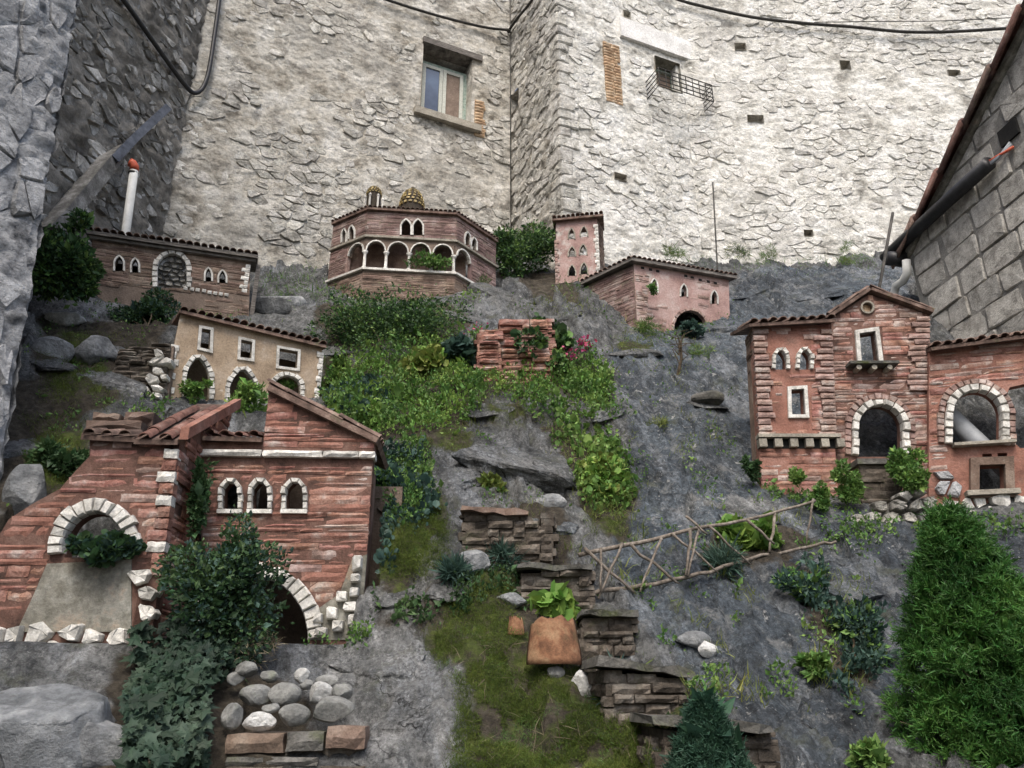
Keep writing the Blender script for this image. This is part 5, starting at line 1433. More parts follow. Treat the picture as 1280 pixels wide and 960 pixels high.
def dome(th, c, r, h, drum, finial=True):
    ac = Acc(); n = 18; prof = [(r, 0), (r, drum)] + [(r * math.cos(a) * 1.02, drum + h * math.sin(a)) for a in np.linspace(0.05, 1.50, 9)]
    vs = []
    for (q, z) in prof:
        for k in range(n): vs.append(c + np.array([q * math.cos(2 * math.pi * k / n), q * math.sin(2 * math.pi * k / n), z]))
    fs = [(i * n + k, i * n + (k + 1) % n, (i + 1) * n + (k + 1) % n, (i + 1) * n + k) for i in range(len(prof) - 1) for k in range(n)]
    fs.append(tuple((len(prof) - 1) * n + k for k in range(n))); ac.add(vs, fs)
    d = ac.build('dome', M_MOSJ, th, True)
    ac = Acc(); rr = random.Random(4)
    for i, a in enumerate(np.linspace(.08, 1.35, 8)):
        m = max(5, int(17 * math.cos(a)))
        for k in range(m):
            th_ = 2 * math.pi * (k + .5 * (i % 2)) / m; nrm = np.array([math.cos(th_) * math.cos(a), math.sin(th_) * math.cos(a), math.sin(a) * r / h]); nrm /= np.linalg.norm(nrm)
            p = c + np.array([r * math.cos(a) * math.cos(th_) * 1.02, r * math.cos(a) * math.sin(th_) * 1.02, drum + h * math.sin(a)])
            tx = np.array([-math.sin(th_), math.cos(th_), 0]); ty = np.cross(nrm, tx); w = math.pi * r * math.cos(a) / m * rr.uniform(.55, .8); q = h * .075 * rr.uniform(.6, .95)
            pts = [p + tx * w * x + ty * q * y - nrm * .004 for x, y in ((-1, -.8), (.8, -1), (1, .7), (-.7, 1))]
            ac.add(pts + [x + nrm * .016 for x in pts], [(4, 5, 6, 7), (0, 1, 5, 4), (1, 2, 6, 5), (2, 3, 7, 6), (3, 0, 4, 7)])
    ac.build('mosaic_pieces', M_GOLD, d, kind='stuff')
    if finial:
        ac = Acc(); p = c + UP * (drum + h - .01); ac.tube([p, p + UP * .03, p + UP * .05, p + UP * .08], [.03, .012, .028, .006], 8); ac.build('finial', M_SILL, d)
    return d
pc = fc.w(fc.st(513, 265)[0], zt + .02, .34)
dome(t5, pc, .168, .32, .28)
pc = fc.w(fc.st(462, 255)[0] + .0, zt + .10, .50)
d = dome(t5, pc, .10, .14, .50, False)
for k in range(7):
    a = 2 * math.pi * k / 7; ac = Acc(); p = pc + np.array([.13 * math.cos(a), .13 * math.sin(a), -.05]); ac.tube([p, p + UP * .46, p + UP * .48, p + UP * .51], [.015, .015, .024, .008], 6); ac.build('drum_column', M_WHITE, d)

# ---- small pink tower
rg = random.Random(37); fc = F_H6
t6 = house('model_tower', 'small square pink tower with six pointed windows beside the dark bush', fc, 'model tower')
out = fc.pts([(696, 380), (695, 278), (746, 273), (748, 378)])
ws = [fc.pts(arch(a, b, (c * .6 + d * .4), d, c, 'pointed', 6)) for a, b, d, c in ((711, 718, 286, 299), (726, 734, 284, 296), (711, 719, 309, 321), (725, 733, 306, 319), (711, 719, 332, 345), (726, 734, 329, 343))]
slab(t6, fc, out, ws, .05, M_PINKP)
for w in ws: ring(t6, fc, w, .017, .014, M_SILL)
quoins(t6, fc, out[0][0], fc.st(696, 355)[1], fc.st(695, 300)[1], 12, .05, M_PINKB, rg, 1); quoins(t6, fc, out[2][0], fc.st(748, 352)[1], fc.st(746, 280)[1], 16, .055, M_WHITE, rg, -1)
fs6 = Fac(0, 0, 1, 68, fc.w(out[2][0], 0, 0)); dps = .32; zt6, zb6 = out[2][1], out[0][1]
slab(t6, fs6, [(0.0, zb6), (dps, zb6), (dps, zt6), (0.0, zt6)], [], .05, M_BROWNP, 'side_wall')
bk = Bricks(); courses(bk, fs6, [(0.01, zb6), (dps, zb6), (dps, zt6), (0.01, zt6)], [], .04, (.08, .2), M_BROWN, rg, .9, (.002, .012), .04); bk.build(t6)
ac = Acc(); ac.box(fc.w(out[0][0], zb6, .06), fc.ex * .05, fc.ey * .3, UP * (zt6 - zb6 - .02)); ac.build('side_wall', M_PINKP, t6)
roof(t6, fc, (out[1][0] - .05, out[1][1]), (out[2][0] + .10, out[2][1] + .0), .42, .05, .07, M_TILE, .03, 2, .14, .035, rg)

# ---- pink house
rg = random.Random(38); fc = F_H7
t7 = house('model_house', 'pale pink house with low roof and dark arch beneath the thin rod', fc)
out = fc.pts([(797, 450), (797, 412), (792, 330), (911, 350), (912, 392), (905, 440)])
ar = fc.pts(arch(842, 884, 412, 388, 432)); ws = [fc.pts(arch(a, b, c, d, e, 'pointed', 6)) for a, b, c, d, e in ((814, 821, 356, 349, 366), (851, 858, 363, 356, 371), (889, 896, 371, 364, 380))]
slab(t7, fc, out, [ar] + ws, .06, M_PINKP)
for w in ws: ring(t7, fc, w, .02, .014, M_WHITE)
voussoirs(t7, fc, ar, 13, .04, .012, M_PINKB, rg)
for u, v in ((803, 335), (813, 337), (822, 339), (857, 345), (865, 347), (875, 350), (885, 352), (894, 354)):
    s, t = fc.st(u, v); ac = Acc(); ac.box(fc.w(s - .022, t - .016, -.01), fc.ex * .045, fc.ey * .02, UP * .03); ac.build('vent_hole_shade', M_DARKIN, t7)  # small dark blocks, the shade of vents painted rather than cut
bk = Bricks()
courses(bk, fc, fc.pts([(797, 412), (793, 338), (812, 340), (808, 412)]), [], .036, (.09, .2), M_PINKB, rg, .75, (.003, .014), .04)
courses(bk, fc, fc.pts([(800, 412), (797, 375), (835, 383), (832, 415)]), [offset(ar, .05)], .036, (.09, .2), M_PINKB, rg, .5, (.002, .010), .04)
courses(bk, fc, fc.pts([(860, 385), (855, 345), (910, 354), (910, 388)]), [offset(ar, .05)] + [offset(w, .03) for w in ws], .036, (.1, .2), M_PINKB, rg, .3, (.001, .007), .04)
f7 = Fac(0, 0, 1, -42, fc.w(out[1][0], 0, 0) - cam_yaw(None, -42) * .78)
zt7 = out[2][1]
ls = [(0, -.35), (.775, -.35), (.775, zt7 - .02), (0, zt7 - .04)]
slab(t7, f7, ls, [], .05, M_BROWNP, 'side_wall'); courses(bk, f7, [(0, -.2), (.77, -.2), (.77, zt7 - .03), (0, zt7 - .05)], [], .036, (.1, .24), M_MAUVE, rg, .95, (.003, .016), .04)
bk.build(t7)
ac = Acc(); ac.box(fc.w(out[3][0] - .05, -.3, .06), fc.ex * .05, fc.ey * .5, UP * (out[3][1] + .28)); ac.build('side_wall', M_PINKP, t7)
corner = fc.w(out[2][0] - .07, out[2][1], -.08); rt7 = fc.w(out[3][0] + .09, out[3][1] - .0, -.08); lf7 = f7.w(-.05, zt7 - .04, -.08)
q = [corner, rt7, rt7 + fc.ey * .6 + UP * .14, lf7 + f7.ey * .45 + UP * .10, lf7]
ac = Acc(); ac.add(q + [x + UP * .045 for x in q], [(4, 3, 2, 1, 0), (5, 6, 7, 8, 9)] + [(i, (i + 1) % 5, 5 + (i + 1) % 5, 5 + i) for i in range(5)]); rf7 = ac.build('roof', M_OLDWOOD, t7)
for q0, q1 in ((corner, rt7), (lf7, corner)):
    w = np.linalg.norm(q1 - q0); n = int(w / .075); rt = (q1 - q0) / w; nrm = np.cross(UP, rt)
    for i in range(n): put_tile(t7, rf7, M_TILE, q0 + rt * (i + .5) * w / n + UP * .048 - nrm * .015, rt, nrm + UP * .22, .033, .17, rg)

# ---- red group on the right: tower, gabled house, arched wing
rg = random.Random(39); fc = F_TW
t8 = house('model_tower', 'red brick tower with corbel band left of the gabled red house', fc, 'model tower')
out = fc.pts([(954, 660), (951, 600), (948, 545), (940, 410), (1038, 405), (1043, 545), (1047, 600), (1048, 660)])
ws = [fc.pts(arch(a, b, 447, 437, 462, 'pointed', 8)) for a, b in ((969, 982), (999, 1012))]; wr = fc.pts([(989, 519), (988, 488), (1004, 487), (1006, 519)])
slab(t8, fc, out, ws + [wr], .09, M_REDP)
cb = fc.pts([(930, 562), (930, 544), (1060, 546), (1060, 563)])
hz = [offset(w, .045) for w in ws] + [fc.pts([(978, 530), (978, 478), (1014, 478), (1014, 530)])]
def twm(fc, s, t, r):
    u = s / .63
    if t > fc.st(1000, 545)[1] and .22 < u < .80 and r.random() < .75: return None
    return M_RED if r.random() < .75 else M_PINKB
bk = Bricks(); courses(bk, fc, out, hz + [cb], .042, (.10, .30), M_RED, rg, .97, (.002, .013), .06, .005, twm)
for i in range(17):
    v = 414 + i * 8; s, t = fc.st(941 + (v - 410) * .06, v); bk.add(fc, s - .008, s + rg.uniform(.09, .15), t - .036, t + .008, .036, .07, M_PINKB, rg)
    s, t = fc.st(1037.5 + (v - 410) * .04, v); bk.add(fc, s - rg.uniform(.09, .16), s + .008, t - .036, t + .008, .036, .07, M_PINKB, rg)
bk.build(t8)
for w in ws: voussoirs(t8, fc, w, 9, .034, .03, M_WHITE, rg, 'window_stone')
ring(t8, fc, wr, .030, .024, M_WHITE, closed=True)
s0, s1 = fc.st(946, 551)[0], fc.st(1048, 551)[0]; tb0, tb1 = fc.st(1000, 559)[1], fc.st(1000, 549)[1]
ac = Acc(); ac.box(fc.w(s0, tb1, -.065), fc.ex * (s1 - s0), fc.ey * .09, UP * .03); ac.build('string_course', M_SILL, t8)
for i in range(6):
    u = 947 + i * 19.3; s = fc.st(u, 555)[0]; ac = Acc(); ac.box(fc.w(s, tb0 - .01, -.055), fc.ex * .065, fc.ey * .08, UP * (tb1 - tb0)); ac.build('corbel', M_SILL, t8)
slab(t8, fc, [(s0 + .01, tb0 - .012), (s1 - .01, tb0 - .012), (s1 - .01, tb1), (s0 + .01, tb1)], [], .02, M_DARKIN, 'painted_gap_shade', -.004)  # dark sheet between the corbels, painted as their shade
f8 = Fac(0, 0, 1, -75, fc.w(out[3][0], 0, 0)); bl = [fc.w(out[0][0], out[0][1], .09), fc.w(out[3][0], out[3][1], .09)]
ac = Acc(); w4_ = [fc.w(out[0][0], out[0][1], .09), fc.w(out[3][0], out[3][1], .09)]; w4_ += [x + fc.ey * .12 for x in w4_]; w4_ += [x + fc.ex * .06 for x in w4_]
ac.add(w4_, [(0, 1, 3, 2), (4, 6, 7, 5), (0, 4, 5, 1), (2, 3, 7, 6), (1, 5, 7, 3), (0, 2, 6, 4)]); ac.build('side_wall', M_BROWN, t8)
fs8 = Fac(0, 0, 1, -90, fc.w(out[3][0] - .012, 0, .21)); bk = Bricks(); courses(bk, fs8, [(0, out[0][1] + .1), (.20, out[0][1] + .1), (.20, out[3][1]), (0, out[3][1])], [], .042, (.1, .26), M_BROWN, rg, .97, (.0, .015), .08, .005); bk.build(t8)
a, b = fc.st(933, 410), fc.st(1040, 404)
roof(t8, fc, a, b, .5, .16, .09, M_TILE, .038, 3, .17, .03, rg)

rg = random.Random(40); fc = F_GB
t9 = house('model_house', 'gabled red brick house with round gable opening and tall white arch', fc)
out = fc.pts([(1046, 660), (1043, 545), (1039, 398), (1086, 368), (1159, 393), (1160, 440), (1160, 540), (1162, 660)])
wr = fc.pts([(1076, 454), (1073, 418), (1093, 415), (1098, 453)])
ar = fc.pts(arch(1072, 1127, 535, 507, 571, n=14))
oc = [fc.st(1083.5 + 6.5 * math.cos(a), 385 - 6 * math.sin(a)) for a in np.linspace(math.pi, -math.pi, 17)[:-1]]
slab(t9, fc, out, [wr, ar, oc], .09, M_REDJ)
def gbm(fc, s, t, r): return M_RED if r.random() < .55 else M_PINKB
bk = Bricks(); courses(bk, fc, out, [fc.pts([(1068, 464), (1066, 409), (1102, 408), (1104, 464)]), offset(ar, .10), [fc.st(1083.5 + 10 * math.cos(a), 385 - 10 * math.sin(a)) for a in np.linspace(math.pi, -math.pi, 13)[:-1]]], .042, (.09, .34), M_RED, rg, 1, (.001, .013), .06, .005, gbm)
for i in range(13):
    v = 398 + i * 7.2; s, t = fc.st(1159.5, v); bk.add(fc, s - rg.uniform(.10, .2), s + .006, t - .034, t + .008, .036, .07, M_PINKB, rg)
bk.build(t9)
ring(t9, fc, oc, .016, .022, M_SILL, 'round_rim', closed=True)
slab(t9, fc, oc, [], .02, M_OBRICK, 'round_inset', .03)
ring(t9, fc, wr, .036, .026, M_WHITE, closed=True)
s, t = fc.st(1057, 462); s2 = fc.st(1117, 458)[0]
ac = Acc(); ac.box(fc.w(s, t + .01, -.12), fc.ex * (s2 - s), fc.ey * .14, UP * .025); ac.build('balcony_slab', M_SLAB, t9)
for u in (1068, 1087, 1106):
    s_ = fc.st(u, 461)[0]; ac = Acc(); ac.tube([fc.w(s_, t - .018, -.10), fc.w(s_, t - .018, .03)], .024, 8); ac.build('balcony_bracket', M_SILL, t9)
voussoirs(t9, fc, ar, 15, .055, .045, M_WHITE, rg); voussoirs(t9, fc, offset(ar, .06), 23, .05, .03, M_PINKB, rg, 'outer_arch_stone')
apx = fc.st(1086, 366); rake(t9, fc, fc.st(1037, 399), apx, .032, .13, .3, M_TILE, rg, .03, -.06); rake(t9, fc, fc.st(1163, 394), apx, .032, .13, .3, M_TILE, rg, .03, -.06)
f9 = Fac(0, 0, 1, -1, fc.w(0, 0, -.16)); o9 = f9.pts([(1074, 640), (1073, 576), (1127, 574), (1127, 640)])
slab(t9, f9, o9, [], .15, M_BROWNP, 'door_step'); bk = Bricks(); courses(bk, f9, o9, [], .05, (.16, .3), M_EARTHB, rg, 1, (.01, .04), .06); bk.build(t9)
ac = Acc(); ac.box(f9.w(o9[1][0] - .03, o9[1][1] - .04, -.05), f9.ex * (o9[2][0] - o9[1][0] + .06), f9.ey * .2, UP * .045); ac.build('step_slab', M_SLAB, t9)

rg = random.Random(41); fc = F_WG
t10 = house('model_house', 'low red wing with white arch and wavy tiled eaves beneath the grey block wall', fc)
out = fc.pts([(1161, 700), (1161, 438), (1330, 418), (1330, 700)])
ar = fc.pts(arch(1190, 1250, 520, 489, 556, n=14))
bo = fc.pts([(1259, 545), (1256, 500), (1262, 484), (1290, 478), (1322, 480), (1322, 560), (1275, 560)])
fb = fc.pts([(1222, 614), (1222, 583), (1254, 582), (1255, 613)]); s1_ = fc.pts([(1228, 576), (1228, 567), (1240, 567), (1240, 576)]); s2_ = fc.pts([(1247, 576), (1247, 566), (1259, 566), (1259, 575)])
slab(t10, fc, out, [ar, bo, fb, s1_, s2_], .09, M_REDP)
bk = Bricks(); courses(bk, fc, fc.pts([(1161, 590), (1161, 440), (1330, 420), (1330, 480), (1262, 480), (1254, 500), (1252, 590)]), [offset(ar, .10), fc.pts([(1185, 600), (1185, 550), (1262, 550), (1262, 600)])], .042, (.1, .36), M_RED, rg, .7, (.002, .013), .06, .005, gbm); bk.build(t10)
voussoirs(t10, fc, ar, 17, .06, .05, M_WHITE, rg); voussoirs(t10, fc, offset(ar, .065), 25, .05, .03, M_PINKB, rg, 'outer_arch_stone')
s, t = fc.st(1190, 560); s2 = fc.st(1268, 560)[0]
ac = Acc(); ac.box(fc.w(s, t, -.08), fc.ex * (s2 - s), fc.ey * .14, UP * .025); ac.build('arch_sill', M_SILL, t10)
ring(t10, fc, fb, .065, .05, M_BROWN, 'stone_frame', closed=True)
ac = Acc(); s, t = fc.st(1206, 622); s2 = fc.st(1272, 620)[0]; ac.box(fc.w(s, t, -.09), fc.ex * (s2 - s), fc.ey * .12, UP * .04); ac.build('frame_sill', M_SILL, t10)
rubble_patch(t10, fc, [(1168, 622), (1172, 590), (1204, 590), (1204, 622)], .12, .11, M_BLUESTONE, rg, (.03, .05)); rubble_patch(t10, fc, [(1150, 655), (1180, 624), (1300, 624), (1320, 660), (1250, 665)], .14, .10, M_WHITE, rg, (.03, .06))
a, b = fc.st(1160, 440), fc.st(1330, 418)
roof(t10, fc, a, b, .5, .14, .1, M_TILE, .04, 3, .15, .03, rg)
# footing of pale stones in front of the gabled house
ff = Fac(1090, 655, 6.1, -4); t = house('stone_footing', 'row of pale rubble footing stones under the gabled red house', ff, 'footing', None)
rubble_patch(t, ff, [(1035, 672), (1060, 645), (1110, 622), (1165, 612), (1168, 650), (1110, 668)], .13, .085, M_LIME, rg, (.05, .11), .012, 'stone')
ac = Acc(); p = ff.pts([(1035, 700), (1040, 660), (1110, 632), (1168, 620), (1168, 700)]); slab(t, ff, p, [], .3, M_SLAB, 'footing_core', .0)
q0, q1 = on(F_WG, 1180, 492, .24), on(F_WG, 1310, 618, .20); ac = Acc(); ac.tube([q0, q1], .082, 14)
solo(ac, 'waste_pipe', M_GPVC, 'thick grey pipe slanting down behind the white arch of the red wing', 'pipe', None, True)

# ------------------------------------------------------------------ plants
T_OVAL = (np.array([(0, 0, 0), (-.28, .5, .07), (0, .5, 0), (.28, .5, .07), (0, 1, -.12)]), np.array([(0, 3, 2), (0, 2, 1), (3, 4, 2), (2, 4, 1)]))
T_ROUND = (np.array([(0, 0, 0), (-.42, .35, .06), (-.36, .8, .02), (0, 1, -.05), (.36, .8, .02), (.42, .35, .06), (0, .5, -.05)]),
           np.array([(0, 5, 6), (5, 4, 6), (4, 3, 6), (3, 2, 6), (2, 1, 6), (1, 0, 6)]))
T_NEEDLE = (np.array([(-.05, 0, 0), (.05, 0, 0), (.035, .7, .04), (-.035, .7, .04), (0, 1, .02)]), np.array([(0, 1, 2), (0, 2, 3), (3, 2, 4)]))
T_BLADE = (np.array([(-.04, 0, 0), (.04, 0, 0), (.03, .5, .05), (-.03, .5, .05), (0, 1, -.12)]), np.array([(0, 1, 2), (0, 2, 3), (3, 2, 4)]))
_iv = [(0, 0), (.18, .02), (.46, -.12), (.36, .2), (.55, .42), (.24, .46), (0, .95), (-.24, .46), (-.55, .42), (-.36, .2), (-.46, -.12), (-.18, .02)]
T_IVY = (np.array([(x, y, -.10 * abs(x) - .06 * y) for x, y in _iv] + [(0, .25, .03)]), np.array([(i, (i + 1) % 12, 12) for i in range(12)]))
T_STALK = (np.array([(-.012, 0, 0), (.012, 0, 0), (.010, .5, .12), (-.010, .5, .12), (0, 1, -.05)]), np.array([(0, 1, 2), (0, 2, 3), (3, 2, 4)]))
T_FLATN = (np.array([(-.08, 0, 0), (.08, 0, 0), (.05, 1, .04), (-.05, 1, .04)]), np.array([(0, 1, 2), (0, 2, 3)]))
def unit(a): return a / (np.linalg.norm(a, axis=-1, keepdims=True) + 1e-9)
def leaves(P, N, size, tm, rng, spread=.7, facing=False, sv=.35):
    """many leaves at once: radial leaves point along N, facing leaves lie across it"""
    n = len(P); d = unit(N + rng.normal(0, spread, (n, 3)))
    if facing:
        z = d; y = unit(np.cross(z, np.cross(rng.normal(0, .8, (n, 3)) + np.array([0, 0, -.5]), z)))
    else:
        y = d; z = unit(np.cross(unit(rng.normal(0, 1, (n, 3))), y))
    x = np.cross(y, z); s = size * np.exp(rng.normal(0, sv, n))[:, None, None]
    t = tm[0]
    V = P[:, None, :] + s * (t[None, :, 0:1] * x[:, None, :] + t[None, :, 1:2] * y[:, None, :] + t[None, :, 2:3] * z[:, None, :])
    Fc = tm[1][None] + (np.arange(n) * len(t))[:, None, None]
    return V.reshape(-1, 3), Fc.reshape(-1, 3)
def leaf_obj(name, VF, material, parent, kind=None):
    L = parent_origin(parent); V = np.concatenate([v for v, f in VF]); off = 0; Fs = []
    for v, f in VF: Fs.append(f + off); off += len(v)
    o = link(name, np_mesh(name, V - L, np.concatenate(Fs), material, False), parent)
    return tag(o, None, None, None, kind)
def out_of(P, off): 
    """step from the ground towards the viewer and up"""
    d = unit(CAM - P); d[..., 2] += .5; return P + unit(d) * off
def bush(name, label, box, n, size, material, tm=T_OVAL, cat='bush', group=None, clumps=9, seed=1, spread=.7, facing=False, dy=.9, push=.65, material2=None, stems=4, Y=None):
    if tm is T_BLADE or n < 2400 or Y == 7.0: stems = 0
    rng = np.random.default_rng(seed)
    u0, v0, u1, v1 = box; uc, vc = (u0 + u1) / 2, (v0 + v1) / 2
    base = hit1(uc, v1 - (v1 - v0) * .15) if Y is None else at(uc, v1, Y)
    mid = hit1(uc, vc) if Y is None else at(uc, vc, Y)
    s = np.linalg.norm(mid - CAM) / math.hypot(F, math.hypot(uc - 640, vc - 480)); rx, rz = (u1 - u0) / 2 * s, (v1 - v0) / 2 * s
    ry = min(rx, rz) * dy
    c = at(uc, vc, mid[1] - ry * push)
    clumps = int(clumps * 1.5)
    t = thing(name, label, cat, base, group)
    # clump centres inside the ellipsoid
    q = unit(rng.normal(0, 1, (clumps, 3))) * rng.uniform(.25, .92, (clumps, 1)); cc = c + q * np.array([rx, ry, rz])
    rr = rng.uniform(.20, .46, clumps)
    k = rng.integers(0, clumps, n); w = unit(rng.normal(0, 1, (n, 3))); rad = rng.uniform(.45, 1.0, (n, 1)) ** .6 * np.where(rng.random((n, 1)) < .06, 1.5, 1.0)
    P = cc[k] + w * rad * rr[k][:, None] * np.array([rx, ry * 1.1, rz])
    N = unit(w * .8 + (P - c) / np.array([rx, ry, rz]) * .6 + np.array([0, -.15, .35]))
    e = np.abs((P - c) / np.array([rx, ry, rz])); 
    hf = rng.random(n) < .3 if material2 else np.zeros(n, bool)
    leaf_obj('foliage', [leaves(P[~hf], N[~hf], size, tm, rng, spread, facing)], material, t)
    if material2: leaf_obj('bright_foliage', [leaves(P[hf], N[hf], size, tm, rng, spread, facing)], material2, t)
    ac = Acc()
    for j in range(min(stems, clumps)):
        m_ = (base + cc[j]) / 2 + np.array([0, 0, .02]); ac.tube([base + np.array([rng.uniform(-.3, .3) * rx, 0, -.04]), m_, cc[j]], [.009, .007, .003], 5)
    if ac.v: ac.build('stem', M_STEM, t)
    return t
def sample(poly, n, rng):
    p = np.array(poly, float); lo, hi = p.min(0), p.max(0); out = []
    while sum(len(o) for o in out) < n:
        q = rng.uniform(lo, hi, (n * 2, 2)); out.append(q[inpoly(poly, q[:, 0], q[:, 1])])
    return np.concatenate(out)[:n]
def cover(name, label, polys, n, size, material, tm=T_OVAL, h=.08, seed=1, spread=.8, patchy=.0, cat='undergrowth', facing=False, freq=3.0):
    """ground cover nobody could count: one object"""
    rng = np.random.default_rng(seed); VF = []
    for poly in polys:
        area = abs(sum(poly[i][0] * poly[(i + 1) % len(poly)][1] - poly[(i + 1) % len(poly)][0] * poly[i][1] for i in range(len(poly)))) / 2
        m = max(20, int(n * area / 10000)); q = sample(poly, m, rng); q = q + rng.normal(0, 5, q.shape)
        P = hit(q[:, 0], q[:, 1]); hum = fbm(P[:, 0] * freq, P[:, 1] * freq, 3, seed)
        k = hum > patchy - .45; P, hum = P[k], hum[k]
        N = gnormal(P[:, 0], P[:, 1]) * .6 + np.array([0, -.25, .6])
        P = P + unit(N) * (rng.random((len(P), 1)) ** .7 * h * np.clip(.55 + hum, .1, 1.4)[:, None])
        VF.append(leaves(P, N, size, tm, rng, spread, facing))
    o = leaf_obj(name, VF, material, None, 'stuff'); return tag(o, label)

# ground cover
cover('undergrowth', 'low bright green weeds between the temple and the rock outcrop',
      [[(400, 490), (430, 455), (500, 450), (520, 435), (600, 445), (600, 500), (560, 540), (470, 545), (410, 520)], [(590, 450), (690, 440), (755, 465), (768, 520), (700, 505), (620, 500)]], 4600, .030, M_LBRIGHT, h=.15, seed=1)
cover('undergrowth', 'darker weeds mixed into the green band below the temple',
      [[(395, 490), (430, 445), (520, 430), (610, 440), (600, 520), (540, 545), (420, 540)], [(620, 445), (760, 450), (770, 530), (650, 520)]], 3300, .036, M_LMID, h=.18, seed=2, patchy=.25)
cover('undergrowth', 'blue-green weeds along the right side of the red house', [[(455, 570), (520, 560), (545, 640), (490, 680), (480, 740), (455, 720)], [(400, 480), (470, 470), (500, 520), (430, 530)]], 3000, .032, M_LBLUE, T_ROUND, h=.10, seed=3, patchy=.2)
cover('undergrowth', 'green weeds beside the red house wall', [[(468, 560), (530, 555), (550, 640), (500, 660), (470, 640)]], 4200, .028, M_LMID, h=.11, seed=4, patchy=.1)
cover('moss', 'olive green moss covering the earth path and ledges', MOSS_PX + [[(468, 640), (560, 640), (560, 720), (490, 725)]], 24000, .016, M_MOSS, T_BLADE, h=.05, seed=5, spread=.9, patchy=.12, freq=5)
cover('moss', 'brighter moss cushions on the lower path', [[(525, 790), (600, 790), (640, 860), (600, 870), (540, 840)], [(700, 880), (790, 880), (835, 960), (560, 975), (640, 910)], [(470, 600), (540, 640), (550, 700), (480, 715)]], 6000, .014, M_LMID, T_BLADE, h=.035, seed=6, spread=.9, patchy=.45, freq=6)
cover('undergrowth', 'thin yellowish weeds along the right of the rock outcrop', [[(665, 520), (720, 515), (790, 580), (790, 640), (735, 640), (700, 570)], [(745, 640), (790, 645), (780, 672), (740, 668)]], 2300, .04, M_LYELLOW, T_BLADE, h=.14, seed=7, patchy=.3)
cover('undergrowth', 'green weeds along the right of the rock outcrop', [[(690, 530), (740, 520), (795, 585), (790, 640), (735, 640)], [(700, 470), (765, 470), (770, 500), (710, 500)]], 3000, .032, M_LMID, T_ROUND, h=.13, seed=8, patchy=.15)
cover('undergrowth', 'weeds growing out of the seam in the slate rock', [[(985, 708), (1030, 715), (1040, 760), (1100, 770), (1100, 870), (1065, 880), (1035, 860), (1060, 800), (1010, 760)]], 2000, .038, M_LBLUE, T_OVAL, h=.10, seed=9, patchy=.3)
cover('undergrowth', 'pale grassy tufts around the pink house and above the slate', [[(780, 395), (840, 400), (835, 430), (770, 440)], [(660, 380), (740, 375), (740, 395), (700, 400)], [(770, 425), (820, 430), (815, 445), (775, 443)], [(605, 460), (690, 440), (700, 460), (620, 475)]], 2600, .05, M_LYELLOW, T_BLADE, h=.14, seed=10, patchy=.2)
cover('undergrowth', 'low dark weeds on the earth around the steps', [[(560, 690), (650, 690), (700, 760), (640, 790), (560, 770)], [(470, 740), (555, 760), (540, 785), (470, 780)], [(840, 905), (870, 900), (850, 960), (830, 960)]], 1600, .03, M_LDARK, T_OVAL, h=.07, seed=11, patchy=.35)
cover('grass', 'dry straw-coloured stalks scattered over the mossy path', [[(560, 800), (840, 860), (840, 970), (580, 970)], [(640, 450), (760, 470), (780, 560), (690, 520)], [(590, 600), (700, 640), (640, 700)], [(1000, 700), (1090, 780), (1050, 860)]], 60, .10, M_DRY, T_STALK, h=.03, seed=12, spread=1.1, patchy=-.2)
cover('undergrowth', 'thin weeds at the foot of the old walls', [[(700, 352), (760, 352), (760, 362), (700, 362)], [(330, 345), (410, 340), (410, 380), (330, 385)], [(820, 320), (1100, 322), (1100, 340), (820, 338)]], 3200, .055, M_LMID, T_BLADE, h=.14, seed=13, patchy=.3)
cover('undergrowth', 'mixed weeds around the ruined brick pier', [[(580, 440), (700, 430), (700, 480), (590, 480)]], 4200, .034, M_LMID, T_OVAL, h=.2, seed=14, patchy=.1)

cover('undergrowth', 'weeds and litter built up along the foot of the model houses',
      [[(385, 792), (465, 790), (465, 806), (385, 808)], [(796, 410), (845, 412), (915, 388), (915, 402), (850, 428), (800, 424)], [(940, 606), (1050, 612), (1060, 640), (945, 628)], [(110, 384), (320, 392), (320, 404), (110, 398)],
       [(186, 486), (215, 492), (210, 525), (170, 520)], [(410, 352), (600, 360), (600, 380), (420, 378)], [(1030, 655), (1170, 650), (1290, 652), (1290, 668), (1040, 680)], [(690, 352), (752, 352), (752, 364), (690, 364)]], 3600, .026, M_LMID, T_OVAL, h=.06, seed=15, patchy=.35, freq=5)
cover('grass', 'thin grass tufts rooted in the cracks all over the slope', [[(330, 380), (690, 370), (900, 400), (930, 620), (1090, 680), (1080, 900), (860, 880), (700, 700), (470, 560)]], 700, .05, M_LYELLOW, T_BLADE, h=.03, seed=16, spread=.5, patchy=.72, freq=2.6)
cover('undergrowth', 'small dark weeds in the cracks all over the slope', [[(330, 380), (690, 370), (900, 400), (930, 620), (1090, 680), (1080, 900), (860, 880), (700, 700), (470, 560)], [(30, 400), (200, 410), (200, 500), (100, 640), (0, 640)]], 900, .024, M_LMID, T_OVAL, h=.04, seed=17, spread=.8, patchy=.80, freq=3.4)
cover('moss', 'moss pads among the pale rocks left of the ochre house', [[(45, 410), (150, 415), (200, 440), (140, 520), (50, 500)], [(30, 520), (110, 520), (100, 610), (30, 620)]], 4200, .024, M_MOSS, T_BLADE, h=.03, seed=18, spread=.9, patchy=.2, freq=5)
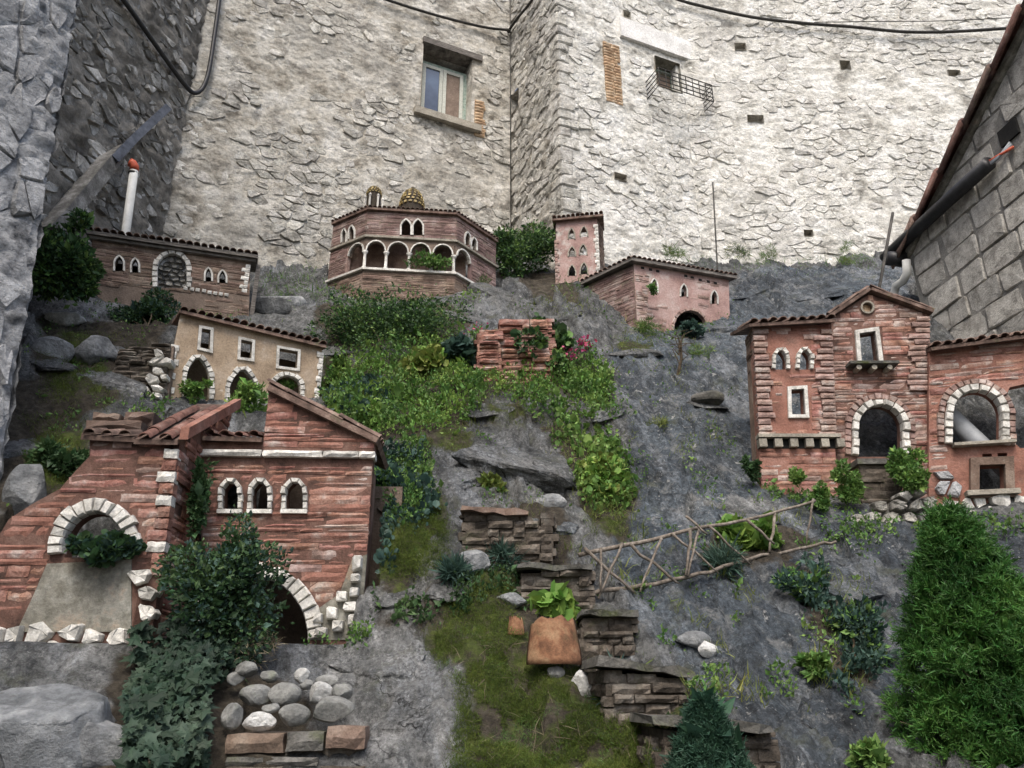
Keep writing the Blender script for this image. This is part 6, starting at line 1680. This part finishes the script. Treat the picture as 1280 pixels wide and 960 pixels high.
# bushes, each a plant of its own
G_ = 'bushes growing on the rock slope'
bush('bush', 'big dark small-leaved bush below the temple colonnade', (388, 352, 585, 462), 17000, .032, M_LDARK, seed=21, clumps=34, material2=M_LMID, group=G_, push=.9)
bush('bush', 'dark green bush between the temple and the pink tower', (602, 278, 700, 356), 8000, .045, M_LDARK, seed=22, clumps=16, material2=M_LMID, group=G_, Y=10.4)
bush('bush', 'dark bush hanging beside the near left wall and the brown hall', (38, 262, 122, 392), 6500, .05, M_LDARK, seed=23, clumps=14, group=G_, material2=M_LMID, Y=7.0)
bush('bush', 'rounded dark bush in front of the brown hall', (146, 366, 226, 426), 5000, .035, M_LDARK, seed=24, clumps=9, group=G_, material2=M_LBLUE)
bush('bush', 'large dark bush filling the arch of the red house', (214, 652, 348, 818), 11000, .028, M_LDARK, seed=25, clumps=26, group=G_, material2=M_LBLUE, Y=4.62, stems=8)
bush('bush', 'bright green plant filling the middle arch of the ochre house', (276, 480, 332, 548), 3200, .035, M_LMID, seed=26, clumps=11, group=G_, material2=M_LBRIGHT, Y=6.2)
bush('bush', 'green plant inside the left pointed arch of the ochre house', (230, 470, 262, 498), 900, .032, M_LMID, seed=27, clumps=6, group=G_, material2=M_LBRIGHT, Y=6.62)
bush('bush', 'green plant inside the low round arch of the ochre house', (343, 474, 376, 498), 700, .03, M_LMID, seed=28, clumps=4, group=G_, Y=7.25)
bush('bush', 'leafy bright plant at the right edge of the rock outcrop', (715, 562, 795, 640), 4600, .036, M_LBRIGHT, T_ROUND, seed=29, clumps=11, group=G_, material2=M_LYELLOW)
bush('bush', 'ivy-leaved plant growing over the ruined brick pier', (640, 402, 716, 470), 2600, .045, M_LDARK, T_ROUND, seed=30, clumps=9, group=G_, material2=M_LMID, push=1.2)
bush('bush', 'green shrub right of the door step of the gabled house', (1112, 556, 1168, 616), 3600, .03, M_LMID, seed=31, clumps=8, group=G_, material2=M_LBRIGHT, Y=6.15)
bush('bush', 'green shrub left of the door step of the gabled house', (1040, 578, 1076, 630), 2000, .028, M_LMID, seed=32, clumps=7, group=G_, Y=6.2)
bush('bush', 'small weed rooted on the base of the red tower', (982, 586, 1004, 614), 600, .028, M_LMID, seed=33, clumps=4, group=G_, Y=6.3, stems=2)
bush('bush', 'small weed at the foot of the red tower by its right corner', (1010, 604, 1042, 640), 1100, .028, M_LMID, seed=34, clumps=5, group=G_, Y=6.2, stems=3)
bush('bush', 'leafy bright plant behind the twig railing', (895, 652, 968, 704), 2400, .05, M_LBRIGHT, T_ROUND, seed=35, clumps=8, group=G_, material2=M_LMID)
bush('bush', 'big-leaved bright plant above the terracotta tile', (672, 742, 736, 776), 420, .075, M_LBRIGHT, T_ROUND, seed=36, clumps=6, group=G_, facing=True, spread=.5)
bush('bush', 'tuft of weeds left of the red tower base', (928, 570, 950, 604), 700, .03, M_LDARK, seed=37, clumps=4, group=G_, Y=6.4)
bush('bush', 'dark creeper inside the half-round arch of the left red house', (92, 664, 164, 712), 2200, .034, M_LDARK, T_ROUND, seed=38, clumps=8, group=G_, Y=4.5, material2=M_LBLUE)
bush('bush', 'creeper on the inner corner of the two red wings', (238, 570, 262, 680), 1500, .03, M_LDARK, seed=39, clumps=8, group=G_, Y=4.75)
bush('bush', 'tuft of weeds in a joint of the wall left of the thin rod', (828, 298, 864, 330), 900, .05, M_LMID, T_BLADE, seed=40, clumps=4, group=G_, material2=M_LYELLOW, Y=10.7)
bush('bush', 'tuft of weeds at the wall foot right of the thin rod', (908, 302, 938, 328), 900, .05, M_LDARK, T_BLADE, seed=41, clumps=4, group=G_, material2=M_LYELLOW, Y=11.1)
bush('bush', 'small tuft of weeds further right at the bright wall foot', (944, 308, 974, 332), 700, .05, M_LMID, T_BLADE, seed=42, clumps=4, group=G_, material2=M_LYELLOW, Y=11.1)
bush('bush', 'tuft of weeds at the bright wall foot near the iron rod', (1038, 304, 1076, 334), 900, .05, M_LMID, T_BLADE, seed=43, clumps=4, group=G_, material2=M_LYELLOW, Y=11.1)
bush('bush', 'grassy tuft at the lower left corner of the pink house', (788, 396, 824, 432), 900, .06, M_LMID, T_BLADE, seed=44, clumps=5, group=G_, material2=M_LYELLOW)
bush('bush', 'round weed tuft on the slate below the pink arch', (856, 424, 892, 456), 900, .045, M_LMID, T_BLADE, seed=45, clumps=5, group=G_, material2=M_LYELLOW)
bush('bush', 'dark plant filling the arch of the pink house', (846, 400, 882, 422), 600, .045, M_LBLUE, seed=46, clumps=5, group=G_, Y=9.25)
bush('bush', 'small weed sprouting from the left window of the pink house', (812, 352, 826, 368), 220, .035, M_LMID, seed=47, clumps=3, group=G_, Y=9.1, stems=1)
bush('bush', 'yellow-green tuft in the middle of the slate', (800, 515, 838, 545), 500, .045, M_LYELLOW, T_BLADE, seed=48, clumps=4, group=G_)
bush('bush', 'plants growing inside the temple colonnade', (512, 316, 566, 342), 900, .04, M_LMID, seed=49, clumps=6, group=G_, Y=9.02)
bush('bush', 'weeds at the right foot of the temple', (582, 342, 618, 372), 800, .05, M_LMID, T_BLADE, seed=50, clumps=5, group=G_)
bush('bush', 'low plant on the outcrop ledge above the brick steps', (604, 585, 632, 625), 420, .045, M_LYELLOW, T_OVAL, seed=51, clumps=4, group=G_, stems=2)
bush('bush', 'pale green clump with yellow flower heads in the green band', (508, 434, 562, 478), 1600, .05, M_LYELLOW, T_ROUND, seed=52, clumps=7, group=G_, material2=M_LBRIGHT)
bush('bush', 'bluish round-leaved plant beside the ruined brick pier', (552, 428, 600, 468), 1200, .05, M_LBLUE, T_ROUND, seed=53, clumps=6, group=G_)
bush('bush', 'green clump hanging from the slate seam beside the conifer', (1000, 820, 1045, 850), 700, .035, M_LMID, seed=54, clumps=5, group=G_)
bush('bush', 'green weed at the lower edge near the big conifer', (1068, 925, 1108, 975), 900, .035, M_LMID, seed=55, clumps=5, group=G_)
bush('bush', 'weedy clump in the slate seam left of the conifer', (1040, 755, 1112, 850), 2600, .032, M_LBLUE, seed=56, clumps=9, group=G_, material2=M_LMID)
bush('bush', 'small green plant on the slate below the twig railing', (975, 705, 1032, 765), 1500, .035, M_LBLUE, seed=57, clumps=7, group=G_, material2=M_LMID)
bush('bush', 'dark weedy clump under the near left wall', (40, 535, 112, 605), 2600, .035, M_LDARK, seed=58, clumps=8, group=G_)
for lab, box, sd_ in (('dusky lavender clump beside the brick steps', (600, 676, 652, 730), 61), ('small lavender clump left of the brick steps', (552, 698, 582, 730), 62),
                      ('dark lavender clump beside the white stone', (742, 842, 796, 892), 63), ('dark lavender clump under the twig railing', (884, 678, 930, 722), 64)):
    bush('lavender', lab, box, 1500, .06, M_LBLUE, T_NEEDLE, cat='plant', seed=sd_, clumps=7, spread=.45, group='lavender clumps among the steps')

# pink flowers
for lab, u, v, sd_ in (('upper pink flower cluster right of the ruined pier', 731, 426, 1), ('lower pink flower cluster right of the ruined pier', 714, 443, 2), ('single pink flower left of the ruined pier', 597, 410, 3)):
    rng = np.random.default_rng(sd_); b = hit1(u, v + 14); c = at(u, v, b[1] - .12); t = thing('pink_flower', lab, 'flower', b, 'pink flowers near the ruined pier')
    ac = Acc(); ac.tube([b - UP * .03, (b + c) / 2 + np.array([.01, 0, 0]), c], .006, 5); ac.build('stem', M_STEM, t)
    n = 45 if sd_ < 3 else 22; P = c + rng.normal(0, 1, (n, 3)) * np.array([.05, .04, .04]); leaf_obj('petals', [leaves(P, unit(P - c), .026, T_ROUND, rng, .6)], M_PINK, t, 'stuff')
    P = b + rng.normal(0, 1, (60, 3)) * np.array([.05, .03, .03]) + np.array([0, -.03, .04]); leaf_obj('foliage', [leaves(P, unit(P - b) + UP, .045, T_OVAL, rng, .5)], M_LMID, t)

# conifers
def conifer(name, label, base, H_, prof, n, shoot, needle, material, seed, lean=(0, 0), tufts=7):
    rng = np.random.default_rng(seed); t = thing(name, label, 'conifer', base)
    h = rng.random(n) ** .8; th = rng.uniform(0, 2 * math.pi, n)
    hs, rs = np.array(prof).T
    r = np.interp(h, hs, rs) * (1 + .20 * perlin(th * 1.6 + 5, h * 7, seed) + .16 * perlin(th * 4 + 9, h * 22, seed + 3)) * np.where(rng.random(n) < .62, rng.uniform(.9, 1.06, n), rng.uniform(.45, .9, n))
    z = H_ * (1 - h)
    P = base + np.stack([r * np.cos(th) + lean[0] * z, r * np.sin(th) + lean[1] * z, z], -1)
    D_ = unit(np.stack([np.cos(th), np.sin(th), .55 + .9 * (1 - h)], -1) + rng.normal(0, .28, (n, 3)))
    k = 12; Q = []; N = []
    for _ in range(tufts):
        f = rng.uniform(.1, 1, (n, k)); L_ = shoot * np.exp(rng.normal(0, .3, n))
        dd = unit(D_ + rng.normal(0, .62, (n, 3)))
        Q.append((P[:, None] + dd[:, None] * (f[..., None] * L_[:, None, None])).reshape(-1, 3))
        N.append((dd[:, None] * (.35 + f[..., None] * .6) + unit(rng.normal(0, 1, (n, k, 3))) * .75).reshape(-1, 3))
    Q, N = np.concatenate(Q), np.concatenate(N)
    leaf_obj('crown', [leaves(Q, unit(N), needle, T_FLATN, rng, .1)], material, t)
    m = n * 7; hh = rng.random(m) ** .8; ta = rng.uniform(0, 2 * math.pi, m); ri = np.interp(hh, hs, rs) * rng.uniform(.45, .86, m); zi = H_ * (1 - hh)
    Pi = base + np.stack([ri * np.cos(ta) + lean[0] * zi, ri * np.sin(ta) + lean[1] * zi, zi], -1)
    leaf_obj('inner_foliage', [leaves(Pi, unit(np.stack([np.cos(ta), np.sin(ta), .8 + 0 * ta], -1)), needle * 2.2, T_OVAL, rng, .6)], material, t)
    ac = Acc(); ac.tube([base - UP * .1, base + UP * H_ * .5 + np.array([lean[0], lean[1], 0]) * H_ * .5, base + UP * H_ * .93 + np.array([lean[0], lean[1], 0]) * H_ * .93], [.05, .03, .008], 7); ac.build('trunk', M_STEM, t)
    ac = Acc()
    for j in range(0, n, max(1, n // 160)):
        o_ = base + np.array([lean[0] * z[j], lean[1] * z[j], max(.02, z[j] - .12)]); ac.tube([o_, P[j]], [.010, .004], 4)
    ac.build('branches', M_STEM, t); return t
cb_ = np.array([2.26, 3.95, 1.0])
conifer('conifer_shrub', 'large bright green conifer shrub in front of the slate at the right', cb_, 1.50, [(0, .035), (.08, .10), (.2, .18), (.4, .285), (.65, .37), (1, .42)], 1300, .055, .0185, M_CONIF, 71, (-.03, .02), 15)
pb = at(890, 990, 3.46); pa = at(893, 868, 3.52)
conifer('young_spruce', 'young bluish spruce at the bottom edge in front of the stone slab', pb, float(pa[2] - pb[2]) - .03, [(0, .008), (.15, .035), (.5, .09), (1, .16)], 800, .032, .015, M_SPRUCE, 72, (0, 0), 8)

# ivy at the bottom left: the larger leaves singly
def ivy(name, label, regions, n, size, seed, singles=280, Yf=None):
    rng = np.random.default_rng(seed); P = []
    for poly, m in regions:
        q = sample(poly, m, rng); P.append(hit(q[:, 0], q[:, 1]))
    P = np.concatenate(P); hum = fbm(P[:, 0] * 4, P[:, 2] * 4, 3, seed)
    N = unit(gnormal(P[:, 0], P[:, 1]) * .4 + np.array([.05, -.7, .35])); P = P + N * (rng.random((len(P), 1)) * .14 + .05 + .10 * hum[:, None])
    b = P[np.argmin(P[:, 2])]; t = thing(name, label, 'ivy', b)
    s = size * np.exp(rng.normal(0, .3, len(P))); o_ = np.argsort(-s)
    meshes = [np_mesh('ivy_leaf', T_IVY[0] + rng.normal(0, .03, T_IVY[0].shape), T_IVY[1], M_IVY) for _ in range(6)]
    for i in o_[:singles]:
        z = unit(N[i] + rng.normal(0, .38, 3)); y = unit(np.cross(z, np.cross(rng.normal(0, .6, 3) + np.array([0, 0, -.8]), z))); x = np.cross(y, z)
        o = link('ivy_leaf', meshes[rng.integers(6)], t); m4 = Matrix([[x[k] * s[i], y[k] * s[i], z[k] * s[i], 0] for k in range(3)] + [[0, 0, 0, 1]]); m4.translation = Vector(P[i] - b); o.matrix_basis = m4
    r = o_[singles:]; leaf_obj('small_leaves', [leaves(P[r], N[r], size * .85, T_IVY, rng, .4, True, .25)], M_IVY, t, 'stuff')
    ac = Acc()
    for _ in range(26):
        i = rng.integers(len(P)); d = np.linalg.norm(P - P[i], axis=1); j = np.argsort(d)[rng.integers(30, 90)]
        ac.tube([P[i] - N[i] * .06, (P[i] + P[j]) / 2 - N[i] * .05, P[j] - N[j] * .06], .006, 5)
    ac.build('vine', M_STEM, t); return t
ivy('ivy', 'dark ivy tumbling over the bank at the bottom left', [([(170, 812), (215, 800), (280, 815), (290, 850), (262, 880), (262, 970), (165, 975), (160, 870)], 2000), ([(225, 795), (290, 805), (330, 830), (290, 845)], 160)], 0, .043, 81)
t = bush('bush', 'dry brownish weeds between the ivy and the big arch', (255, 780, 372, 850), 700, .035, M_DRY, T_BLADE, seed=82, clumps=8, group=G_)

# ------------------------------------------------------------------ loose stones
def stone(name, label, u, v, w, h, material, seed, cat='rock', group=None, planes=12, depth=.8, Y=None, sink=.25, rough=.05, rot=0, big=False, cuts=()):
    rng = np.random.default_rng(seed); V, Fs = ICO4 if big else ICO3; V = V.copy()
    for _ in range(planes):
        nn = unit(rng.normal(0, 1, 3)); d = rng.uniform(.55, .9); e = V @ nn - d; V -= np.clip(e, 0, None)[:, None] * nn * .9
    for cn, cd in cuts: cn = unit(np.array(cn, float)); V -= np.clip(V @ cn - cd, 0, None)[:, None] * cn
    V += unit(V) * (rough * (fbm(V[:, 0] * 2.5 + seed, V[:, 1] * 2.5 + V[:, 2] * 1.7, 4, seed)))[:, None]
    c, s_ = math.cos(rot), math.sin(rot); V = V @ np.array([[c, 0, s_], [0, 1, 0], [-s_, 0, c]])
    V /= np.abs(V).max(0)
    p = hit1(u, v) if Y is None else at(u, v, Y)
    k = np.linalg.norm(p - CAM) / math.hypot(F, math.hypot(u - 640, v - 480)); sx, sz = w * k / 2, h * k / 2; sy = (sx * sz) ** .5 * depth
    p = at(u, v, p[1] - sy * (1 - 2 * sink))
    me = np_mesh(name, V * np.array([sx, sy, sz]), Fs, material, planes < 6 or big)
    o = link(name, me, None, p); return tag(o, label, cat, group)
for i, (lab, u, v, w, h, m) in enumerate((
        ('white angular rock beside the lavender at the path edge', 728, 856, 38, 38, M_WHITEROCK), ('small grey stone just under the terracotta tile', 694, 841, 25, 18, M_COBBLE),
        ('pale flat rock on the outcrop ledge', 690, 629, 46, 24, M_PALEROCK),
        ('pale rock between the lavender clumps', 588, 706, 50, 38, M_PALEROCK), ('white-topped rock under the near left wall', 80, 400, 62, 24, M_WHITEROCK),
        ('pale slanting rock below the white-topped one', 118, 442, 62, 44, M_PALEROCK), ('pale rock beside the left red house', 36, 618, 50, 76, M_PALEROCK),
        ('pale rock on the seam above the slate', 752, 522, 28, 26, M_PALEROCK),
        ('pale rock on the mossy path below the lavender', 640, 752, 42, 22, M_PALEROCK), ('grey rock on the slate below the pink house', 886, 500, 46, 24, M_SLAB),
        ('flat pale rock left of the brick stair', 60, 440, 60, 40, M_PALEROCK),
        ('pale rock in the seam right of the steps', 868, 800, 46, 22, M_PALEROCK), ('small white stone right of the steps', 884, 812, 26, 22, M_WHITEROCK),
        ('grey rock between hall and temple', 350, 382, 70, 34, M_PALEROCK))):
    stone('rock', lab, u, v, w, h, m, 100 + i, group='loose rocks on the slope', big=w > 60)
stone('boulder', 'big pale boulder with white top in the bottom left corner', 20, 920, 330, 190, M_BOULDER, 131, 'boulder', None, 14, .8, None, .45, .05, .0, True, (((.12, -.45, .9), .42), ((.35, -.93, -.1), .5), ((.9, -.35, .15), .62)))
stone('boulder', 'smaller grey boulder beneath the big pale boulder', 120, 935, 90, 80, M_PALEROCK, 133, 'boulder', None, 12, .7, None, .3, .06, .1, True)
cob = [(755, 603, 130, 90, 0), (640, 605, 130, 80, 0), (790, 685, 130, 85, 0), (655, 710, 130, 74, 1), (545, 690, 85, 98, 0), (895, 597, 100, 85, 1), (985, 592, 84, 62, 0), (945, 662, 172, 98, 0),
       (925, 547, 92, 46, 0), (825, 527, 62, 62, 1), (695, 527, 72, 52, 0), (605, 500, 92, 62, 0), (840, 562, 60, 40, 0), (700, 655, 70, 40, 0), (560, 540, 70, 56, 0)]
names = ['round grey cobble in the middle row by the arch', 'grey-green cobble left in the middle row', 'long grey cobble resting on the mossy brick', 'white angular cobble at the front of the planter', 'upright grey cobble half under the ivy',
         'white cobble leaning on the mossy long one', 'small grey cobble at the right end of the planter', 'largest mossy cobble at the right front', 'flat grey cobble behind the white leaning one', 'small white cobble under the arch foot',
         'small grey cobble in the back row', 'grey cobble at the back left by the dry weeds', 'tiny grey cobble wedged behind the round one', 'small cobble wedged between round and white ones', 'grey cobble beside the ivy in the back row']
for i, (x, y, w, h, c) in enumerate(cob):
    Yc = 3.98 if y > 640 else (4.12 if y > 580 else 4.26)
    stone('cobble', names[i], 120 + x / 3.2, 680 + y / 3.2, w / 3.05, h / 3.05, M_WHITEROCK if c else M_COBBLE, 150 + i, 'cobble', 'cobbles piled in the brick planter', 8 if c else 6, .85, Yc, .5, .05, .3 * math.sin(i * 2.7))

# ------------------------------------------------------------------ steps, piers, planter
def pier(name, label, poly, material, seed, depth=.35, cap=None, capmat=None, yaw=0, Yo=0.0, ch=.045, ln=(.07, .22), cat='brick steps', group='brick steps beside the mossy path', Y=None, proud=(.0, .05)):
    rng = random.Random(seed); ub = (poly[0][0] + poly[-1][0]) / 2; vb = max(p[1] for p in poly)
    Yb = (hit1(ub, vb)[1] if Y is None else Y) + Yo
    f = Fac(ub, vb, Yb, yaw); t = thing(name, label, cat, f.O, group)
    o = f.pts(poly); o = [(s, q) if q > .05 else (s, q - .25) for s, q in o]
    slab(t, f, [(s * .98, q - .012) for s, q in o], [], depth, M_EARTHB, 'core', .012)
    bk = Bricks(); courses(bk, f, o, [], ch, ln, material, rng, .96, proud, .14, .006)
    s0, s1 = min(p[0] for p in o), max(p[0] for p in o)
    for yw, P, sg in ((yaw + 90, f.w(s1, 0, 0), 1), (yaw - 90, f.w(s0, 0, depth), -1)):
        fs = Fac(0, 0, 1, yw, P); tp = sorted(o, key=lambda p: -p[1])[0][1]
        courses(bk, fs, [(0, -.2), (depth, -.2), (depth, tp), (0, tp)], [], ch, ln, material, rng, .96, proud, .10, .006)
    bk.build(t)
    if cap:
        (u0, v0), (u1, v1) = cap; a = f.st(u0, v0); b = f.st(u1, v1); nn = 7; vs = []
        for d in (-.06, depth):
            for k in range(nn):
                x = a[0] + (b[0] - a[0]) * k / (nn - 1); y = a[1] + (b[1] - a[1]) * k / (nn - 1); j = rng.uniform(-.03, .03); vs += [f.w(x, y - .034 + rng.uniform(-.01, .01), d + j), f.w(x + rng.uniform(-.015, .015), y + rng.uniform(-.012, .012), d + j + rng.uniform(-.01, .01))]
        fs = []
        for k in range(nn - 1):
            i, j = 2 * k, 2 * k + 2; m = 2 * nn
            fs += [(i, j, j + 1, i + 1), (m + i, m + i + 1, m + j + 1, m + j), (i + 1, j + 1, m + j + 1, m + i + 1), (i, m + i, m + j, j)]
        fs += [(0, 1, 2 * nn + 1, 2 * nn), (2 * nn - 2, 4 * nn - 2, 4 * nn - 1, 2 * nn - 1)]
        ac = Acc(); ac.add(vs, fs); ac.build('cap_slab', capmat or M_SLAB, t)
    return t
pier('brick_steps', 'uppermost dark brick step below the rock outcrop', [(585, 704), (580, 640), (655, 636), (690, 668), (692, 704)], M_EARTHB, 201, cap=((576, 634), (660, 640)), capmat=M_BROWN, Yo=-.1)
pier('brick_steps', 'brick step with flat grey cap left of the twig railing', [(652, 750), (650, 714), (736, 712), (738, 750)], M_EARTHB, 202, cap=((646, 706), (740, 706)), Yo=-.05)
pier('brick_steps', 'brick step just right of the terracotta tile', [(730, 818), (728, 770), (790, 768), (794, 818)], M_EARTHB, 203, cap=((724, 762), (797, 765)), Yo=-.05)
pier('brick_steps', 'brick step with broad slanting slab above the young spruce', [(775, 890), (760, 838), (856, 846), (862, 890)], M_EARTHB, 204, cap=((742, 822), (866, 838)), Yo=-.12, depth=.4, yaw=6)
pier('brick_steps', 'lowest brick step with thick slab behind the young spruce', [(832, 985), (828, 908), (962, 918), (970, 985)], M_EARTHB, 205, cap=((814, 892), (962, 906)), Yo=-.12, depth=.45, yaw=4)
pier('ruined_pier', 'broken reddish brick pier standing among the green weeds', [(625, 470), (624, 400), (684, 398), (690, 470)], M_RED, 206, cat='ruined pier', group=None, ch=.05, ln=(.16, .36), proud=(.0, .07), depth=.4, Yo=-.1)
pier('ruined_pier', 'lower reddish brick stub at the left of the broken pier', [(598, 466), (600, 412), (623, 410), (624, 466)], M_RED, 207, cat='ruined pier', group=None, ch=.05, ln=(.12, .25), proud=(.0, .06), depth=.35, Yo=-.08)
f = F_PL; rg = random.Random(61); t = thing('brick_planter', 'low planter of red bricks and mossy masonry holding the cobbles', 'planter', f.O)
for (x0, x1, y0, y1, m) in ((510, 752, 757, 836, M_BROWN), (757, 912, 752, 828, M_SLAB), (916, 1078, 728, 820, M_BROWN)):
    p = f.st(120 + x0 / 3.2, 680 + y1 / 3.2); q = f.st(120 + x1 / 3.2, 680 + y0 / 3.2); place_brick(t, f, p[0], q[0], p[1], q[1], .01, .16, m, rg, tilt=.03)
o = f.pts([(278, 1010), (280, 943), (456, 936), (458, 1010)]); bk = Bricks(); courses(bk, f, o, [], .075, (.12, .26), M_EARTHB, rg, .96, (.0, .03), .12, .01, lambda a, b, c, r: M_SLAB if r.random() < .6 else M_EARTHB); bk.build(t)
s0, s1 = f.st(278, 942)[0], f.st(458, 936)[0]; ac = Acc(); ac.box(f.w(s0 + .02, o[0][1], .07), f.ex * (s1 - s0 - .04), f.ey * .5, UP * (f.st(370, 918)[1] - o[0][1])); ac.build('core', M_EARTHB, t)

# terracotta tile and shard
def terr(name, label, u, v, w, h, seed, Yo, tilt, arc):
    rng = np.random.default_rng(seed); p = hit1(u, v + h / 2); Y = p[1] + Yo; k = np.linalg.norm(p - CAM) / math.hypot(F, math.hypot(u - 640, v - 480))
    W_, H_ = w * k, h * k * .92; n, m = 14, 7; vs = []; c = at(u, v + h / 2, Y)
    for r in (1.0, .88):
        for j in range(m + 1):
            fz = j / m; tp = 1 - .22 * fz ** 1.5
            for i in range(n + 1):
                a = -arc + 2 * arc * i / n; rr = W_ / 2 / math.sin(arc) * tp
                z = H_ * fz + (rng.normal(0, .012) - .06 * H_ * (abs(a) / arc) ** 2 if j == m else 0)
                x = math.sin(a) * rr * (r if r < 1 else 1); y = -(math.cos(a) - math.cos(arc)) * rr * r
                vs.append(c + np.array([x, y + z * math.sin(tilt), z * math.cos(tilt)]))
    S = (n + 1) * (m + 1); fs = []
    for j in range(m):
        for i in range(n):
            a = j * (n + 1) + i; fs += [(a, a + 1, a + n + 2, a + n + 1), (S + a, S + a + n + 1, S + a + n + 2, S + a + 1)]
    for i in range(n): fs += [(i, S + i, S + i + 1, i + 1), (m * (n + 1) + i, m * (n + 1) + i + 1, S + m * (n + 1) + i + 1, S + m * (n + 1) + i)]
    for j in range(m): a = j * (n + 1); fs += [(a, a + n + 1, S + a + n + 1, S + a), (a + n, S + a + n, S + a + 2 * n + 1, a + 2 * n + 1)]
    ac = Acc(); ac.add(vs, fs); return solo(ac, name, M_TERRA, label, 'roof tile', None, True)
terr('terracotta_tile', 'curved terracotta roof tile standing on the mossy path', 693, 800, 68, 62, 5, -.12, .30, 1.25)
terr('tile_shard', 'small broken terracotta shard left of the curved tile', 645, 782, 22, 24, 6, -.03, .35, .7)

# twig railing
t = thing('twig_railing', 'rickety railing of crossed grey twigs on the slate', 'railing', hit1(760, 742), None)
def twig(pts, r, nm, seed, off=.10):
    rng = np.random.default_rng(seed); P = []
    for (u, v), Yt in pts: P.append(at(u, v, Yt))
    Q = []
    for a, b in zip(P[:-1], P[1:]):
        for k in range(4): Q.append(a + (b - a) * k / 4 + rng.normal(0, r * .45, 3))
    Q.append(P[-1]); n = len(Q); ac = Acc(); ac.tube(Q, [r * (1.1 - .4 * i / n) for i in range(n)], 7); ac.build(nm, M_TWIG, t, True)
yb = lambda u: float(np.interp(u, [741, 875, 1010], [hit1(745, 744)[1] - .06, hit1(875, 722)[1] - .06, hit1(1000, 690)[1] - .08]))
yt = lambda u: yb(u) + .06
twig([((723, 694), yt(723)), ((800, 678), yt(800)), ((875, 660), yt(875)), ((934, 650), yt(934)), ((1019, 626), yt(1019))], .014, 'rail', 1)
twig([((741, 741), yb(741)), ((800, 733), yb(800)), ((875, 719), yb(875)), ((930, 700), yb(930)), ((1016, 684), yb(1016)), ((1045, 677), yb(1045))], .014, 'rail', 2)
for i, (a, b) in enumerate((((731, 686), (793, 741)), ((778, 677), (748, 748)), ((752, 684), (751, 740)), ((787, 679), (849, 731)), ((826, 672), (800, 740)), ((839, 666), (898, 717)), ((864, 664), (857, 719)), ((874, 660), (860, 720)),
                            ((858, 645), (884, 668)), ((934, 650), (968, 680)), ((884, 656), (938, 706)), ((1017, 624), (1008, 680)), ((968, 640), (962, 690)))):
    twig([(a, yt(a[0]) - .02), (b, yb(b[0]) - .03)], .0085 if i % 3 else .011, 'strut', 20 + i)
# dry little tree on the slate, and bare stalks
b = hit1(846, 468); c = at(851, 428, b[1] - .1); t = thing('dead_sapling', 'small dead branching stem below the arch of the pink house', 'dead plant', b)
ac = Acc(); rng = np.random.default_rng(3); ac.tube([b - UP * .05, (b + c) / 2 + np.array([.03, 0, 0]), c], [.022, .016, .01], 6); ac.build('trunk', M_STEM, t)
ac = Acc()
for k in range(9):
    o_ = b + (c - b) * rng.uniform(.35, 1); ac.tube([o_, o_ + np.array([rng.uniform(-.12, .12), -.03, rng.uniform(.05, .16)]), o_ + np.array([rng.uniform(-.22, .22), -.05, rng.uniform(.1, .26)])], [.009, .006, .003], 5)
ac.build('branches', M_STEM, t)
ac = Acc()
for k in range(5):
    p = at(20 + 8 * k, 905 + 8 * k, 3.62); ac.tube([p, p + np.array([.10, .02, .02 - .01 * k]), p + np.array([.22 + .02 * k, .08, -.03])], .006, 5)
solo(ac, 'dry_twigs', M_TWIG, 'few thin dry twigs beside the big boulder at the left edge', 'twigs')
